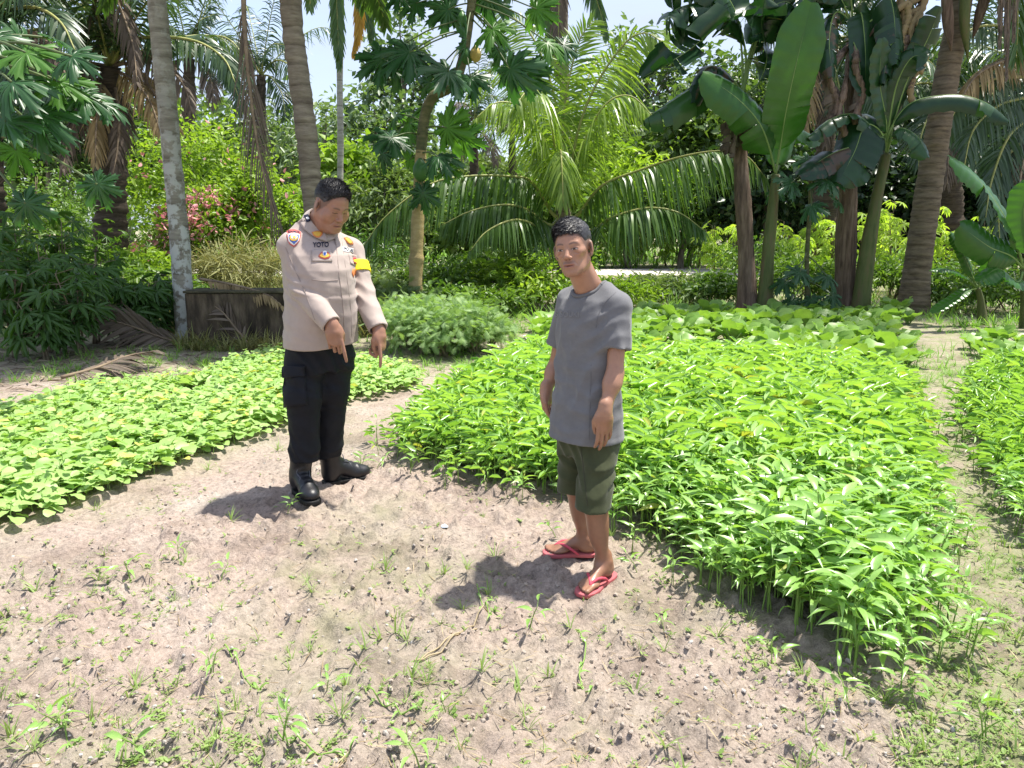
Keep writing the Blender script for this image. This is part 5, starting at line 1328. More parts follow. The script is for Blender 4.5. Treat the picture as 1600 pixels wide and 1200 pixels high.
UB = [(600, 14.5, 1.5, 0.8, M_DULL, BROAD, 'olive green shrub behind the yellow armband'), (690, 14.0, 1.2, 0.95, M_BUSH, BROAD, 'dark shrub right of the papaya trunk'), (745, 15.0, 1.5, 1.05, M_BUSH, STAR, 'dark leafy weed bush under the left coconut frond'),
      (800, 14.0, 1.4, 0.95, M_BUSHB, STAR, 'bright leafy weed bush left of the man'), (845, 13.5, 1.2, 0.8, M_BUSHB, BROAD, 'bright low bush directly behind the man\'s shoulder'), (770, 12.6, 1.1, 0.5, M_BUSH, NARROW, 'low dark bush behind the feathery row'),
      (710, 12.2, 0.9, 0.6, M_BUSH, BROAD, 'broad-leaved dark bush beside the papaya foot'), (960, 15.0, 1.6, 0.5, M_BUSHB, NARROW, 'narrow-leaved bush right of the man under the road'), (1010, 16.0, 1.7, 0.5, M_DULL, NARROW, 'dull green bush below the pale road'), (1070, 15.5, 1.6, 0.55, M_DULL, NARROW, 'thin olive bush left of the banana stems'),
      (1120, 15.0, 1.2, 0.6, M_BUSH, BROAD, 'green bush touching the dry banana stem'), (1240, 15.0, 1.4, 0.9, M_BUSH, NARROW, 'dark bush behind the thin young papaya'), (1290, 14.8, 1.2, 0.8, M_BUSHB, BROAD, 'bright bush left of the shaggy banana stem'), (1390, 14.6, 1.2, 0.9, M_BUSH, NARROW, 'dark bush left of the coconut trunk'),
      (1475, 14.5, 1.5, 0.95, M_BUSH, BROAD, 'dark bush right of the coconut trunk'), (1540, 13.5, 1.5, 0.7, M_BUSH, BROAD, 'low dark bush below the banana sucker'), (1590, 14.0, 1.6, 1.0, M_BUSH, NARROW, 'dark bush at the right edge behind the young banana'),
      (585, 17.5, 2.0, 1.4, M_COCO, NARROW, 'spiky green shrub left of the papaya trunk'), (270, 13.5, 1.3, 0.6, M_BUSH, STAR, 'green weed bush behind the pale palm'), (215, 13.0, 1.6, 0.9, M_BUSH, BROAD, 'dark bush left of the pale palm'), (230, 15.0, 1.2, 1.1, M_BUSHB, BROAD, 'bright shrub left of the pink flowering vine'),
      (30, 12.0, 2.2, 1.6, M_BUSH, STAR, 'dark thicket bush at the left edge'), (110, 13.0, 2.2, 1.7, M_BUSH, STAR, 'dark thicket bush under the oil palm'), (870, 19.0, 1.6, 1.2, M_BUSHB, BROAD, 'sunlit bush behind the young coconut stem'), (1170, 19.0, 1.8, 1.3, M_BUSH, BROAD, 'dark bush between the first banana stems'), (60, 21.0, 3.6, 3.2, M_BUSH, BROAD, 'tall dark bush far behind the left cassava thicket'), (150, 22.0, 3.6, 3.0, M_BUSH, BROAD, 'tall dark bush far behind the oil palm trunk'), (225, 21.0, 2.2, 2.2, M_BUSH, BROAD, 'mid-height bush behind the low pink flowering vine'), (-40, 19.0, 3.6, 3.2, M_BUSH, BROAD, 'tall bush at the left picture edge behind the papaya')]
for k, (px, Y, w, h, m, tm, lb) in enumerate(UB):
    s = 0.16 if tm is STAR else (0.13 if tm is BROAD else 0.17)
    bush('bush', lb, 'bush', px, Y, w, h, m, tm, 650 if tm is STAR else 1300, s * 0.6, s * 1.15, 440 + k, 'bushes of the undergrowth', 0.45, 26)
bush('flowering_vine', 'bush overgrown by a pink flowering vine behind the pale palm', 'bush', 345, 17.5, 2.4, 2.35, M_BUSHB, BROAD, 4200, 0.09, 0.17, 480, 'pink flowering vines', 0.35, 60, flowers=620, spread=0.2)
bush('flowering_vine', 'pink flowering vine low at the left of the pale palm', 'bush', 232, 17.0, 1.6, 1.1, M_BUSHB, BROAD, 1500, 0.08, 0.15, 481, 'pink flowering vines', 0.4, 30, flowers=170, spread=0.2)
bush('flowering_vine', 'green vine-covered bush with few pink flowers left of the grey palm', 'bush', 425, 17.8, 1.6, 3.0, M_BUSHB, BROAD, 3000, 0.09, 0.17, 482, 'pink flowering vines', 0.35, 40, flowers=60, spread=0.2)
bush('flowering_vine', 'tall green bush over the pink vine', 'bush', 330, 19.5, 3.4, 4.1, M_BUSHB, BROAD, 5200, 0.10, 0.19, 483, 'pink flowering vines', 0.4, 60, flowers=60, spread=0.2)
bush('tall_grass_clump', 'tawny clump of tall dry grass below the pink flowering vine', 'grass', 385, 15.5, 1.7, 1.15, M_TAWNY, [blade(0.07, 2, 0.1, 0.3, prof=diam)], 2600, 0.2, 0.45, 490, None, 0.5, 34)

# --- broadleaf trees in the distance
TL = [(520, 150, 30, 190, M_HAZE, NARROW, 0.45, 'airy small-leaved tree behind the areca stem'), (600, 130, 32, 190, M_HAZE, BROAD, 0.5, 'rubber tree with thin crown left of the bent papaya'), (640, 20, 36, 120, M_HAZE, BROAD, 0.5, 'taller rubber tree top above the papaya leaves'), (470, 180, 34, 150, M_HAZE, BROAD, 0.4, 'green tree behind the grey palm'),
      (700, 235, 46, 170, M_DULL, BROAD, 0.5, 'hazy low tree right of the papaya trunk'), (800, 240, 48, 200, M_DULL, BROAD, 0.5, 'hazy low tree behind the young coconut'), (960, 150, 38, 170, M_HAZE, BROAD, 0.5, 'rounded tree right of the young coconut'), (1000, 25, 34, 150, M_HAZE, BROAD, 0.45, 'tall rubber tree left of the torn banana leaves'),
      (1070, 160, 30, 150, M_TREE, BROAD, 0.5, 'bushy tree under the torn banana leaves'), (1140, 60, 36, 190, M_TREE, BROAD, 0.4, 'dark tree behind the upright banana leaves'), (1240, 40, 40, 200, M_TREE_SHADE, BROAD, 0.35, 'dark tree behind the oil palm between bananas'), (1350, 30, 42, 220, M_TREE_SHADE, BROAD, 0.35, 'dark tree behind the shaggy banana'), (1460, 60, 42, 220, M_TREE_SHADE, BROAD, 0.35, 'dark tree behind the coconut trunk'), (1570, 40, 40, 220, M_TREE_SHADE, BROAD, 0.35, 'dark tree at the right edge'),
      (920, 210, 30, 130, M_BUSHB, BROAD, 0.55, 'yellowish small tree right of the coconut crown'), (980, 235, 28, 120, M_BUSHB, NARROW, 0.6, 'sunlit yellow-green small tree above the road'), (90, 60, 36, 240, M_TREE_SHADE, BROAD, 0.35, 'dark tree behind the large oil palm'), (-20, 40, 36, 220, M_TREE_SHADE, BROAD, 0.35, 'dark tree at the left edge'), (220, 150, 38, 200, M_TREE, BROAD, 0.4, 'tree behind the pale palm'), (390, 190, 36, 180, M_TREE, BROAD, 0.4, 'tree behind the flowering vine'), (560, 220, 26, 150, M_BUSHB, BROAD, 0.4, 'leafy small tree behind the areca foot'), (600, 255, 24, 140, M_DULL, NARROW, 0.4, 'dull green small tree behind the officer\'s head'), (660, 270, 30, 140, M_BUSH, BROAD, 0.4, 'low green tree behind the papaya trunk'), (1180, 190, 26, 150, M_TREE_SHADE, BROAD, 0.35, 'dark small tree behind the upright banana leaf'), (1320, 210, 26, 160, M_TREE_SHADE, BROAD, 0.35, 'dark small tree behind the sunlit cassava'), (1450, 230, 26, 170, M_TREE_SHADE, BROAD, 0.35, 'dark small tree behind the coconut trunk foot'), (1570, 220, 25, 170, M_TREE_SHADE, BROAD, 0.35, 'dark small tree near the right edge'), (860, 270, 27, 160, M_BUSH, BROAD, 0.45, 'low tree behind the coconut stem'), (760, 285, 27, 150, M_BUSH, BROAD, 0.4, 'low dark tree behind the left coconut frond'), (1060, 270, 27, 150, M_BUSH, NARROW, 0.5, 'low tree behind the right coconut frond')]
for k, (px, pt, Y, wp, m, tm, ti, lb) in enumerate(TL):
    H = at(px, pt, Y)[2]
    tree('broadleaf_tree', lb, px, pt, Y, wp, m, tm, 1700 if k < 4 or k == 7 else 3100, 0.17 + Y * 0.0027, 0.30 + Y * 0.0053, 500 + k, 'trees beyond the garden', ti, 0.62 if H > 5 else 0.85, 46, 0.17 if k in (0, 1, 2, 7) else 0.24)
# far wood closing the view
fw = MB(); r = np.random.default_rng(5)
for k in range(46):
    px = -500 + k * 58 + r.normal(0, 15); Y = r.uniform(58, 80)
    top = at(px, (r.uniform(215, 262) if 480 < px < 1010 else r.uniform(95, 190)), Y)[2]
    C = np.array([at(px, 400, Y)[0], Y, top * 0.5]); leaf_cloud(fw, C, (5.0, 3.0, top * 0.5), 900, FAR_B, 0.6, 1.3, 24, 0.26, r.uniform(0.3, 0.6), 0.2, 900 + k, shell=0.4)
tag(fw.build('distant_wood', M_TREE), 'distant wood closing the view behind the trees', 'wood', kind='stuff')

# --- low concrete wall, fallen fronds, litter
def box_mesh(mb, c, s, rotz=0, tint=0.5, mat=0, bevel=0.0):
    x, y, z = np.array(s) / 2
    V = np.array([(-x, -y, -z), (x, -y, -z), (x, y, -z), (-x, y, -z), (-x, -y, z), (x, -y, z), (x, y, z), (-x, y, z)])
    cz_, sz = math.cos(rotz), math.sin(rotz)
    V = np.stack([V[:, 0] * cz_ - V[:, 1] * sz, V[:, 0] * sz + V[:, 1] * cz_, V[:, 2]], 1) + np.array(c)
    mb.add(V, None, [(0, 3, 2, 1), (4, 5, 6, 7), (0, 1, 5, 4), (1, 2, 6, 5), (2, 3, 7, 6), (3, 0, 4, 7)], tint, mat)
def wall_mat():
    m = rough_mat('stained_concrete', [(0.022, 0.018, 0.013), (0.055, 0.043, 0.030), (0.11, 0.085, 0.058), (0.18, 0.145, 0.10)], 3.2, 0.95, 0.6, 22, stretch=(2.2, 2.2, 0.55), pos=[0.30, 0.45, 0.58, 0.74])
    return m
M_WALL = wall_mat()
p0, p1 = gnd(296, 541), gnd(452, 541)
e = empty('concrete_wall', ((p0[0] + p1[0]) / 2, p0[1] + 0.25, 0), 'low dark stained concrete wall between the pale palm and the officer', 'wall')
wb = MB(); hgt = at(370, 459, p0[1])[2]
nx_, nz_ = 28, 14
gx_, gz_ = np.meshgrid(np.linspace(p0[0], p1[0], nx_), np.linspace(-0.1, hgt, nz_))
for yy, sgn in ((p0[1], 1), (p0[1] + 0.5, -1)):
    V = np.stack([gx_.ravel(), np.full(gx_.size, yy), gz_.ravel()], 1); V[:, 1] += (vnoise3(V, 7.0, 2) - 0.5) * 0.035
    a = np.arange((nx_ - 1) * (nz_ - 1)); b = (a // (nx_ - 1)) * nx_ + a % (nx_ - 1); q = np.stack([b, b + 1, b + nx_ + 1, b + nx_], 1)
    wb.add(V, None, q if sgn > 0 else q[:, ::-1])
for xx in (p0[0], p1[0]):
    wb.add([(xx, p0[1], -.1), (xx, p0[1] + .5, -.1), (xx, p0[1] + .5, hgt), (xx, p0[1], hgt)], None, [(0, 1, 2, 3)])
wb.build('wall_body', M_WALL, e)
cp = MB(); box_mesh(cp, ((p0[0] + p1[0]) / 2, p0[1] + 0.25, hgt + 0.022), (p1[0] - p0[0] + 0.03, 0.54, 0.03)); cp.build('coping', rough_mat('mossy_concrete', [(0.03, 0.027, 0.018), (0.07, 0.064, 0.038), (0.12, 0.11, 0.065)], 6, 0.95, 0.5), e)

def lone_frond(label, P, L_, n, mat, seed, up=(0, -0.3, 1), hang=0.2, w=0.035, ragged=0.2, loc=None, fwd=1.2):
    P = np.asarray(P); e = empty('fallen_frond', P.min(0) if loc is None else loc, label, 'palm frond', 'fallen dry fronds')
    frond(e, P, L_, n, w, mat, M_RIBD, hang, up=up, seed=seed, r0=0.022, start=0.1, fwd=fwd, ragged=ragged, name='leaflets')
lone_frond('fallen grey dry frond lying with comb-like leaflets under the cassava', pix([(300, 542, 9.75), (250, 526, 9.6), (200, 508, 9.5), (155, 497, 9.45), (125, 500, 9.4)]), 0.55, 60, M_DEADF, 51, up=(0, -1, 0.2), hang=0.25, fwd=1.3)
lone_frond('second fallen dry frond lying on the bare ground at left', pix([(95, 590, 7.3), (150, 575, 7.5), (200, 556, 7.9), (245, 548, 8.2)]), 0.35, 40, M_DEADF, 52, up=(0, -.4, 1), hang=0.4)
lone_frond('dry tan frond draped over the top of the concrete wall', pix([(312, 436, 10.1), (345, 441, 10.0), (385, 450, 9.85), (420, 462, 9.65), (440, 478, 9.6)]), 0.30, 44, M_TANF, 53, up=(0, -0.5, 1), hang=1.2)
lone_frond('broken dry frond stalks leaning against the concrete wall', pix([(395, 545, 9.5), (370, 515, 9.6), (350, 490, 9.65), (335, 478, 9.7)]), 0.4, 14, M_DEADF, 54, up=(0, -1, 0), hang=0.3, ragged=0.5)
lt = MB(); r = np.random.default_rng(8)
x = r.uniform(-7.5, -2.2, 1600); y = r.uniform(6.9, 10.2, 1600); k = ~inside(BED_LEFT, x, y); x, y = x[k], y[k]; n = len(x)
d = np.stack([np.cos(a := r.uniform(0, 6.28, n)), np.sin(a), r.normal(0.05, 0.12, n)], 1)
lt.inst(blade(0.10, 2, 0.1, 0.1, prof=diam), rot_to(d, roll=r.normal(0, .4, n)) * r.uniform(0.08, 0.30, n)[:, None, None], np.stack([x, y, ground_z(x, y) + 0.015], 1), r.random(n))
tag(lt.build('dry_leaf_litter', M_LITTER), 'dry leaf litter on the shaded ground behind the left bed', 'leaf litter', kind='stuff')

# --- grass and weeds over the back ground
def tuft_tmpl(n, w, seed, lean=0.5):
    r = np.random.default_rng(seed); Vs, Qs, off = [], [], 0
    b = ribbon(w, 3, lambda t: (0.7, 1.0, 0.6, 0.05)[int(round(t * 3))], 0.35)
    for i in range(n):
        a = r.uniform(0, 6.28); el = r.uniform(0.55, 1.45)
        d = np.array([math.cos(a) * math.cos(el), math.sin(a) * math.cos(el), math.sin(el)])
        Vs.append(b[0] @ (rot_to(d)[0] * r.uniform(0.6, 1.1)).T + [r.normal(0, 0.06), r.normal(0, 0.06), -0.03]); Qs.append(b[2] + off); off += len(b[0])
    return np.vstack(Vs), np.zeros((0, 3), np.int64), np.vstack(Qs)
TUFT = [tuft_tmpl(9, 0.05, s) for s in range(4)]
def grass_area(name, label, n, X, Yr, hmin, hmax, mat, seed, keep=None, tint=0.5):
    r = np.random.default_rng(seed); mb = MB()
    y = r.uniform(*Yr, n); x = r.uniform(X[0], X[1], n) * y / 10.0
    k = keep(x, y) if keep else np.ones(n, bool)
    x, y = x[k], y[k]; n = len(x)
    s = r.uniform(hmin, hmax, n); a = r.uniform(0, 6.28, n); q = r.integers(0, 4, n)
    for j in range(4):
        sl = q == j; mb.inst(TUFT[j], rz(a[sl]) * s[sl][:, None, None], np.stack([x[sl], y[sl], ground_z(x[sl], y[sl])], 1), np.clip(tint + r.normal(0, .2, sl.sum()), 0, 1))
    tag(mb.build(name, mat), label, 'grass', kind='stuff')
offroad = lambda x, y: np.abs(y - (25.6 + 0.012 * x)) > 2.2
grass_area('verge_grass', 'mixed grass and weeds covering the ground between the beds and the road', 4000, (-9, 9), (11.5, 23.4), 0.14, 0.44, M_GRASS, 21, lambda x, y: ~((x > 1.2) & (x < 7) & (y < 13.8)) & ~((x > 1.5) & (x < 8) & (y > 20)))
grass_area('dry_verge_grass', 'tawny dry grass along the near edge of the road', 3600, (-9, 9), (16, 23.4), 0.25, 0.6, M_TAWNY, 22, lambda x, y: (fbm2(x * .35, y * .35, 2, 4) > 0.42) & ~((x > 1.5) & (x < 8) & (y > 19)))
grass_area('path_grass', 'short green grass and weeds creeping over the right path', 3000, (2.0, 7.5), (3.0, 9.2), 0.02, 0.075, M_GRASS, 27, lambda x, y: inside(PATH_R, x, y))
grass_area('wall_foot_grass', 'dry grass tufts along the foot of the concrete wall', 160, (-4.6, -2.4), (9.1, 9.7), 0.12, 0.4, M_TAWNY, 26)
grass_area('wall_grass', 'tawny green grass growing behind and over the concrete wall', 900, (-4.9, -1.6), (10.35, 14.5), 0.25, 0.6, M_TAWNY, 25)
grass_area('far_grass', 'grass and scrub beyond the road', 1900, (-9, 9), (28.0, 46), 0.5, 1.3, M_GRASS, 23)
ob = lambda x, y: ~inside(BED_MAIN, x, y) & ~inside(BED_LEFT, x, y) & ~inside(BED_RIGHT, x, y)
grass_area('garden_weeds', 'short weedy grass around the back of the garden beds', 4000, (-9, 9), (7.2, 12.5), 0.05, 0.20, M_GRASS, 24, lambda x, y: ob(x, y) & ((x > 0) | (fbm2(x, y, 2, 14) > 0.42)) & ~((x > 1.2) & (x < 6.4) & (y > 9.6)))

# ================================================================== PEOPLE (signed-distance modelling)
def sdf_mesh(fn, lo, hi, h, B=12):
    lo, hi = np.array(lo, float), np.array(hi, float)
    nb = np.maximum(1, np.ceil((hi - lo) / (h * B)).astype(int))
    g = np.stack(np.meshgrid(*[np.arange(k) for k in nb], indexing='ij'), -1).reshape(-1, 3)
    ctr = lo + (g + 0.5) * B * h
    d = fn(ctr)
    g = g[np.abs(d) < B * h * 0.87 * 1.35 + 0.004]
    N = nb * B + 2
    s = np.arange(B + 1)
    lat = np.stack(np.meshgrid(s, s, s, indexing='ij'), -1)
    ids, pos, quads = [], [], []
    def key(c): return (c[..., 0].astype(np.int64) * N[1] + c[..., 1]) * N[2] + c[..., 2]
    corners = [(i, j, k) for i in (0, 1) for j in (0, 1) for k in (0, 1)]
    for c0 in range(0, len(g), 40):
        gb = g[c0:c0 + 40]
        I = gb[:, None, None, None, :] * B + lat[None]
        D = fn((lo + I.reshape(-1, 3) * h)).reshape(I.shape[:-1])
        S = D < 0
        cnt = sum(S[:, a:a + B, b:b + B, c:c + B].astype(np.int8) for a, b, c in corners)
        act = (cnt > 0) & (cnt < 8)
        acc = np.zeros(act.shape + (3,)); num = np.zeros(act.shape)
        for ax in range(3):
            o = [x for x in range(3) if x != ax]
            for u in (0, 1):
                for v in (0, 1):
                    st = [0, 0, 0]; st[o[0]] = u; st[o[1]] = v
                    en = list(st); en[ax] = 1
                    d0 = D[:, st[0]:st[0] + B, st[1]:st[1] + B, st[2]:st[2] + B]
                    d1 = D[:, en[0]:en[0] + B, en[1]:en[1] + B, en[2]:en[2] + B]
                    m = (d0 < 0) != (d1 < 0)
                    t = np.where(m, d0 / np.where(m, d0 - d1, 1), 0)
                    for q in range(3):
                        acc[..., q] += np.where(m, st[q] + (t if q == ax else 0), 0)
                    num += m
        bi, x, y, z = np.nonzero(act)
        cell = np.stack([gb[bi, 0] * B + x, gb[bi, 1] * B + y, gb[bi, 2] * B + z], -1)
        ids.append(key(cell)); pos.append(lo + (cell + acc[bi, x, y, z] / num[bi, x, y, z][:, None]) * h)
        for ax in range(3):
            b_, c_ = (ax + 1) % 3, (ax + 2) % 3
            e = [0, 0, 0]; e[ax] = 1
            s0 = S[:, :B, :B, :B]; s1 = S[:, e[0]:e[0] + B, e[1]:e[1] + B, e[2]:e[2] + B]
            bi, x, y, z = np.nonzero(s0 != s1)
            p = np.stack([gb[bi, 0] * B + x, gb[bi, 1] * B + y, gb[bi, 2] * B + z], -1)
            eb = np.zeros(3, int); eb[b_] = 1; ec = np.zeros(3, int); ec[c_] = 1
            ok = ((p - eb - ec) >= 0).all(1)
            p = p[ok]; fl = s0[bi, x, y, z][ok]
            q = np.stack([key(p - eb - ec), key(p - ec), key(p), key(p - eb)], 1)
            q[~fl] = q[~fl][:, ::-1]
            quads.append(q)
    ids = np.concatenate(ids); pos = np.concatenate(pos); quads = np.concatenate(quads)
    o = np.argsort(ids); ids, pos = ids[o], pos[o]
    k = np.searchsorted(ids, quads); k = np.clip(k, 0, len(ids) - 1)
    ok = (ids[k] == quads).all(1)
    return pos, k[ok]
def smin(a, b, k):
    h = np.maximum(k - np.abs(a - b), 0) / k
    return np.minimum(a, b) - h * h * k * 0.25
def smax(a, b, k): return -smin(-a, -b, k)
def rcone(P, a, b, ra, rb):
    a, b = np.asarray(a, float), np.asarray(b, float)
    ab = b - a; t = np.clip(((P - a) @ ab) / (ab @ ab), 0, 1)
    return np.linalg.norm(P - a - t[:, None] * ab, axis=1) - (ra + (rb - ra) * t)
def ell(P, c, r, M=None):
    q = P - np.asarray(c, float)
    if M is not None: q = q @ M
    r = np.asarray(r, float); q1 = q / r
    k0 = np.linalg.norm(q1, axis=1); k1 = np.linalg.norm(q1 / r, axis=1)
    return k0 * (k0 - 1) / np.maximum(k1, 1e-9)
def loft(P, z, cx, cy, a, b, e=2.3):
    Z = P[:, 2]
    A, Bb = np.interp(Z, z, a), np.interp(Z, z, b)
    x = np.abs(P[:, 0] - np.interp(Z, z, cx)) / A; y = np.abs(P[:, 1] - np.interp(Z, z, cy)) / Bb
    return np.maximum(((x ** e + y ** e) ** (1 / e) - 1) * np.minimum(A, Bb), Z - z[-1])
def chain(P, pts, rs, k=0.0):
    d = None
    for i in range(len(pts) - 1):
        q = rcone(P, pts[i], pts[i + 1], rs[i], rs[i + 1]); d = q if d is None else np.minimum(d, q)
    return d
def Rz(a): c, s = math.cos(a), math.sin(a); return np.array([[c, -s, 0], [s, c, 0], [0, 0, 1.0]])
def Rx(a): c, s = math.cos(a), math.sin(a); return np.array([[1.0, 0, 0], [0, c, -s], [0, s, c]])
def Ry(a): c, s = math.cos(a), math.sin(a); return np.array([[c, 0, s], [0, 1.0, 0], [-s, 0, c]])

def skin_mat(name, rough=0.38):
    m, n, out = mat_new(name)
    a = n.nodes.new('ShaderNodeAttribute'); a.attribute_name = 'col'
    tc = n.nodes.new('ShaderNodeTexCoord')
    nz = n.nodes.new('ShaderNodeTexNoise'); nz.inputs['Scale'].default_value = 45; nz.inputs['Detail'].default_value = 5
    n.links.new(tc.outputs['Object'], nz.inputs['Vector'])
    rp = n.nodes.new('ShaderNodeValToRGB'); rp.color_ramp.elements[0].color = (0.82, 0.80, 0.80, 1); rp.color_ramp.elements[1].color = (1.12, 1.08, 1.06, 1)
    n.links.new(nz.outputs['Fac'], rp.inputs[0])
    mu = n.nodes.new('ShaderNodeMixRGB'); mu.blend_type = 'MULTIPLY'; mu.inputs[0].default_value = 1
    n.links.new(a.outputs['Color'], mu.inputs[1]); n.links.new(rp.outputs[0], mu.inputs[2])
    p = n.nodes.new('ShaderNodeBsdfPrincipled'); p.inputs['Roughness'].default_value = rough; p.inputs['Specular IOR Level'].default_value = 0.45
    n.links.new(mu.outputs[0], p.inputs['Base Color'])
    n2 = n.nodes.new('ShaderNodeTexNoise'); n2.inputs['Scale'].default_value = 260; n.links.new(tc.outputs['Object'], n2.inputs['Vector'])
    bp = n.nodes.new('ShaderNodeBump'); bp.inputs['Strength'].default_value = 0.15; bp.inputs['Distance'].default_value = 0.002
    n.links.new(n2.outputs['Fac'], bp.inputs['Height']); n.links.new(bp.outputs[0], p.inputs['Normal'])
    n.links.new(p.outputs[0], out.inputs[0])
    return m
def cloth_mat(name, col, rough=0.85, weave=900, var=0.12, bump=0.25, streak=None, spec=0.2, sheen=0.15):
    m, n, out = mat_new(name)
    tc = n.nodes.new('ShaderNodeTexCoord')
    nz = n.nodes.new('ShaderNodeTexNoise'); nz.inputs['Scale'].default_value = 14; nz.inputs['Detail'].default_value = 7; nz.inputs['Roughness'].default_value = 0.7
    mp = n.nodes.new('ShaderNodeMapping'); mp.inputs['Scale'].default_value = streak or (1, 1, 1)
    n.links.new(tc.outputs['Object'], mp.inputs[0]); n.links.new(mp.outputs[0], nz.inputs['Vector'])
    rp = n.nodes.new('ShaderNodeValToRGB'); rp.color_ramp.elements[0].position, rp.color_ramp.elements[1].position = 0.3, 0.7
    rp.color_ramp.elements[0].color = c4([c * (1 - var) for c in col]); rp.color_ramp.elements[1].color = c4([c * (1 + var) for c in col])
    n.links.new(nz.outputs['Fac'], rp.inputs[0])
    p = n.nodes.new('ShaderNodeBsdfPrincipled'); p.inputs['Roughness'].default_value = rough; p.inputs['Specular IOR Level'].default_value = spec
    p.inputs['Sheen Weight'].default_value = sheen
    n.links.new(rp.outputs[0], p.inputs['Base Color'])
    w = n.nodes.new('ShaderNodeTexNoise'); w.inputs['Scale'].default_value = weave; w.inputs['Detail'].default_value = 2
    n.links.new(tc.outputs['Object'], w.inputs['Vector'])
    bp = n.nodes.new('ShaderNodeBump'); bp.inputs['Strength'].default_value = bump; bp.inputs['Distance'].default_value = 0.002
    n.links.new(w.outputs['Fac'], bp.inputs['Height']); n.links.new(bp.outputs[0], p.inputs['Normal'])
    n.links.new(p.outputs[0], out.inputs[0])
    return m
def plain(name, col, rough=0.6, spec=0.3):
    m, n, out = mat_new(name)
    p = n.nodes.new('ShaderNodeBsdfPrincipled'); p.inputs['Base Color'].default_value = c4(col); p.inputs['Roughness'].default_value = rough; p.inputs['Specular IOR Level'].default_value = spec
    n.links.new(p.outputs[0], out.inputs[0]); return m

class Body:
    """local frame: x = the person's left, y = forward, z = up"""
    def __init__(s, O, yaw, name, label):
        s.O = np.array(O, float); s.F = np.array([math.sin(yaw), -math.cos(yaw), 0]); s.Lf = np.array([-s.F[1], s.F[0], 0])
        s.A = np.stack([s.Lf, s.F, [0, 0, 1]], 1)            # local -> world columns
        s.root = empty(name, s.O, label, 'person')
    def w(s, p): return s.O + np.asarray(p) @ s.A.T
    def l(s, p): return (np.asarray(p) - s.O) @ s.A
    def px(s, px, py, Y): return s.l(at(px, py, Y))
    def g(s, px, py): return s.l(gnd(px, py))
    def obj(s, name, parts, mat, parent=None, col=None, smooth=2):
        """parts: list of (verts local, quads)"""
        V, Q, off = [], [], 0
        for v, q in parts:
            V.append(v); Q.append(q + off); off += len(v)
        V, Q = np.concatenate(V), np.concatenate(Q)
        for _ in range(smooth):                               # light Laplacian to take out lattice steps
            acc = np.zeros_like(V); n = np.zeros(len(V))
            for a, b in ((0, 1), (1, 2), (2, 3), (3, 0)):
                np.add.at(acc, Q[:, a], V[Q[:, b]]); np.add.at(n, Q[:, a], 1); np.add.at(acc, Q[:, b], V[Q[:, a]]); np.add.at(n, Q[:, b], 1)
            V = V * 0.5 + 0.5 * acc / np.maximum(n, 1)[:, None]
        mb = MB(); mb.add(s.w(V), None, Q)
        o = mb.build(name, mat, parent or s.root)
        if col is not None:
            c = np.ones((len(V), 4)); c[:, :3] = col(V)
            a = o.data.attributes.new('col', 'FLOAT_COLOR', 'POINT'); a.data.foreach_set('color', c.astype(np.float32).ravel())
        return o

def hand_sdf(P, wrist, Mh, curls, side=1, thumb=0.3, s=1.0):
    """Mh columns: thumb side, finger direction, back of hand. curls: 4 tuples of joint bends (index first)"""
    q = ((P - np.asarray(wrist)) @ Mh) / s
    d = ell(q, (0.002, 0.048, 0.0), (0.041, 0.056, 0.017))
    d = smin(d, rcone(q, (0, -0.03, 0), (0, 0.03, 0), 0.026, 0.030), 0.02)
    d = smin(d, ell(q, (0.022, 0.035, -0.010), (0.020, 0.032, 0.014)), 0.012)
    fx = (0.029, 0.010, -0.010, -0.028); ln = ((0.043, 0.026, 0.021), (0.047, 0.030, 0.022), (0.043, 0.028, 0.021), (0.034, 0.021, 0.019)); y0 = (0.088, 0.093, 0.088, 0.078)
    for i in range(4):
        p = np.array([fx[i], y0[i] - 0.012, 0.001]); a = 0.0; pts = [p]
        for j in range(3):
            a += curls[i][j]
            p = p + np.array([0.05 * (fx[i] / 0.03) * math.cos(a), math.cos(a), -math.sin(a)]) * (ln[i][j] + (0.012 if j == 0 else 0)); pts.append(p)
        rr = [0.0098, 0.0090, 0.0082, 0.0070] if i < 3 else [0.0086, 0.0078, 0.0071, 0.0062]
        f = chain(q, pts, rr)
        f = np.minimum(f, np.linalg.norm(q - pts[1], axis=1) - rr[1] * 1.06)
        d = smin(d, f, 0.003)
    t = thumb
    tp = [np.array([0.024, 0.018, -0.006]), np.array([0.046 - 0.01 * t, 0.048, -0.012 - 0.012 * t]), np.array([0.050 - 0.022 * t, 0.078, -0.016 - 0.016 * t]), np.array([0.048 - 0.03 * t, 0.102, -0.018 - 0.018 * t])]
    d = smin(d, chain(q, tp, [0.016, 0.0125, 0.0105, 0.0085]), 0.010)
    return d * s

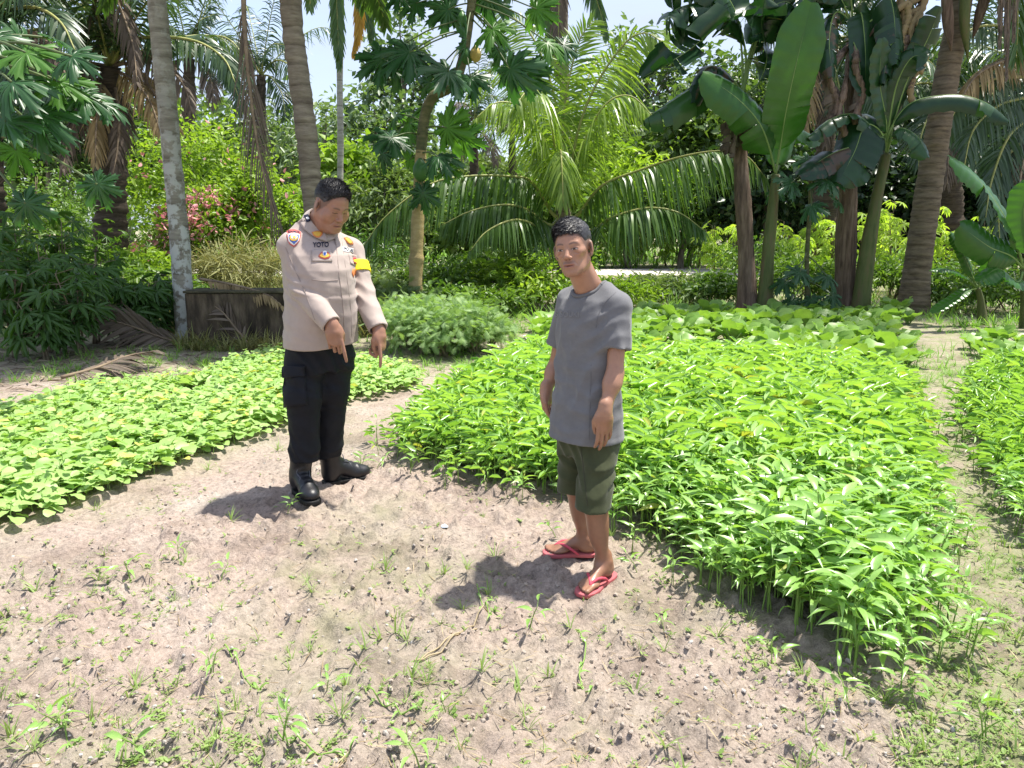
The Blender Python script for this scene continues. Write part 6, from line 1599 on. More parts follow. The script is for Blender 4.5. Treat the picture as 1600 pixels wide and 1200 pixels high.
def head_sdf(q, fat=0.0, smile=0.0, lean=0.0):
    x = np.abs(q[:, 0]); m = np.stack([x, q[:, 1], q[:, 2]], 1)          # mirrored
    f = fat
    d = ell(q, (0, -0.014, 0.034), (0.0755 + .004 * f, 0.094, 0.080))
    d = smin(d, ell(q, (0, 0.022, -0.030), (0.062 + 0.009 * f, 0.066, 0.088)), 0.03)
    d = smin(d, rcone(m, (0.050 + .010 * f, -0.004, -0.055), (0.012 + .008 * f, 0.066, -0.094), 0.020 + .008 * f, 0.018 + .004 * f), 0.03)
    d = smin(d, ell(m, (0.044 + .004 * f, 0.052, -0.018 - 0.012 * f), (0.021 + .010 * f, 0.021 + .006 * f, 0.017 + .014 * f)), 0.022)
    d = smin(d, rcone(m, (0.0, 0.079, 0.021), (0.040, 0.066, 0.021), 0.0085, 0.008), 0.016)
    d = smin(d, ell(q, (0, 0.074, -0.098), (0.022 + .006 * f, 0.020, 0.015 + .003 * f)), 0.02)
    d = smin(d, ell(q, (0, 0.076, -0.064), (0.030 + .003 * f, 0.019, 0.020)), 0.018)
    # eyes
    d = smax(d, -ell(m, (0.0315, 0.094, 0.0015), (0.0175, 0.0165, 0.0095)), 0.010)
    d = smin(d, ell(m, (0.0315, 0.0700, 0.0005), (0.0150, 0.0125, 0.0115)), 0.004)
    d = smin(d, rcone(m, (0.0190, 0.0800, 0.0075), (0.0440, 0.0740, 0.0055), 0.0036, 0.0034), 0.004)   # upper lid
    d = smin(d, rcone(m, (0.0200, 0.0790, -0.0075), (0.0420, 0.0745, -0.0060), 0.0032, 0.0030), 0.005)
    # nose
    d = smin(d, rcone(q, (0, 0.079, 0.012), (0, 0.100, -0.026), 0.0075, 0.0115), 0.012)
    d = smin(d, ell(q, (0, 0.1025, -0.0300), (0.0115, 0.0105, 0.0090)), 0.006)
    d = smin(d, ell(m, (0.0135, 0.0920, -0.0335), (0.0085, 0.0110, 0.0078)), 0.005)
    d = smax(d, -ell(m, (0.0070, 0.0985, -0.0420), (0.0040, 0.0060, 0.0040)), 0.003)
    # lips with a parting line
    d = smin(d, ell(q, (0, 0.0880, -0.0605), (0.0235, 0.0100, 0.0062)), 0.005)
    d = smin(d, ell(q, (0, 0.0870, -0.0725), (0.0205, 0.0100, 0.0068)), 0.005)
    qs = q - np.stack([0 * q[:, 0], 0 * q[:, 0], smile * q[:, 0] ** 2], 1)
    d = smax(d, -ell(qs, (0, 0.0990, -0.0665), (0.0275, 0.0110, 0.0018)), 0.003)
    if lean:
        d = smax(d, -ell(m, (0.074, 0.058, -0.056), (0.020, 0.030, 0.030)) * 1.0, 0.030)
        d = d + lean * 0.0007 * np.sin(q[:, 2] * 900 + 0.8 * np.cos(q[:, 0] * 120)) * np.exp(-(((q[:, 2] - 0.044) / 0.016) ** 2)) * (q[:, 1] > 0.05)
        d = smax(d, -rcone(m, (0.030, 0.084, -0.012), (0.044, 0.072, -0.020), 0.0020, 0.0016), 0.006)
    # smile fold
    d = smax(d, -rcone(m, (0.021, 0.0905, -0.038), (0.0345 + .004 * f, 0.078, -0.064), 0.0030, 0.0022), 0.006)
    # ears
    Me = Rz(-0.35)
    e = ell(m, (0.0785 + .004 * f, -0.012, -0.006), (0.0095, 0.0185, 0.0310), Me)
    e = smin(e, ell(m, (0.0765 + .005 * f, -0.003, -0.034), (0.0065, 0.0090, 0.0100)), 0.006)
    e = smax(e, -ell(m, (0.0925 + .004 * f, -0.007, -0.004), (0.0055, 0.0100, 0.0190), Me), 0.005)
    d = smin(d, e, 0.006)
    return d

def head_color(q, base, lip, brow_c, stub=0.0, closed=False, mous=0.0, hl=(0.06, 0.0)):
    x = np.abs(q[:, 0]); y, z = q[:, 1], q[:, 2]
    c = np.tile(np.array(base), (len(q), 1))
    front = y > 0.045
    def mix(w, col):
        nonlocal c
        w = np.clip(w, 0, 1)[:, None]; c = c * (1 - w) + np.array(col) * w
    red = np.exp(-(((x - .042) / .02) ** 2 + ((z + .025) / .02) ** 2)) * front; mix(red * 0.25, np.array(base) * [1.12, 0.9, 0.88])
    mix(np.exp(-((x / .012) ** 2 + ((z + .032) / .012) ** 2)) * (y > .08) * 0.3, np.array(base) * [1.12, 0.9, 0.88])
    mix(np.clip(1 - hairline(q, *hl, False) / 0.014, 0, 1) * 0.6, (0.04, 0.032, 0.03))
    mix(np.clip((vnoise3(q, 38.0, 12) - 0.55) * 2.2, 0, 1) * 0.30, np.array(base) * [0.78, 0.70, 0.68]); mix(np.clip((vnoise3(q, 26.0, 15) - 0.55) * 2.2, 0, 1) * 0.30, np.array(base) * [1.22, 1.16, 1.10])
    mix(np.exp(-(((z + .012) / .006) ** 2)) * np.exp(-(((x - .032) / .014) ** 2)) * front * 0.35, np.array(base) * 0.6)
    bz = 0.0225 + 0.004 * np.sin((x - 0.012) / 0.036 * math.pi)
    wv = 0.6 + 0.4 * vnoise3(q, 420.0, 3)
    mix(np.exp(-(((z - bz) / 0.0036) ** 2)) * np.clip((x - 0.010) / .006, 0, 1) * np.clip((0.051 - x) / .010, 0, 1) * front * 1.0 * wv, brow_c)
    ml = np.exp(-(((z + .0665) / 0.0085) ** 4)) * np.clip((0.0255 - x) / 0.005, 0, 1) * (y > 0.066)
    mix(ml * 0.75, lip); mix(np.exp(-(((z + .0665) / 0.0017) ** 2)) * np.clip((0.027 - x) / 0.004, 0, 1) * (y > 0.066) * 0.9, np.array(lip) * 0.35)
    if mous: mix(np.exp(-(((z + .0525) / 0.0055) ** 2)) * np.clip((0.030 - x) / .008, 0, 1) * (y > .07) * mous * wv, brow_c)
    if stub: mix(np.clip((-0.045 - z) / .03, 0, 1) * front * stub * np.clip(vnoise3(q, 300.0, 8) * 1.3, 0, 1), np.array(base) * 0.45)
    ex = (x - 0.0315) / 0.0135; ey = z - 0.0003
    lid = 0.0042 * np.sqrt(np.clip(1 - ex ** 2, 0, 1)) * (0.15 if closed else 0.92)
    ins = (np.abs(ex) < 1) & (np.abs(ey) < lid) & (y > .05)
    if not closed:
        c[ins] = (0.52, 0.46, 0.42)
        ir = ins & (np.abs(x - 0.031) < 0.0058); c[ir] = (0.015, 0.010, 0.008)
    mix(np.exp(-(((ey - lid) / 0.0018) ** 2)) * (np.abs(ex) < 1.05) * front * 0.95, (0.02, 0.012, 0.01))
    mix(np.exp(-(((ey + lid) / 0.0012) ** 2)) * (np.abs(ex) < 1.0) * front * (0.9 if closed else 0.5), np.array(base) * 0.25)
    mix(np.exp(-(((z - .011) / 0.0016) ** 2)) * (np.abs(ex) < 1.1) * front * 0.35, np.array(base) * 0.5)
    mix(np.exp(-(((x - .007) / .004) ** 2 + ((z + .0415) / .003) ** 2)) * (y > .07) * 0.9, (0.04, 0.02, 0.015))
    return c
def hairline(q, front_z, side_z, ear=True):
    x, y, z = np.abs(q[:, 0]), q[:, 1], q[:, 2]
    wob = (vnoise3(q, 140.0, 6) - 0.5) * 0.010 + (vnoise3(q, 50.0, 7) - 0.5) * 0.006
    line = np.where(y > 0.0, front_z + 0.006 * np.cos(x * 45) + (x > 0.050) * -1.6 * (x - 0.050) - np.clip((0.058 - y) / 0.058, 0, 1) * (front_z - side_z - 0.012), side_z - 0.035 * np.clip(-y / 0.08, 0, 1.2))
    cut = line - z + wob
    earc = 0.028 - np.hypot(y + 0.010, z + 0.004)
    return np.where(x > 0.05, np.maximum(cut, earc), cut) if ear else cut + 0.03 * (q[:, 1] < 0.004)
def hair_sdf(q, front_z, fat=0.0, side_z=-0.01, thick=0.010):
    """short hair cap; hairline given in the head frame"""
    d = ell(q, (0, -0.016, 0.038), (0.0795 + .004 * fat, 0.098, 0.083 + thick * 0.5))
    n = vnoise3(q * np.array([1, 0.22, 0.45]), 240.0, 4) - 0.5; n2 = vnoise3(q, 60.0, 2) - 0.5
    d = d - thick * 0.30 * n2 - 0.0022 * n - 0.004 * np.clip((q[:, 2] - 0.05) / .06, 0, 1)
    cut = hairline(q, front_z, side_z)
    d = d + 0.006 * np.clip(1 + cut / 0.025, 0, 1)          # thins out towards its edge
    d = smax(d, cut * 0.6, 0.004)
    return d
M_HAIR = rough_mat('black_hair', [(0.012, 0.011, 0.012), (0.028, 0.027, 0.030), (0.06, 0.06, 0.068)], 60, 0.45, 0.35, 240, stretch=(1, 0.25, 0.4), spec=0.45)
M_SKIN = skin_mat('skin')
M_STRAND = rough_mat('hair_strands', [(0.010, 0.009, 0.010), (0.024, 0.023, 0.026), (0.05, 0.05, 0.055)], 90, 0.4, 0, spec=0.5)
def strands(body, cap, HCt, MHt, sc, n, comb, length, parent, seed=0):
    """short hairs standing on the cap, combed in the head frame"""
    r = np.random.default_rng(seed)
    V = cap[0]; q = (V - HCt) @ MHt / sc
    N_ = unit((q - [0, -0.016, 0.03]) / np.array([0.08, 0.098, 0.085]) ** 2)
    up = np.nonzero(q[:, 2] > -0.02)[0]; k = r.choice(up, n)
    top = np.clip((q[k, 2] - 0.01) / 0.07, 0.12, 1)
    d = unit(N_[k] * 0.45 + comb(q[k]) + r.normal(0, 0.16, (n, 3)))
    L_ = length * top * r.uniform(0.6, 1.25, n)
    s_ = unit(np.cross(d, N_[k] + r.normal(0, 0.2, (n, 3)))) * 0.0009
    b0 = q[k] - N_[k] * 0.002; m0 = b0 + d * (L_ * 0.55)[:, None]; t0 = b0 + unit(d - N_[k] * 0.35) * L_[:, None]
    P = np.stack([b0 - s_, b0 + s_, m0 + s_ * 0.8, m0 - s_ * 0.8, t0], 1).reshape(-1, 3)
    o = (np.arange(n) * 5)[:, None]
    W = body.w(HCt + (P * sc) @ MHt.T)
    mb = MB(); mb.add(W, np.concatenate([o + 3, o + 2, o + 4], 1), np.concatenate([o, o + 1, o + 2, o + 3], 1)); return mb.build('hair_strands', M_STRAND, parent)

def project_mesh(bvh, pxs, off, default=None):
    """photo points dropped onto a surface along the line of sight, lifted by off along the surface normal"""
    out = []
    o = Vector((0, 0, CAM_H))
    for a, b in pxs:
        d = Vector(ray(a, b)).normalized()
        hit = bvh.ray_cast(o, d)
        if hit[0] is None: out.append(None); continue
        n = hit[1]
        if n.dot(d) > 0: n = -n
        out.append(np.array(hit[0] + n * off))
    good = [x for x in out if x is not None]
    if not good: return None
    return np.array([x if x is not None else good[min(range(len(good)), key=lambda i: abs(i - k))] for k, x in enumerate(out)])
def bvh_of(*objs):
    VV, FF, n0 = [], [], 0
    for o in objs:
        me = o.data; V = np.zeros(len(me.vertices) * 3, np.float32); me.vertices.foreach_get('co', V)
        VV += [tuple(v) for v in V.reshape(-1, 3)]; FF += [tuple(i + n0 for i in p.vertices) for p in me.polygons]; n0 = len(VV)
    return BVHTree.FromPolygons(VV, FF)
def patch(bvh, outline, mat, parent, name, off=0.003, rings=4, label=None, thick=True):
    O_ = np.array(outline, float); c = O_.mean(0); n = len(O_)
    pts = [c]
    for k in range(1, rings + 1): pts += list(c + (O_ - c) * (k / rings))
    P = project_mesh(bvh, pts, off)
    if P is None: return None
    if thick:
        e = project_mesh(bvh, list(O_), 0.0); P = np.vstack([P, e])
    tr = [(0, 1 + (i + 1) % n, 1 + i) for i in range(n)]; qd = []
    for k in range(rings - 1 + (1 if thick else 0)):
        for i in range(n): qd.append((1 + k * n + i, 1 + k * n + (i + 1) % n, 1 + (k + 1) * n + (i + 1) % n, 1 + (k + 1) * n + i))
    m = MB(); m.add(P, tr, qd); o = m.build(name, mat, parent)
    if label: o['label'] = label
    return o
def text_patch(bvh, body, p0, p1, hpx, mat, parent, name, off=0.004, slant=0.0):
    """lettering from photo point p0 (baseline left) to p1 (baseline right)"""
    cu = bpy.data.curves.new('lettering', 'FONT'); cu.body = body; cu.offset = 0.03
    ob = bpy.data.objects.new('lettering', cu); COL.objects.link(ob)
    dg = bpy.context.evaluated_depsgraph_get(); me = bpy.data.meshes.new_from_object(ob.evaluated_get(dg))
    V = np.zeros(len(me.vertices) * 3, np.float32); me.vertices.foreach_get('co', V); V = V.reshape(-1, 3)
    F = [tuple(p.vertices) for p in me.polygons]
    bpy.data.objects.remove(ob); bpy.data.curves.remove(cu); bpy.data.meshes.remove(me)
    lo, hi = V.min(0), V.max(0); u = (V[:, 0] - lo[0]) / (hi[0] - lo[0]); v = (V[:, 1] - lo[1]) / (hi[1] - lo[1])
    p0, p1 = np.array(p0, float), np.array(p1, float)
    pts = p0 + (p1 - p0) * u[:, None] + np.stack([slant * v, -hpx * v], 1)
    P = project_mesh(bvh, list(pts), off)
    if P is None: return
    m2 = bpy.data.meshes.new(name); m2.from_pydata([tuple(x) for x in P], [], F); m2.materials.append(mat); m2.update()
    return link(name, m2, parent)
def strip(bvh, pts, wpx, mat, parent, name, off=0.003, n=14):
    """narrow raised band (seam, placket edge) along photo points"""
    Q = smooth_path([(a, b, 0) for a, b in pts], n)[:, :2]
    T = unit(np.gradient(Q, axis=0)); N_ = np.stack([-T[:, 1], T[:, 0]], 1)
    A = project_mesh(bvh, list(Q - N_ * wpx / 2), 0.0); B_ = project_mesh(bvh, list(Q), off); C = project_mesh(bvh, list(Q + N_ * wpx / 2), 0.0)
    if A is None or B_ is None or C is None: return
    q = []
    for i in range(n - 1): q += [(i, n + i, n + i + 1, i + 1), (n + i, 2 * n + i, 2 * n + i + 1, n + i + 1)]
    m = MB(); m.add(np.vstack([A, B_, C]), None, q); return m.build(name, mat, parent)
def folds(P, terms):
    """cloth creases: each term (centre, radius, direction, wavelength, depth, warp)"""
    d = (np.abs(vnoise3(P * np.array([1, 1, 0.55]), 15.0, 21) - 0.5) * 2 - 0.4) * 0.0045 + (np.abs(vnoise3(P * np.array([1, 1, 0.8]), 34.0, 22) - 0.5) * 2 - 0.4) * 0.0016
    for c, r, dr, wl, dep, wp in terms:
        q = P - np.asarray(c); w = np.exp(-(q * q).sum(1) / (r * r))
        ph = (q @ unit(np.array(dr, float))) / wl * 2 * math.pi + wp * (vnoise3(P, 7.0, 5) - 0.5) * 6
        d = d + w * dep * (2.0 * np.abs(np.sin(ph * 0.5)) - 1.0 if True else 0) * 1.15
    return d

# ------------------------------------------------------------------ the man in the grey t-shirt
b = Body(gnd(914, 893), R(-50), 'person', 'man in grey t-shirt, olive shorts and pink flip-flops facing the camera')
FARMER = b
SK = (0.35, 0.195, 0.128)
HC = b.px(895, 388, 3.05)                              # head centre
yh, rh = R(-29), R(-8)                                   # head turned from the chest towards the camera, tilted
MH = Rz(yh) @ Rx(R(-3)) @ Ry(rh)
HF = 0.94
def fh(P): return (P - HC) @ MH / HF
neck_b = np.array([0.0, -0.006, 1.262])
def f_head(P):
    q = fh(P)
    d = head_sdf(q, 0.0, 0.0, 1.0) * HF
    nk = rcone(P, HC + MH @ np.array([0, -0.028, -0.055]), neck_b, 0.052, 0.060)
    nk = smin(nk, rcone(P, neck_b, neck_b + [0, 0, -0.05], 0.062, 0.085), 0.03)
    # throat muscles
    return smin(d, nk, 0.022)
hv = sdf_mesh(f_head, HC - [.16, .16, .26], HC + [.16, .17, .15], 0.0028)
def f_colh(V): return head_color(fh(V), SK, (0.30, 0.12, 0.09), (0.035, 0.025, 0.022), 0.25, False, 0.45, (0.060, -0.004))
# arms
shL, elL, wrL = np.array([0.142, -0.014, 1.232]), b.px(961, 583, 2.98), b.px(945, 642, 2.92)
shR, elR, wrR = np.array([-0.138, -0.012, 1.232]), b.px(869, 572, 3.36), b.px(853, 612, 3.31)
def hand_frame(fd, back):
    fd = unit(np.array(fd, float)); bk = np.array(back, float); bk = unit(bk - fd * (bk @ fd)); return np.stack([np.cross(fd, bk), fd, bk], 1)
fw = lambda v: np.asarray(v, float) @ b.A               # world direction -> local
MhL = hand_frame(fw((0.02, 0.0, -1.0)), fw((0.25, -1.0, 0.15)))
if (MhL[:, 0] @ fw((-1, 0, 0))) < 0: MhL[:, 0] *= -1
MhR = hand_frame(fw((0.08, 0.0, -1.0)), fw((-0.8, 0.5, 0.05)))
if (MhR[:, 0] @ fw((-0.5, -1, 0))) < 0: MhR[:, 0] *= -1
cuL = [(0.10, 0.40, 0.3), (0.12, 0.35, 0.3), (0.16, 0.40, 0.3), (0.2, 0.45, 0.3)]
cuR = [(0.7, 0.8, 0.5), (0.75, 0.9, 0.5), (0.8, 0.9, 0.5), (0.8, 0.9, 0.5)]
def arm(sh, el, wr, Mh, cu, r=(0.042, 0.034, 0.0245)):
    def fn(P):
        d = rcone(P, sh, el, r[0], r[1])
        fa = el + (wr - el) * 0.28
        d = smin(d, rcone(P, el, wr, r[1] * 0.98, r[2]), 0.02); d = smin(d, ell(P, fa, (r[1] * 1.08,) * 3), 0.03)
        return smin(d, hand_sdf(P, wr, Mh, cu, thumb=0.5, s=0.94), 0.016)
    return fn
def bounds(pts, m): pts = np.array(pts); return pts.min(0) - m, pts.max(0) + m
aL = sdf_mesh(arm(shL, elL, wrL, MhL, cuL), *bounds([shL, elL, wrL, wrL + MhL[:, 1] * 0.2], 0.07), 0.0038)
aR = sdf_mesh(arm(shR, elR, wrR, MhR, cuR), *bounds([shR, elR, wrR, wrR + MhR[:, 1] * 0.2], 0.07), 0.0038)
# legs and feet
heelL, toeL = b.g(952, 902), b.g(902, 937); heelR, toeR = b.g(930, 872), b.g(864, 872)
def on_ground(p, z): q = b.w(p); return np.array([p[0], p[1], z + float(ground_z(q[0], q[1]))])
SOLE = 0.020
def foot_frame(heel, toe):
    f = toe - heel; f[2] = 0; L_ = np.linalg.norm(f[:2]); f = f / L_
    return f, np.array([-f[1], f[0], 0]), L_
def leg(hip, knee, heel, toe, side):
    f, lt, L_ = foot_frame(heel.copy(), toe.copy())
    base = on_ground(heel, SOLE + 0.004)
    ank = base + f * 0.055 + [0, 0, 0.075]
    inn = lt * (-side)                                  # towards the big toe
    def fn(P):
        d = rcone(P, hip, knee, 0.075, 0.052)
        d = smin(d, rcone(P, knee, ank, 0.044, 0.029), 0.03)
        calf = knee + (ank - knee) * 0.33 - f * 0.018
        d = smin(d, ell(P, calf, (0.040, 0.041, 0.11)), 0.04)
        q = np.stack([(P - base) @ inn, (P - base) @ f, P[:, 2] - base[2]], 1)      # foot frame: x to the big toe
        ft = ell(q, (0, 0.030, 0.028), (0.031, 0.040, 0.030))
        ft = smin(ft, rcone(q, (0, 0.055, 0.060), (0.006, 0.160, 0.022), 0.034, 0.020), 0.03)
        ft = smin(ft, ell(q, (0.002, 0.165, 0.014), (0.044, 0.040, 0.015)), 0.025)
        ft = smin(ft, rcone(q, (0.0, 0.045, 0.10), (0.0, 0.05, 0.045), 0.031, 0.036), 0.03)
        ft = smin(ft, ell(q, (0.030, 0.052, 0.078), (0.010, 0.012, 0.012)), 0.012); ft = smin(ft, ell(q, (-0.030, 0.046, 0.072), (0.010, 0.012, 0.012)), 0.012)
        for i, (tx, ty, tl, tr_) in enumerate([(0.030, 0.185, 0.047, 0.0115), (0.010, 0.190, 0.040, 0.0085), (-0.006, 0.186, 0.036, 0.008), (-0.021, 0.178, 0.031, 0.0078), (-0.035, 0.166, 0.026, 0.0075)]):
            ft = smin(ft, rcone(q, (tx * 0.95, ty, 0.013), (tx, ty + tl, 0.0095), tr_, tr_ * 0.95), 0.007)
        ft = np.maximum(ft, 0.001 - q[:, 2])
        return smin(d, ft, 0.022)
    return fn, base, f, inn
hipL, kneeL = np.array([0.072, 0.0, 0.70]), np.array([0.105, 0.025, 0.40])
kneeL = b.px(926, 792, 3.00); kneeL[2] = 0.40
kneeR = b.px(897, 778, 3.22); kneeR[2] = 0.40
hipR = np.array([-0.072, 0.0, 0.70])
fL, baseL, fdL, inL = leg(hipL, kneeL, heelL, toeL, 1)
fR, baseR, fdR, inR = leg(hipR, kneeR, heelR, toeR, -1)
lL = sdf_mesh(fL, *bounds([hipL, kneeL, baseL, baseL + fdL * 0.26], 0.10), 0.0046)
lR = sdf_mesh(fR, *bounds([hipR, kneeR, baseR, baseR + fdR * 0.26], 0.10), 0.0046)
tors = lambda P: smin(ell(P, (0, 0, 1.08), (0.14, 0.085, 0.20)), ell(P, (0, 0, 0.80), (0.135, 0.085, 0.15)), 0.05)
tv = sdf_mesh(tors, (-.2, -.15, .6), (.2, .15, 1.3), 0.012)
nh = len(hv[0])
def col_all(V):
    c = np.tile(np.array(SK), (len(V), 1)); c[:nh] = f_colh(V[:nh])
    lowf = V[:, 2] < 0.5
    c[lowf] = np.array([0.28, 0.148, 0.094])
    for wr_, Mh_ in ((wrL, MhL), (wrR, MhR)):
        q = (V[nh:] - wr_) @ Mh_; hnd = (q[:, 1] > 0.02) & (np.abs(q[:, 0]) < 0.08) & (np.abs(q[:, 2]) < 0.09) & (q[:, 1] < 0.22)
        c[nh:][hnd] = np.array([0.31, 0.165, 0.105])
    return c
b.obj('body', [hv, aL, aR, lL, lR, tv], M_SKIN, col=col_all, smooth=1)
hh = sdf_mesh(lambda P: hair_sdf(fh(P), 0.060, 0.0, -0.004, 0.012) * HF, HC - [.13, .14, .10], HC + [.13, .14, .16], 0.0034)
ho = b.obj('hair', [hh], M_HAIR, smooth=1)
strands(b, hh, HC, MH, HF, 7000, lambda q: np.stack([-0.5 - q[:, 0] * 4, 0.7 + 0 * q[:, 0], 0.1 + 0 * q[:, 0]], 1), 0.026, ho, 1)
# t-shirt
M_TEE = cloth_mat('heather_grey_jersey', (0.148, 0.149, 0.156), 0.9, 700, 0.11, 0.25, streak=(1.0, 1.0, 1.6))
zt = np.array([0.60, 0.66, 0.76, 0.90, 1.02, 1.12, 1.20, 1.250, 1.278, 1.297, 1.310])
tee_a = np.array([.168, .168, .163, .156, .154, .158, .154, .134, .100, .076, .068]); tee_b = np.array([.142, .140, .130, .116, .116, .120, .115, .102, .086, .072, .064])
tee_fold = [((0.0, 0.1, 0.80), 0.22, (0.1, 0.2, 1), 0.085, 0.0035, 1.0), ((0.12, 0.06, 1.12), 0.11, (0.7, 0.2, -0.8), 0.055, 0.0040, 0.8), ((-0.1, 0.1, 0.95), 0.2, (0.9, 0.3, 0.4), 0.11, 0.0040, 1.2), ((0.08, 0.11, 0.95), 0.2, (1, 0, -0.35), 0.09, 0.0045, 1.3), ((0.20, 0, 1.12), 0.09, (0.3, 1, .1), 0.05, 0.0030, 0.8)]
slL, slR = shL + (elL - shL) * 0.66, shR + (elR - shR) * 0.66
def f_tee(P):
    d = loft(P, zt, 0 * zt, np.interp(zt, [0.6, 0.8, 1.1, 1.34], [0.012, 0.014, 0.0, -0.022]), tee_a, tee_b, 2.4)
    cut = np.full(len(P), -1.0)
    for sh, el, sl, sg in ((shL, elL, slL, 1), (shR, elR, slR, -1)):
        s0 = rcone(P, np.array([sg * 0.07, -0.012, 1.280]), sh + [0, 0, -0.002], 0.046, 0.054)
        ax = unit(el - sh)
        s1 = rcone(P, sh, sl, 0.056, 0.066)
        s1 = np.maximum(s1, (P - sl) @ ax)
        inner = rcone(P, sl - ax * 0.05, sl + ax * 0.03, 0.040, 0.050)
        s1 = np.maximum(s1, -np.maximum(inner, -((P - sl) @ ax + 0.022)))
        d = smin(d, smin(s0, s1, 0.02), 0.028)
    d = d + folds(P, tee_fold)
    d = np.maximum(d, 0.645 - P[:, 2])
    hem = 0.0016 * np.exp(-((P[:, 2] - 0.672) / 0.004) ** 2); d = d + hem
    nk = rcone(P, neck_b + [0, 0.012, -0.02], neck_b + [0, 0.035, 0.12], 0.066, 0.082)
    return smax(d, -nk, 0.006)
tee = sdf_mesh(f_tee, (-.34, -.2, .62), (.34, .22, 1.36), 0.0054)
o_tee = b.obj('t_shirt', [tee], M_TEE, smooth=2)
bv = bvh_of(o_tee)
M_TEE2 = cloth_mat('grey_rib_knit', (0.13, 0.131, 0.138), 0.9, 500, 0.1, 0.3)
M_EMB = cloth_mat('grey_raised_print', (0.178, 0.179, 0.187), 0.8, 500, 0.05, 0.1)
# neck band
nb = MB(); th = np.linspace(0, 2 * math.pi, 41)
def neck_ring(a):
    # intersection of the neck hole with the shirt, found by marching outwards
    out = []
    for t in a:
        dirv = np.array([math.cos(t), math.sin(t), 0]); best = None
        for z in np.linspace(1.215, 1.35, 60):
            c = neck_b + np.array([0, 0.012 + 0.023 * (z - neck_b[2] + 0.02) / 0.14, 0]); rr = 0.066 + 0.016 * np.clip((z - neck_b[2] + 0.02) / 0.14, 0, 1)
            p = np.array([c[0], c[1], z]) + dirv * rr
            dd = loft(p[None], zt, 0 * zt, np.interp(zt, [0.6, 0.8, 1.1, 1.34], [0.012, 0.014, 0.0, -0.022]), tee_a, tee_b, 2.4)[0]
            dd = min(dd, rcone(p[None], np.array([0.07, -0.012, 1.280]), shL, 0.046, 0.054)[0], rcone(p[None], np.array([-0.07, -0.012, 1.280]), shR, 0.046, 0.054)[0])
            if best is None or abs(dd) < best[0]: best = (abs(dd), p)
        out.append(best[1])
    return np.array(out)
ring = neck_ring(th[:-1]); ring = (ring + np.roll(ring, 1, 0) + np.roll(ring, -1, 0)) / 3; ring = np.vstack([ring, ring[:1]])
tube(nb, b.w(ring), 0.0085, 8, cap=False); nb.build('neck_band', M_TEE2, o_tee)
text_patch(bv, 'S SOUKI', (868, 495), (905, 496), 9, M_EMB, o_tee, 'lettering', 0.0022)
strip(bv, [(924, 570), (922, 620), (921, 665), (921, 688)], 2.0, M_TEE2, o_tee, 'side_seam', 0.002)
strip(bv, [(962, 457), (948, 470), (936, 490), (931, 512)], 2.2, M_TEE2, o_tee, 'shoulder_seam', 0.0025)
# shorts
M_OLIVE = cloth_mat('olive_cotton', (0.052, 0.060, 0.028), 0.85, 500, 0.22, 0.3)
hemL = kneeL + np.array([0, 0, -0.035]); hemR = kneeR + np.array([0, 0, -0.035])
def f_short(P):
    z = np.array([0.50, 0.62, 0.72, 0.86])
    d = loft(P, z, 0 * z, 0 * z + 0.004, np.array([.125, .140, .142, .136]), np.array([.090, .100, .098, .09]), 2.4)
    d = np.maximum(d, 0.56 - P[:, 2])
    for hp, hm in ((hipL, hemL), (hipR, hemR)):
        l_ = rcone(P, hp + [0, 0, -0.02], hm, 0.084, 0.077)
        l_ = np.maximum(l_, hm[2] - P[:, 2])
        inner = rcone(P, hm + [0, 0, 0.06], hm + [0, 0, -0.02], 0.050, 0.058); l_ = np.maximum(l_, -np.maximum(inner, P[:, 2] - hm[2] - 0.02))
        d = smin(d, l_, 0.035)
    d = d + folds(P, [((hemL[0], hemL[1], 0.50), 0.13, (0.5, 0.3, 1), 0.075, 0.006, 1.0), ((0.0, 0.08, 0.60), 0.12, (1, 0, 0.7), 0.06, 0.005, 1.0), ((hemR[0], hemR[1], 0.50), 0.13, (0.5, -0.3, 1), 0.08, 0.006, 1.0), ((0.12, -0.08, 0.45), 0.12, (0.3, 0, 1), 0.06, 0.007, 1.0)])
    return np.maximum(d, P[:, 2] - 0.84)
sv = sdf_mesh(f_short, (-.34, -.24, .32), (.34, .24, .86), 0.0064)
o_sh = b.obj('shorts', [sv], M_OLIVE, smooth=2)
bv = bvh_of(o_sh)
strip(bv, [(908, 700), (913, 745), (918, 790)], 2.0, cloth_mat('olive_seam', (0.045, 0.047, 0.027), 0.9), o_sh, 'side_seam', 0.003)
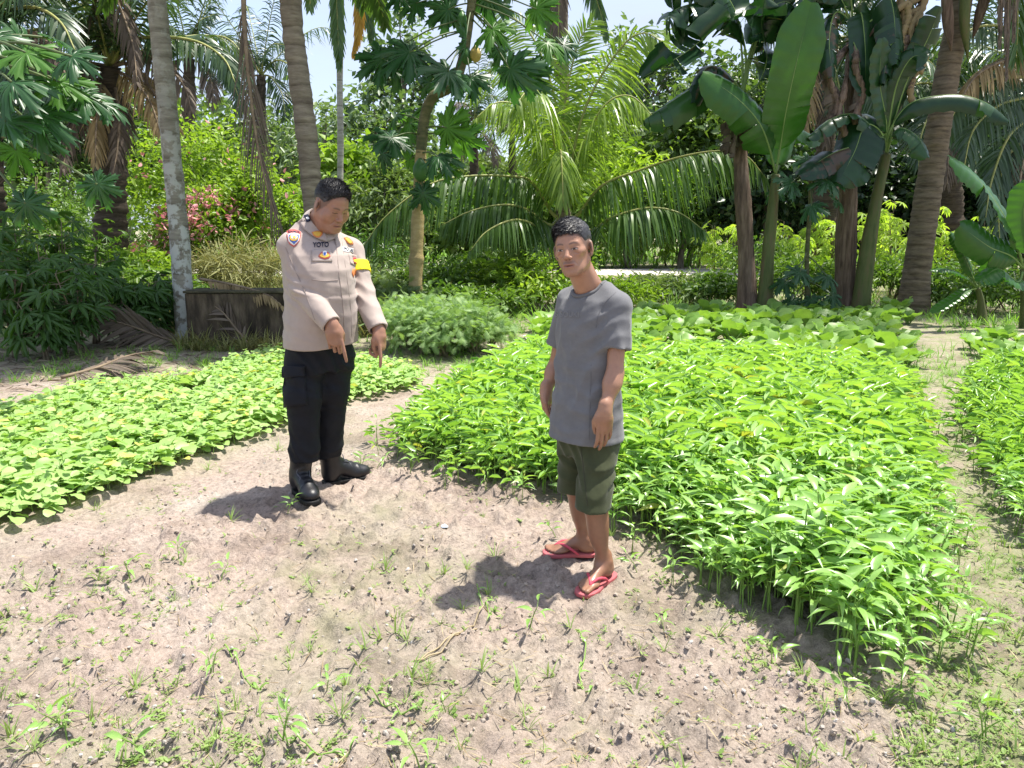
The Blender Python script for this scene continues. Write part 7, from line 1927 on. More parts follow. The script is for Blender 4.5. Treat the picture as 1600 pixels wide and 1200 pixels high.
# flip-flops
M_PINK_R = plain('pink_rubber', (0.50, 0.065, 0.10), 0.5); M_PINK_S = plain('pink_sole', (0.42, 0.11, 0.12), 0.7)
def flip(base, f, inn, name):
    def outline(q):
        y = np.clip(q[:, 1], -0.03, 0.255)
        wv = np.interp(y, [-0.03, -0.01, 0.03, 0.10, 0.165, 0.21, 0.24, 0.255], [0.012, 0.034, 0.041, 0.037, 0.050, 0.048, 0.034, 0.010])
        return np.maximum(np.abs(q[:, 0] - 0.004) - wv, np.maximum(q[:, 1] - 0.252, -0.028 - q[:, 1]))
    def Q(P): return np.stack([(P - base) @ inn, (P - base) @ f, P[:, 2] - base[2]], 1)
    def fs(P):
        q = Q(P); return smax(outline(q), np.abs(q[:, 2] + SOLE / 2 - 0.001) - SOLE / 2, 0.004)
    lo, hi = bounds([base - f * 0.05, base + f * 0.28], 0.07); lo[2] = base[2] - 0.05; hi[2] = base[2] + 0.05
    o = b.obj(name, [sdf_mesh(fs, lo, hi, 0.0032)], M_PINK_S, smooth=1)
    def fst(P):
        q = Q(P); d = None
        for pts in ([(0.019, 0.196, 0.004), (0.020, 0.190, 0.022), (0.034, 0.155, 0.040), (0.046, 0.115, 0.030), (0.043, 0.085, 0.002)], [(0.019, 0.196, 0.004), (0.018, 0.188, 0.024), (-0.012, 0.155, 0.040), (-0.042, 0.115, 0.026), (-0.040, 0.085, 0.002)]):
            Pp = smooth_path(pts, 9); c = chain(q, list(Pp), [0.004, 0.0055] + [0.0068] * 5 + [0.006, 0.005]); d = c if d is None else smin(d, c, 0.004)
        return d
    hi[2] += 0.05
    b.obj('strap', [sdf_mesh(fst, lo, hi, 0.0026)], M_PINK_R, parent=o, smooth=1)
flip(baseL, fdL, inL, 'flip_flop'); flip(baseR, fdR, inR, 'flip_flop')

# ------------------------------------------------------------------ the officer
b = Body(gnd(512, 768), R(36), 'person', 'officer in pale khaki uniform shirt and black trousers pointing at the ground')
OFFICER = b
SK2 = (0.31, 0.165, 0.108)
HC2 = b.px(518, 321, 4.13)
MH2 = Rz(R(-13)) @ Rx(R(-31)) @ Ry(R(2))
def fh2(P): return (P - HC2) @ MH2
neck2 = np.array([0.012, 0.012, 1.535])
HB2 = HC2 + MH2 @ np.array([0, -0.030, -0.05]) * 1.10
NA = unit(HB2 - neck2)                                 # neck axis
HS = 1.06
def f_head2(P):
    q = fh2(P) / HS
    d = head_sdf(q, 1.0, 7.0) * HS
    nk = rcone(P, HC2 + MH2 @ np.array([0, -0.030, -0.05]) * HS, neck2, 0.064, 0.066)
    nk = smin(nk, ell(P, HC2 + MH2 @ np.array([0, 0.030, -0.112]) * HS, (0.060, 0.050, 0.032)), 0.045)
    return smin(d, nk, 0.03)
hv = sdf_mesh(f_head2, HC2 - [.17, .19, .26], HC2 + [.17, .19, .17], 0.0031)
shR, elR, wrR = b.px(456, 386, 4.09), b.px(472, 452, 4.02), b.px(519, 508, 3.90)
shL, elL, wrL = b.px(548, 393, 4.36), b.px(568, 462, 4.26), b.px(592, 516, 4.12)
fw = lambda v: np.asarray(v, float) @ b.A               # world direction -> local
MhR = hand_frame(fw((0.16, -0.10, -1.0)), fw((0.15, -0.95, 0.3)))
if (MhR[:, 0] @ fw((1, 0, 0))) < 0: MhR[:, 0] *= -1
MhL = hand_frame(fw((0.20, -0.15, -0.95)), fw((0.85, -0.25, 0.25)))
if (MhL[:, 0] @ fw((0, -1, 0))) < 0: MhL[:, 0] *= -1
cuR = [(0.05, 0.12, 0.10), (0.55, 1.5, 0.9), (0.6, 1.5, 0.9), (0.7, 1.4, 0.9)]
cuL = [(0.10, 0.12, 0.10), (0.8, 1.4, 0.9), (0.95, 1.4, 0.9), (1.05, 1.4, 0.9)]
def arm2(el, wr, Mh, cu):
    def fn(P):
        d = rcone(P, el, wr, 0.045, 0.032)
        return smin(d, hand_sdf(P, wr, Mh, cu, thumb=0.8, s=1.14), 0.016)
    return fn
aR = sdf_mesh(arm2(elR, wrR, MhR, cuR), *bounds([elR, wrR, wrR + MhR[:, 1] * 0.22], 0.08), 0.0038)
aL = sdf_mesh(arm2(elL, wrL, MhL, cuL), *bounds([elL, wrL, wrL + MhL[:, 1] * 0.22], 0.08), 0.0038)
tv = sdf_mesh(lambda P: smin(ell(P, (0, 0, 1.25), (0.17, 0.11, 0.24)), ell(P, (0, 0, 0.88), (0.15, 0.10, 0.2)), 0.05), (-.25, -.2, .6), (.25, .2, 1.6), 0.014)
nh2 = len(hv[0])
def col2(V):
    c = np.tile(np.array(SK2), (len(V), 1)); c[:nh2] = head_color(fh2(V[:nh2]) / HS, SK2, (0.28, 0.11, 0.085), (0.06, 0.04, 0.035), 0.0, True, 0.0, (0.074, 0.010))
    return c
b.obj('body', [hv, aR, aL, tv], M_SKIN, col=col2, smooth=1)
hh = sdf_mesh(lambda P: hair_sdf(fh2(P) / HS, 0.074, 1.0, 0.010, 0.010) * HS, HC2 - [.15, .16, .10], HC2 + [.15, .16, .17], 0.0036)
ho = b.obj('hair', [hh], M_HAIR, smooth=1)
strands(b, hh, HC2, MH2, HS, 7000, lambda q: np.stack([q[:, 0] * 2, 0.6 + 0 * q[:, 0], 0.5 + 0 * q[:, 0]], 1), 0.020, ho, 2)
# shirt
M_KHAKI = cloth_mat('khaki_twill', (0.37, 0.305, 0.270), 0.8, 900, 0.06, 0.2)
M_KHAKI2 = cloth_mat('khaki_twill_seam', (0.27, 0.22, 0.195), 0.85, 900, 0.06, 0.2)
zs = np.array([0.86, 0.92, 1.02, 1.12, 1.22, 1.32, 1.40, 1.47, 1.53, 1.56, 1.575])
sa = np.array([.206, .206, .200, .192, .188, .190, .186, .170, .128, .098, .088]); sb = np.array([.190, .190, .198, .204, .206, .204, .184, .140, .106, .096, .088])
sy = np.array([.022, .024, .038, .046, .050, .044, .024, -.004, -.014, -.012, -.008])
cuffR, cuffL = wrR - unit(wrR - elR) * 0.005, wrL - unit(wrL - elL) * 0.005
sh_f = [((0.0, 0.1, 1.18), 0.16, (0.15, 0.1, 1), 0.085, 0.0045, 1.0), ((-0.10, 0.12, 1.05), 0.16, (0.5, 0.1, 1), 0.10, 0.0040, 1.0), ((0.10, 0.1, 1.28), 0.12, (0.8, 0, 1), 0.07, 0.004, 1.0), (elR, 0.11, (0.2, 0.4, 1), 0.055, 0.0055, 0.9), (elL, 0.12, (0.2, 0.4, 1), 0.06, 0.006, 0.9), ((shR + elR) / 2, 0.12, (0.8, 0.4, 0.5), 0.06, 0.004, 0.8), ((shL + elL) / 2, 0.12, (0.8, 0.4, 0.5), 0.06, 0.004, 0.8), ((-0.16, -0.05, 1.05), 0.16, (0.6, 0.2, 1), 0.09, 0.005, 1.0)]
def f_shirt(P):
    d = loft(P, zs, 0 * zs, sy, sa, sb, 2.3)
    for sh, el, wr, cf, sg in ((shR, elR, wrR, cuffR, -1), (shL, elL, wrL, cuffL, 1)):
        s0 = rcone(P, np.array([sg * 0.050, -0.016, 1.512]), sh, 0.056, 0.072)
        s1 = rcone(P, sh, el, 0.076, 0.067)
        ax = unit(wr - el)
        s2 = rcone(P, el, cf, 0.067, 0.056); s2 = np.maximum(s2, (P - cf) @ ax)
        inner = rcone(P, cf - ax * 0.06, cf + ax * 0.04, 0.041, 0.048); s2 = np.maximum(s2, -np.maximum(inner, -((P - cf) @ ax + 0.05)))
        a_ = smin(smin(s0, s1, 0.03), s2, 0.022)
        d = smin(d, a_, 0.007)
    d = d + folds(P, sh_f)
    zc = 0.895 + 0.012 * np.sin(P[:, 0] * 9)
    d = np.maximum(d, zc - P[:, 2])
    # waist tie seam
    d = d + 0.0022 * np.exp(-((P[:, 2] - 1.185) / 0.006) ** 2) * (np.abs(P[:, 0]) < 0.19)
    nk = rcone(P, neck2 - NA * 0.02, neck2 + NA * 0.16, 0.066, 0.082)
    return smax(d, -nk, 0.006)
sv = sdf_mesh(f_shirt, *(lambda l_, h_: (np.minimum(l_, [-.36, -.25, .87]), np.maximum(h_, [.36, .26, 1.6])))(*bounds([shR, shL, elR, elL, wrR, wrL], 0.1)), 0.0060)
o_s = b.obj('shirt', [sv], M_KHAKI, smooth=2)
bv = bvh_of(o_s)
# collar: two standing flaps round the neck
def collar(sg):
    V, q = [], []
    n, m = 14, 5
    for i in range(n):
        t = i / (n - 1); a = math.pi * (-0.5 + 1.0 * t) if sg > 0 else math.pi * (-0.5 - 1.0 * t)
        ux = np.array([1.0, 0, 0]); uy = unit(np.cross(NA, ux)); dirv = ux * math.cos(a) + uy * math.sin(a)
        inner = neck2 + NA * (0.098 - 0.072 * t ** 2.2) + dirv * (0.069 + 0.010 * t)
        outer = neck2 + NA * (0.044 - 0.036 * t ** 2) + dirv * (0.084 + 0.030 * t) + np.array([0, 0.012 * t ** 2, -0.026 * t ** 2])
        for j in range(m):
            u = j / (m - 1); p = inner * (1 - u) + outer * u; p = p + dirv * 0.005 * math.sin(u * math.pi) + [0, 0, 0.007 * math.sin(u * math.pi)]
            V.append(p)
    for i in range(n - 1):
        for j in range(m - 1):
            k = i * m + j; q.append((k, k + m, k + m + 1, k + 1))
    V = np.array(V); nn = len(V)
    for _ in range(8):                                   # lay the flap on the shirt
        dd = f_shirt(V); gr = np.stack([f_shirt(V + e_) - dd for e_ in np.eye(3) * 0.004], 1); gr = unit(gr)
        V = V + gr * np.clip(0.007 - dd, 0, 0.02)[:, None]
    V2 = V + unit(V - neck2) * 0.005
    q2 = [tuple(x + nn for x in reversed(f)) for f in q]
    ed = []
    for i in range(n - 1): ed += [(i * m, (i + 1) * m, (i + 1) * m + nn, i * m + nn), (i * m + m - 1, (i + 1) * m + m - 1, (i + 1) * m + m - 1 + nn, i * m + m - 1 + nn)]
    for j in range(m - 1): k = (n - 1) * m + j; ed.append((k, k + 1, k + 1 + nn, k + nn))
    mb = MB(); mb.add(b.w(np.vstack([V, V2])), None, q + q2 + ed)
    return mb.build('collar', M_KHAKI, o_s)
cR, cL = collar(-1), collar(1)
bv = bvh_of(o_s, cR, cL)
def rect(x0, y0, x1, y1, x2, y2, x3, y3, n=5):
    c = [(x0, y0), (x1, y1), (x2, y2), (x3, y3)]; out = []
    for i in range(4):
        a, e_ = np.array(c[i], float), np.array(c[(i + 1) % 4], float)
        for k in range(n): out.append(a + (e_ - a) * k / n)
    return out
strip(bv, [(524, 372), (528, 410), (531, 440), (536, 480), (538, 525)], 1.6, M_KHAKI2, o_s, 'placket_edge', 0.003)
strip(bv, [(534, 372), (539, 410), (543, 440), (548, 480), (550, 525)], 1.2, M_KHAKI2, o_s, 'placket_stitching', 0.0015)
patch(bv, rect(487, 391, 517, 390, 519, 409, 487, 409), M_KHAKI, o_s, 'pocket_flap', 0.005)
patch(bv, rect(544, 396, 557, 399, 558, 417, 547, 412), M_KHAKI, o_s, 'pocket_flap', 0.005)
strip(bv, [(487, 437), (505, 439), (528, 438)], 1.5, M_KHAKI2, o_s, 'waist_seam', 0.003)
strip(bv, [(446, 386), (458, 415), (476, 455), (492, 500)], 1.3, M_KHAKI2, o_s, 'sleeve_crease', 0.0035)
strip(bv, [(447, 353), (462, 347), (478, 343)], 5, M_KHAKI, o_s, 'epaulette', 0.008)
P_RED, P_WHT, P_BLU, P_YEL, P_ORG, P_NAVY, P_NEON = (plain(n_, c_, 0.7) for n_, c_ in (('badge_red', (0.55, 0.10, 0.09)), ('badge_white', (0.75, 0.74, 0.72)), ('badge_blue', (0.035, 0.10, 0.38)), ('badge_gold', (0.62, 0.38, 0.06)), ('badge_orange', (0.60, 0.20, 0.06)), ('badge_navy', (0.012, 0.014, 0.035)), ('armband_yellow', (0.80, 0.66, 0.02))))
def scale_o(pts, k, c=None):
    A = np.array(pts, float); c = A.mean(0) if c is None else np.array(c); return c + (A - c) * k
shield = [(448, 362), (453, 359.5), (459, 358.5), (465, 360), (470, 363), (470, 369), (468, 376), (464, 382), (459, 386), (453, 382), (449.5, 376), (448, 369)]
s0 = patch(bv, shield, P_RED, o_s, 'sleeve_badge', 0.004)
patch(bv, scale_o([(450, 367), (454, 365.5), (459, 365), (464, 365.6), (468, 367.5), (468, 372), (466, 377), (462.5, 381), (459, 384), (454.5, 381), (451, 377), (450, 372)], 1.0), P_WHT, s0, 'badge_field', 0.0055)
patch(bv, [(451.5, 368), (459, 366.6), (466.5, 368.2), (466.5, 372), (464.5, 377), (459, 381.8), (453.5, 377), (451.5, 372)], P_BLU, s0, 'badge_emblem', 0.0068)
tt = np.linspace(0, 6.28, 13)[:-1]
patch(bv, [(458.6 + 6.4 * math.cos(a), 372.6 + 5.0 * math.sin(a)) for a in tt], P_YEL, s0, 'badge_emblem', 0.0080)
patch(bv, [(459.2 + 4.6 * math.cos(a), 371.6 + 3.6 * math.sin(a)) for a in tt], P_WHT, s0, 'badge_emblem', 0.0092)
patch(bv, [(459.4 + 2.4 * math.cos(a), 372.2 + 1.9 * math.sin(a)) for a in tt], P_YEL, s0, 'badge_emblem', 0.0104)
text_patch(bv, 'BINMAS', (450.5, 365.0), (468.5, 365.2), 3.4, P_NAVY, s0, 'lettering', 0.0062)
patch(bv, [(487, 363), (495, 361), (504, 362), (503.5, 367), (499, 371.5), (494, 371), (489.5, 368)], P_ORG, o_s, 'chest_badge', 0.0040)
patch(bv, [(489, 363.6), (495, 362.2), (502, 363.2), (501, 367), (498, 370), (494, 369.6), (490.5, 367)], P_YEL, o_s, 'chest_badge', 0.0052)
text_patch(bv, 'YOTO', (488.5, 387.2), (513.5, 386.6), 8.0, P_NAVY, o_s, 'name_lettering', 0.0045)
patch(bv, [(497, 401), (501, 396), (507, 393), (513, 396), (516, 401), (513, 404.5), (507, 406), (500, 404)], P_RED, o_s, 'wing_badge', 0.0075)
patch(bv, [(498.5, 401), (502, 397.5), (507, 398), (512, 397.5), (514.6, 401), (511, 403), (507, 404), (502, 403)], P_YEL, o_s, 'wing_badge', 0.0090)
patch(bv, [(504, 394.5), (507, 393.6), (510, 394.5), (510, 399), (507, 402), (504, 399)], P_WHT, o_s, 'wing_badge', 0.0102)
patch(bv, [(505, 397), (507, 396), (509, 397), (508.6, 399.6), (507, 400.6), (505.4, 399.6)], P_BLU, o_s, 'wing_badge', 0.0112)
patch(bv, [(537, 372), (541, 370.5), (546, 373), (551, 378), (552, 382), (547, 382.5), (542, 379)], P_ORG, o_s, 'chest_badge', 0.0040)
patch(bv, [(539, 373), (543, 373), (549, 378), (550, 381), (546, 380.8), (542, 377.5)], P_YEL, o_s, 'chest_badge', 0.0052)
patch(bv, rect(535, 386, 552, 388.5, 552, 395.5, 536.5, 393), P_WHT, o_s, 'name_strip', 0.0045)
text_patch(bv, 'POLRI', (536.8, 391.8), (551.3, 394.2), 5.0, P_NAVY, o_s, 'lettering', 0.0062)
patch(bv, [(551, 403), (555, 402), (557.5, 405), (557.5, 412), (552, 411)], P_RED, o_s, 'pocket_badge', 0.0075)
patch(bv, [(551, 420), (555, 419), (557, 424), (555.5, 431), (551.5, 433), (549.5, 426)], P_ORG, o_s, 'round_badge', 0.0050)
# collar tab on the near collar flap
bc = bv
if patch(bc, rect(475, 337, 481.5, 335, 486.5, 345, 479.5, 347.5), P_NAVY, o_s, 'collar_tab', 0.004, label='dark blue collar tab with white mark'):
    patch(bc, rect(478.6, 340.6, 482.2, 339.6, 483.6, 342.6, 480.0, 343.6), P_WHT, o_s, 'collar_mark', 0.0055)
# yellow armband on the far arm
ab = sdf_mesh(lambda P: np.maximum(np.maximum(rcone(P, shL, elL, 0.085, 0.078), -rcone(P, shL, elL, 0.076, 0.068)), np.maximum((P - shL) @ unit(elL - shL) - 0.150, 0.085 - (P - shL) @ unit(elL - shL))), *bounds([shL, elL], 0.12), 0.0042)
oa = b.obj('armband', [ab], P_NEON, smooth=1); oa['label'] = 'bright yellow armband'
# trousers
M_BLACK = cloth_mat('black_ripstop', (0.007, 0.008, 0.012), 0.7, 500, 0.3, 0.25, spec=0.25, sheen=0.0)
hipR, hipL = np.array([-0.092, 0.0, 0.82]), np.array([0.092, 0.0, 0.82])
ankR_px, ankL_px = b.px(476, 718, 4.10), b.px(512, 712, 4.30)
tR, hR_ = b.g(494, 796), b.g(466, 770); tL, hL_ = b.g(558, 748), b.g(508, 757)
kneeR2, kneeL2 = b.px(474, 622, 4.09), b.px(518, 610, 4.24)
def f_trou(P):
    z = np.array([0.66, 0.78, 0.90, 1.02])
    d = loft(P, z, 0 * z, 0 * z + 0.005, np.array([.170, .178, .172, .165]), np.array([.125, .138, .135, .13]), 2.4)
    d = np.maximum(d, 0.74 - P[:, 2])
    for hp, kn, an in ((hipR, kneeR2, ankR_px), (hipL, kneeL2, ankL_px)):
        l_ = smin(rcone(P, hp, kn, 0.112, 0.098), rcone(P, kn, an, 0.096, 0.078), 0.03)
        l_ = smin(l_, rcone(P, an + (kn - an) * 0.22, an + [0, 0, 0.02], 0.088, 0.086), 0.02)
        l_ = np.maximum(l_, an[2] - P[:, 2])
        d = smin(d, l_, 0.035)
    t = []
    for kn, an in ((kneeR2, ankR_px), (kneeL2, ankL_px)):
        t += [(kn, 0.13, (0.7, 0.1, 1), 0.085, 0.0060, 2.0), (an + [0, 0, 0.07], 0.12, (0.55, 0.2, 1), 0.07, 0.0070, 2.2), (kn + [0.03, 0.05, 0.18], 0.14, (0.9, 0.2, 0.9), 0.09, 0.006, 1.2)]
    t += [((0, 0.12, 0.80), 0.12, (1, 0, 0.6), 0.06, 0.006, 1.0)]
    return np.maximum(d + folds(P, t), P[:, 2] - 1.0)
lo, hi = bounds([hipR, hipL, kneeR2, kneeL2, ankR_px, ankL_px], 0.14); hi[2] = 1.02
trv = sdf_mesh(f_trou, lo, hi, 0.0064)
o_t = b.obj('trousers', [trv], M_BLACK, smooth=2)
bv = bvh_of(o_t)
pk = patch(bv, rect(444, 587, 476, 586, 480, 632, 447, 636, 7), M_BLACK, o_t, 'cargo_pocket', 0.016, 5)
patch(bv, rect(443, 573, 477, 571, 477, 589, 443, 590, 7), M_BLACK, o_t, 'pocket_flap', 0.024, 5)
# boots
M_BOOT = rough_mat('black_leather', [(0.008, 0.008, 0.010), (0.016, 0.016, 0.020)], 20, 0.42, 0.06, 120, spec=0.45)
M_BOOTS = rough_mat('black_rubber_sole', [(0.010, 0.010, 0.010), (0.02, 0.02, 0.02)], 20, 0.6, 0.3)
M_BOOTG = plain('grey_boot_trim', (0.10, 0.10, 0.115), 0.35)
def boot(heel, toe, ank):
    f = toe - heel; f[2] = 0; f = unit(f); lt = np.array([-f[1], f[0], 0]); base = on_ground(heel, 0.0); Ln = 0.30
    def Q(P): return np.stack([(P - base) @ lt, (P - base) @ f, P[:, 2] - base[2]], 1)
    def wid(y): return np.interp(y, [-0.01, 0.03, 0.10, 0.16, 0.22, 0.27, 0.30], [0.032, 0.044, 0.043, 0.050, 0.053, 0.044, 0.018])
    qa = Q(ank[None])[0]
    def fb(P):
        q = Q(P)
        d = ell(q, (0, 0.035, 0.065), (0.047, 0.048, 0.060))
        d = smin(d, rcone(q, (0, 0.055, 0.125), (0, 0.19, 0.062), 0.052, 0.047), 0.03)
        d = smin(d, ell(q, (0, 0.215, 0.050), (0.054, 0.078, 0.044)), 0.02)
        d = smin(d, rcone(q, (0, 0.045, 0.09), (qa[0] * 0.9, 0.045 + (qa[1] - 0.045) * 0.8, 0.30), 0.056, 0.072), 0.03)
        d = smin(d, np.abs(np.linalg.norm(q - np.array([0, 0.05, 0.205]), axis=1) - 0.0) + 0.05, 0.02)
        # padded panels over the instep
        d = d - 0.004 * np.clip(np.sin((q[:, 1] * 0.75 - q[:, 2]) * 150), -0.2, 1) * np.exp(-((q[:, 1] - 0.13) / 0.05) ** 2) * np.exp(-(q[:, 0] / 0.03) ** 2)
        d = d - 0.003 * np.exp(-((q[:, 1] - 0.205) / 0.006) ** 2)
        return np.maximum(d, 0.016 - q[:, 2])
    def fsole(P):
        q = Q(P); dd = np.maximum(np.abs(q[:, 0]) - wid(np.clip(q[:, 1], -0.01, 0.30)) - 0.004, np.maximum(q[:, 1] - 0.297, -0.012 - q[:, 1]))
        s = smax(dd, np.abs(q[:, 2] - 0.012) - 0.014, 0.005)
        s = np.maximum(s, -np.maximum(np.abs(q[:, 1] - 0.10) - 0.018, q[:, 2] - 0.007))
        tread = np.maximum(np.abs(((q[:, 1] * 55) % 1.0) - 0.5) - 0.16, q[:, 2] - 0.006) * 0.02
        return np.maximum(s, -tread)
    lo, hi = bounds([base - f * 0.06, base + f * 0.33], 0.09); lo[2] = base[2] - 0.02; hi[2] = base[2] + 0.36
    o = b.obj('boot', [sdf_mesh(fb, lo, hi, 0.0052)], M_BOOT, smooth=1)
    hi2 = hi.copy(); hi2[2] = base[2] + 0.06
    b.obj('sole', [sdf_mesh(fsole, lo, hi2, 0.004)], M_BOOTS, parent=o, smooth=0)
    def loc(p): return base + lt * p[0] + f * p[1] + np.array([0, 0, p[2]])
    # round tightening dial and lace cords
    dm = MB(); c = loc((0, 0.108, 0.215)); n_ = unit(f + [0, 0, 0.15]); u = unit(np.cross(n_, [0, 0, 1.0])); v = np.cross(n_, u)
    tt_ = np.linspace(0, 2 * math.pi, 19)
    for rr, dd_ in ((0.019, 0.0), (0.010, 0.006)): tube(dm, b.w(np.array([c + n_ * dd_ + (u * math.cos(a) + v * math.sin(a)) * rr for a in tt_])), 0.0042, 6, cap=False)
    dm.build('dial', M_BOOTG, o)
    lc = MB()
    for sg in (-1, 1):
        pts = [loc((sg * 0.020, 0.112, 0.185)), loc((sg * 0.036, 0.118, 0.150)), loc((sg * 0.028, 0.150, 0.126)), loc((sg * 0.040, 0.165, 0.098)), loc((sg * 0.020, 0.195, 0.096))]
        tube(lc, b.w(smooth_path(pts, 16)), 0.0032, 5)
    lc.build('lace_cord', M_BOOTG, o)
boot(hR_, tR, ankR_px); boot(hL_, tL, ankL_px)

# ================================================================== WEEDS AND SMALL THINGS ON THE BARE GROUND
def bare(x, y): return ob(x, y) & (edge_dist(BED_MAIN, x, y) > 0.02)
def clear_of_feet(x, y):
    k = np.ones(np.shape(x), bool)
    for c in (FARMER.O, OFFICER.O): k &= np.hypot(x - c[0], y - c[1]) > 0.26
    return k
# tiny seedlings, uncountable
def sprout(seed, n=5):
    r = np.random.default_rng(seed); Vs, Qs, off = [], [], 0
    for i in range(n):
        a = r.uniform(0, 6.28); el = r.uniform(0.0, 0.9); d = np.array([math.cos(a) * math.cos(el), math.sin(a) * math.cos(el), math.sin(el)])
        t = BROAD[r.integers(0, 3)] if seed % 2 else NARROW[r.integers(0, 2)]
        Vs.append(t[0] @ (rot_to(d)[0] * r.uniform(0.4, 1.0)).T + [0, 0, r.uniform(0, 0.5)]); Qs.append(t[2] + off); off += len(t[0])
    return np.vstack(Vs), np.zeros((0, 3), np.int64), np.vstack(Qs)
SPR = [sprout(s) for s in range(6)]
x, y = view_points(17000, 575, 1250, 1.25)
px_ = 800 + x / np.maximum(y * CP + CAM_H * SP, 0.1) * FPX
dens = 0.09 + 1.9 * np.clip(fbm2(x * 2.6, y * 2.6, 3, 77) - 0.52, 0, 1) + 0.16 * np.clip((420 - px_) / 420, 0, 1) * (y < 3.2) + 0.95 * (px_ > 1400) + 0.5 * np.clip(0.25 - edge_dist(BED_MAIN, x, y), 0, 1) * 4 * (y < 5)
k = bare(x, y) & clear_of_feet(x, y) & (rng.random(len(x)) < dens)
x, y = x[k], y[k]; n = len(x)
s = rng.uniform(0.006, 0.030, n) * (0.8 + 0.5 * rng.random(n) ** 3); q = rng.integers(0, 6, n); a = rng.uniform(0, 6.28, n)
mb = MB()
for j in range(6):
    sl = q == j; mb.inst(SPR[j], rz(a[sl]) * s[sl][:, None, None], np.stack([x[sl], y[sl], ground_z(x[sl], y[sl]) + 0.002], 1), np.clip(rng.normal(0.5, 0.22, sl.sum()), 0, 1))
tag(mb.build('weed_seedlings', M_WEED), 'tiny green weed seedlings sprinkled over the bare soil', 'weeds', kind='stuff')
# dry grass bits
x, y = view_points(1500, 600, 1250, 1.4); k = bare(x, y) & clear_of_feet(x, y); x, y = x[k], y[k]; n = len(x); a = rng.uniform(0, 6.28, n)
mb = MB(); mb.inst(blade(0.05, 2, 0, 0.05, prof=diam), rot_to(np.stack([np.cos(a), np.sin(a), rng.normal(0.05, 0.1, n)], 1)) * rng.uniform(0.03, 0.10, n)[:, None, None], np.stack([x, y, ground_z(x, y) + 0.008], 1), rng.random(n))
tag(mb.build('straw_bits', M_DRY), 'short bits of dry straw lying on the soil', 'straw', kind='stuff')
# grass tufts as individuals
GT = [tuft_tmpl(n_, w_, 60 + i) for i, (n_, w_) in enumerate(((7, 0.07), (11, 0.055), (5, 0.09), (14, 0.05), (8, 0.08)))]
GT_ME = [tmpl_mesh('grass_tuft', t, M_WEED, 0.5) for t in GT]
ZL = [('small green grass tuft on the bare soil at the lower left', 'grass tufts at lower left'), ('small green grass tuft on the tilled soil in the lower middle', 'grass tufts in the lower middle'), ('small green grass tuft near the lower right corner', 'grass tufts at lower right'), ('small grass tuft on the path near the officer', 'grass tufts near the officer'), ('small grass tuft on the soil between the two men', 'grass tufts between the two men'), ('grass tuft on the bare path along the right bed', 'grass tufts on the right path')]
def zone(px, py):
    if px > 1400 and py < 1000: return 5
    if py < 860: return 3 if px < 600 else 4
    return 0 if px < 480 else (1 if px < 1050 else 2)
r = np.random.default_rng(99); made = 0
cand = [(r.uniform(-20, 1620), 620 + 600 * r.random() ** 0.7) for _ in range(900)]
for px, py in cand:
    p = gnd(px, py)
    X, Yy = p[0], p[1]
    if not (bare(np.array([X]), np.array([Yy]))[0] and clear_of_feet(np.array([X]), np.array([Yy]))[0]): continue
    w_ = 0.10 + 0.22 * (px < 380) * (py > 840) + 0.5 * (px > 1400) + 0.5 * (fbm2(X * 2, Yy * 2, 2, 31) > 0.56)
    if r.random() > w_: continue
    o = link('grass_tuft', GT_ME[r.integers(0, 5)]); o.location = (X, Yy, float(ground_z(X, Yy)) - 0.002)
    o.rotation_euler.z = r.uniform(0, 6.28); h_ = r.uniform(0.03, 0.12); o.scale = (h_ * 0.85, h_ * 0.85, h_)
    z_ = ZL[zone(px, py)]; tag(o, z_[0], 'grass', z_[1]); made += 1
    if made > 230: break
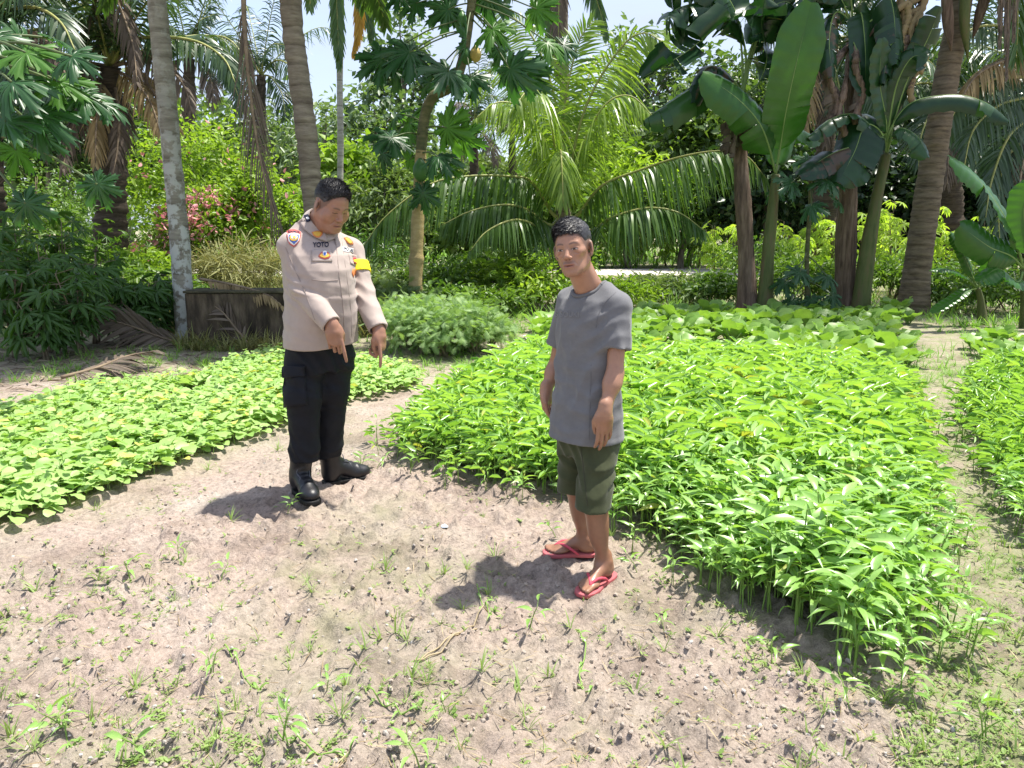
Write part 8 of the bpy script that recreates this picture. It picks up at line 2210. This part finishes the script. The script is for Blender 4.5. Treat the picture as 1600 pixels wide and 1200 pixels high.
# stray leafy sprouts that stand out
KV = [kang_spec(np.random.default_rng(700 + i), 0.12) for i in range(4)]
def stray(px, py, s, label, i):
    p = gnd(px, py); e = empty('leafy_sprout', (p[0], p[1], float(ground_z(p[0], p[1]))), label, 'plant', 'stray leafy sprouts'); e.scale = (s,) * 3; e.rotation_euler.z = i * 1.3
    st, M, T, kk, ti = KV[i % 4]
    link('stem', stem_mesh(MB(), st, 0.003, 5).mesh('stem', M_KSTEM), e, Matrix.Identity(4))
    for j in range(min(len(T), 7)):
        link('leaf', SP_LEAF[kk[j]], e, Matrix([list(M[j][a_] * 0.62) + [T[j][a_]] for a_ in range(3)] + [[0, 0, 0, 1]]))
SP_LEAF = [tmpl_mesh('leaf', t, M_KANG, 0.55) for t in KLEAF]
for i, (px, py, s, lb) in enumerate([(826, 985, 1.0, 'single bright leafy sprout in the soil in front of the man'), (640, 748, 1.2, 'leafy sprout at the front left corner of the large bed'), (585, 735, 1.0, 'leafy sprout beside the toe of the far boot'), (565, 735, 0.9, 'pale leafy sprout right at the officer\'s far boot'),
    (200, 905, 1.3, 'tall leafy sprout at the left between bed and soil'), (275, 870, 0.9, 'leafy sprout below the shadow of the officer'), (505, 1075, 0.8, 'dark green sprout in the middle foreground'), (440, 1165, 0.9, 'leafy sprout at the bottom left of centre'), (655, 1195, 1.1, 'leafy sprout at the bottom edge near the centre'),
    (105, 1150, 1.0, 'leafy sprout at the bottom left'), (225, 1175, 1.1, 'creeping sprout at the lower left edge'), (330, 1060, 0.7, 'small sprout in the left foreground'), (1040, 985, 0.7, 'sprout in the shadow of the bed right of the flip-flops'), (995, 895, 0.7, 'small sprout just right of the man\'s heel'), (870, 845, 0.8, 'small grass-like sprout behind the far flip-flop'), (700, 1120, 0.7, 'low sprout in the lower middle soil'), (1210, 1040, 0.9, 'sprout at the near corner of the large bed'), (1330, 1120, 0.9, 'sprout below the near corner of the large bed'), (1440, 1115, 1.0, 'sprout at the foot of the right path'), (1540, 1150, 1.1, 'leafy weed at the bottom right corner'), (1500, 1010, 0.9, 'weed on the path beside the near corner'), (450, 800, 0.7, 'little sprout beside the near boot'), (345, 905, 0.8, 'sprout on the path left of the near boot')]):
    stray(px, py, s, lb, i)
# creeping runners
def runner(pts, label):
    P = smooth_path([gnd(a_, b_) for a_, b_ in pts], 24); P[:, 2] = ground_z(P[:, 0], P[:, 1]) + 0.012 + 0.01 * np.sin(np.arange(24) * 0.9)
    e = empty('creeping_runner', P[0], label, 'plant', 'creeping runners')
    m = MB(); tube(m, P, 0.0028, 5); m.build('stem', M_KSTEM, e)
    for i in range(3, 24, 4):
        a_ = i * 2.1; d = np.array([math.cos(a_), math.sin(a_), 0.5]); B = rot_to(d)[0] * 0.05
        lf = bpy.data.objects.new('leaf', SP_LEAF[i % 4]); COL.objects.link(lf); lf.parent = e; o_ = P[i] - P[0]
        lf.matrix_local = Matrix([list(B[k_]) + [o_[k_]] for k_ in range(3)] + [[0, 0, 0, 1]])
runner([(430, 1150), (470, 1165), (520, 1172), (560, 1170)], 'pale creeping runner at the bottom just left of centre')
runner([(350, 1015), (372, 1040), (385, 1075), (420, 1070)], 'thin creeping runner in the left foreground soil')
runner([(575, 1098), (610, 1108), (640, 1120), (662, 1105)], 'creeping runner below the dry stalks')
runner([(745, 930), (755, 950), (768, 970)], 'short green runner beside the dry stalks')
runner([(900, 985), (915, 1020), (905, 1060), (925, 1090)], 'creeping runner in front of the flip-flops')
runner([(90, 1130), (105, 1160), (112, 1190)], 'upright runner at the bottom left corner')
for i, pts in enumerate([[(648, 1035), (690, 1010), (730, 985), (762, 967)], [(655, 1032), (700, 1012), (745, 982)]]):
    P = smooth_path([gnd(a_, b_) for a_, b_ in pts], 14); P[:, 2] = ground_z(P[:, 0], P[:, 1]) + 0.010
    m = MB(); tube(m, P, 0.0035, 5, 0.9); o = m.build('dry_stalk', M_DRY); tag(o, ['longer pale dry stalk lying on the tilled soil in front', 'shorter pale dry stalk lying against the longer one'][i], 'stalk', 'dry stalks on the soil')
# crumpled scrap of plastic
p = gnd(695, 826); sc_ = MB(); V = IV * np.array([0.020, 0.016, 0.009]) * (0.7 + 0.6 * rng.random((12, 1))); sc_.add(V + np.array([p[0], p[1], float(ground_z(p[0], p[1])) + 0.010]), IF)
tag(sc_.build('plastic_scrap', plain('blue_white_plastic', (0.55, 0.62, 0.70), 0.3, 0.5), smooth=False), 'crumpled bluish white plastic scrap on the soil between the men', 'litter')
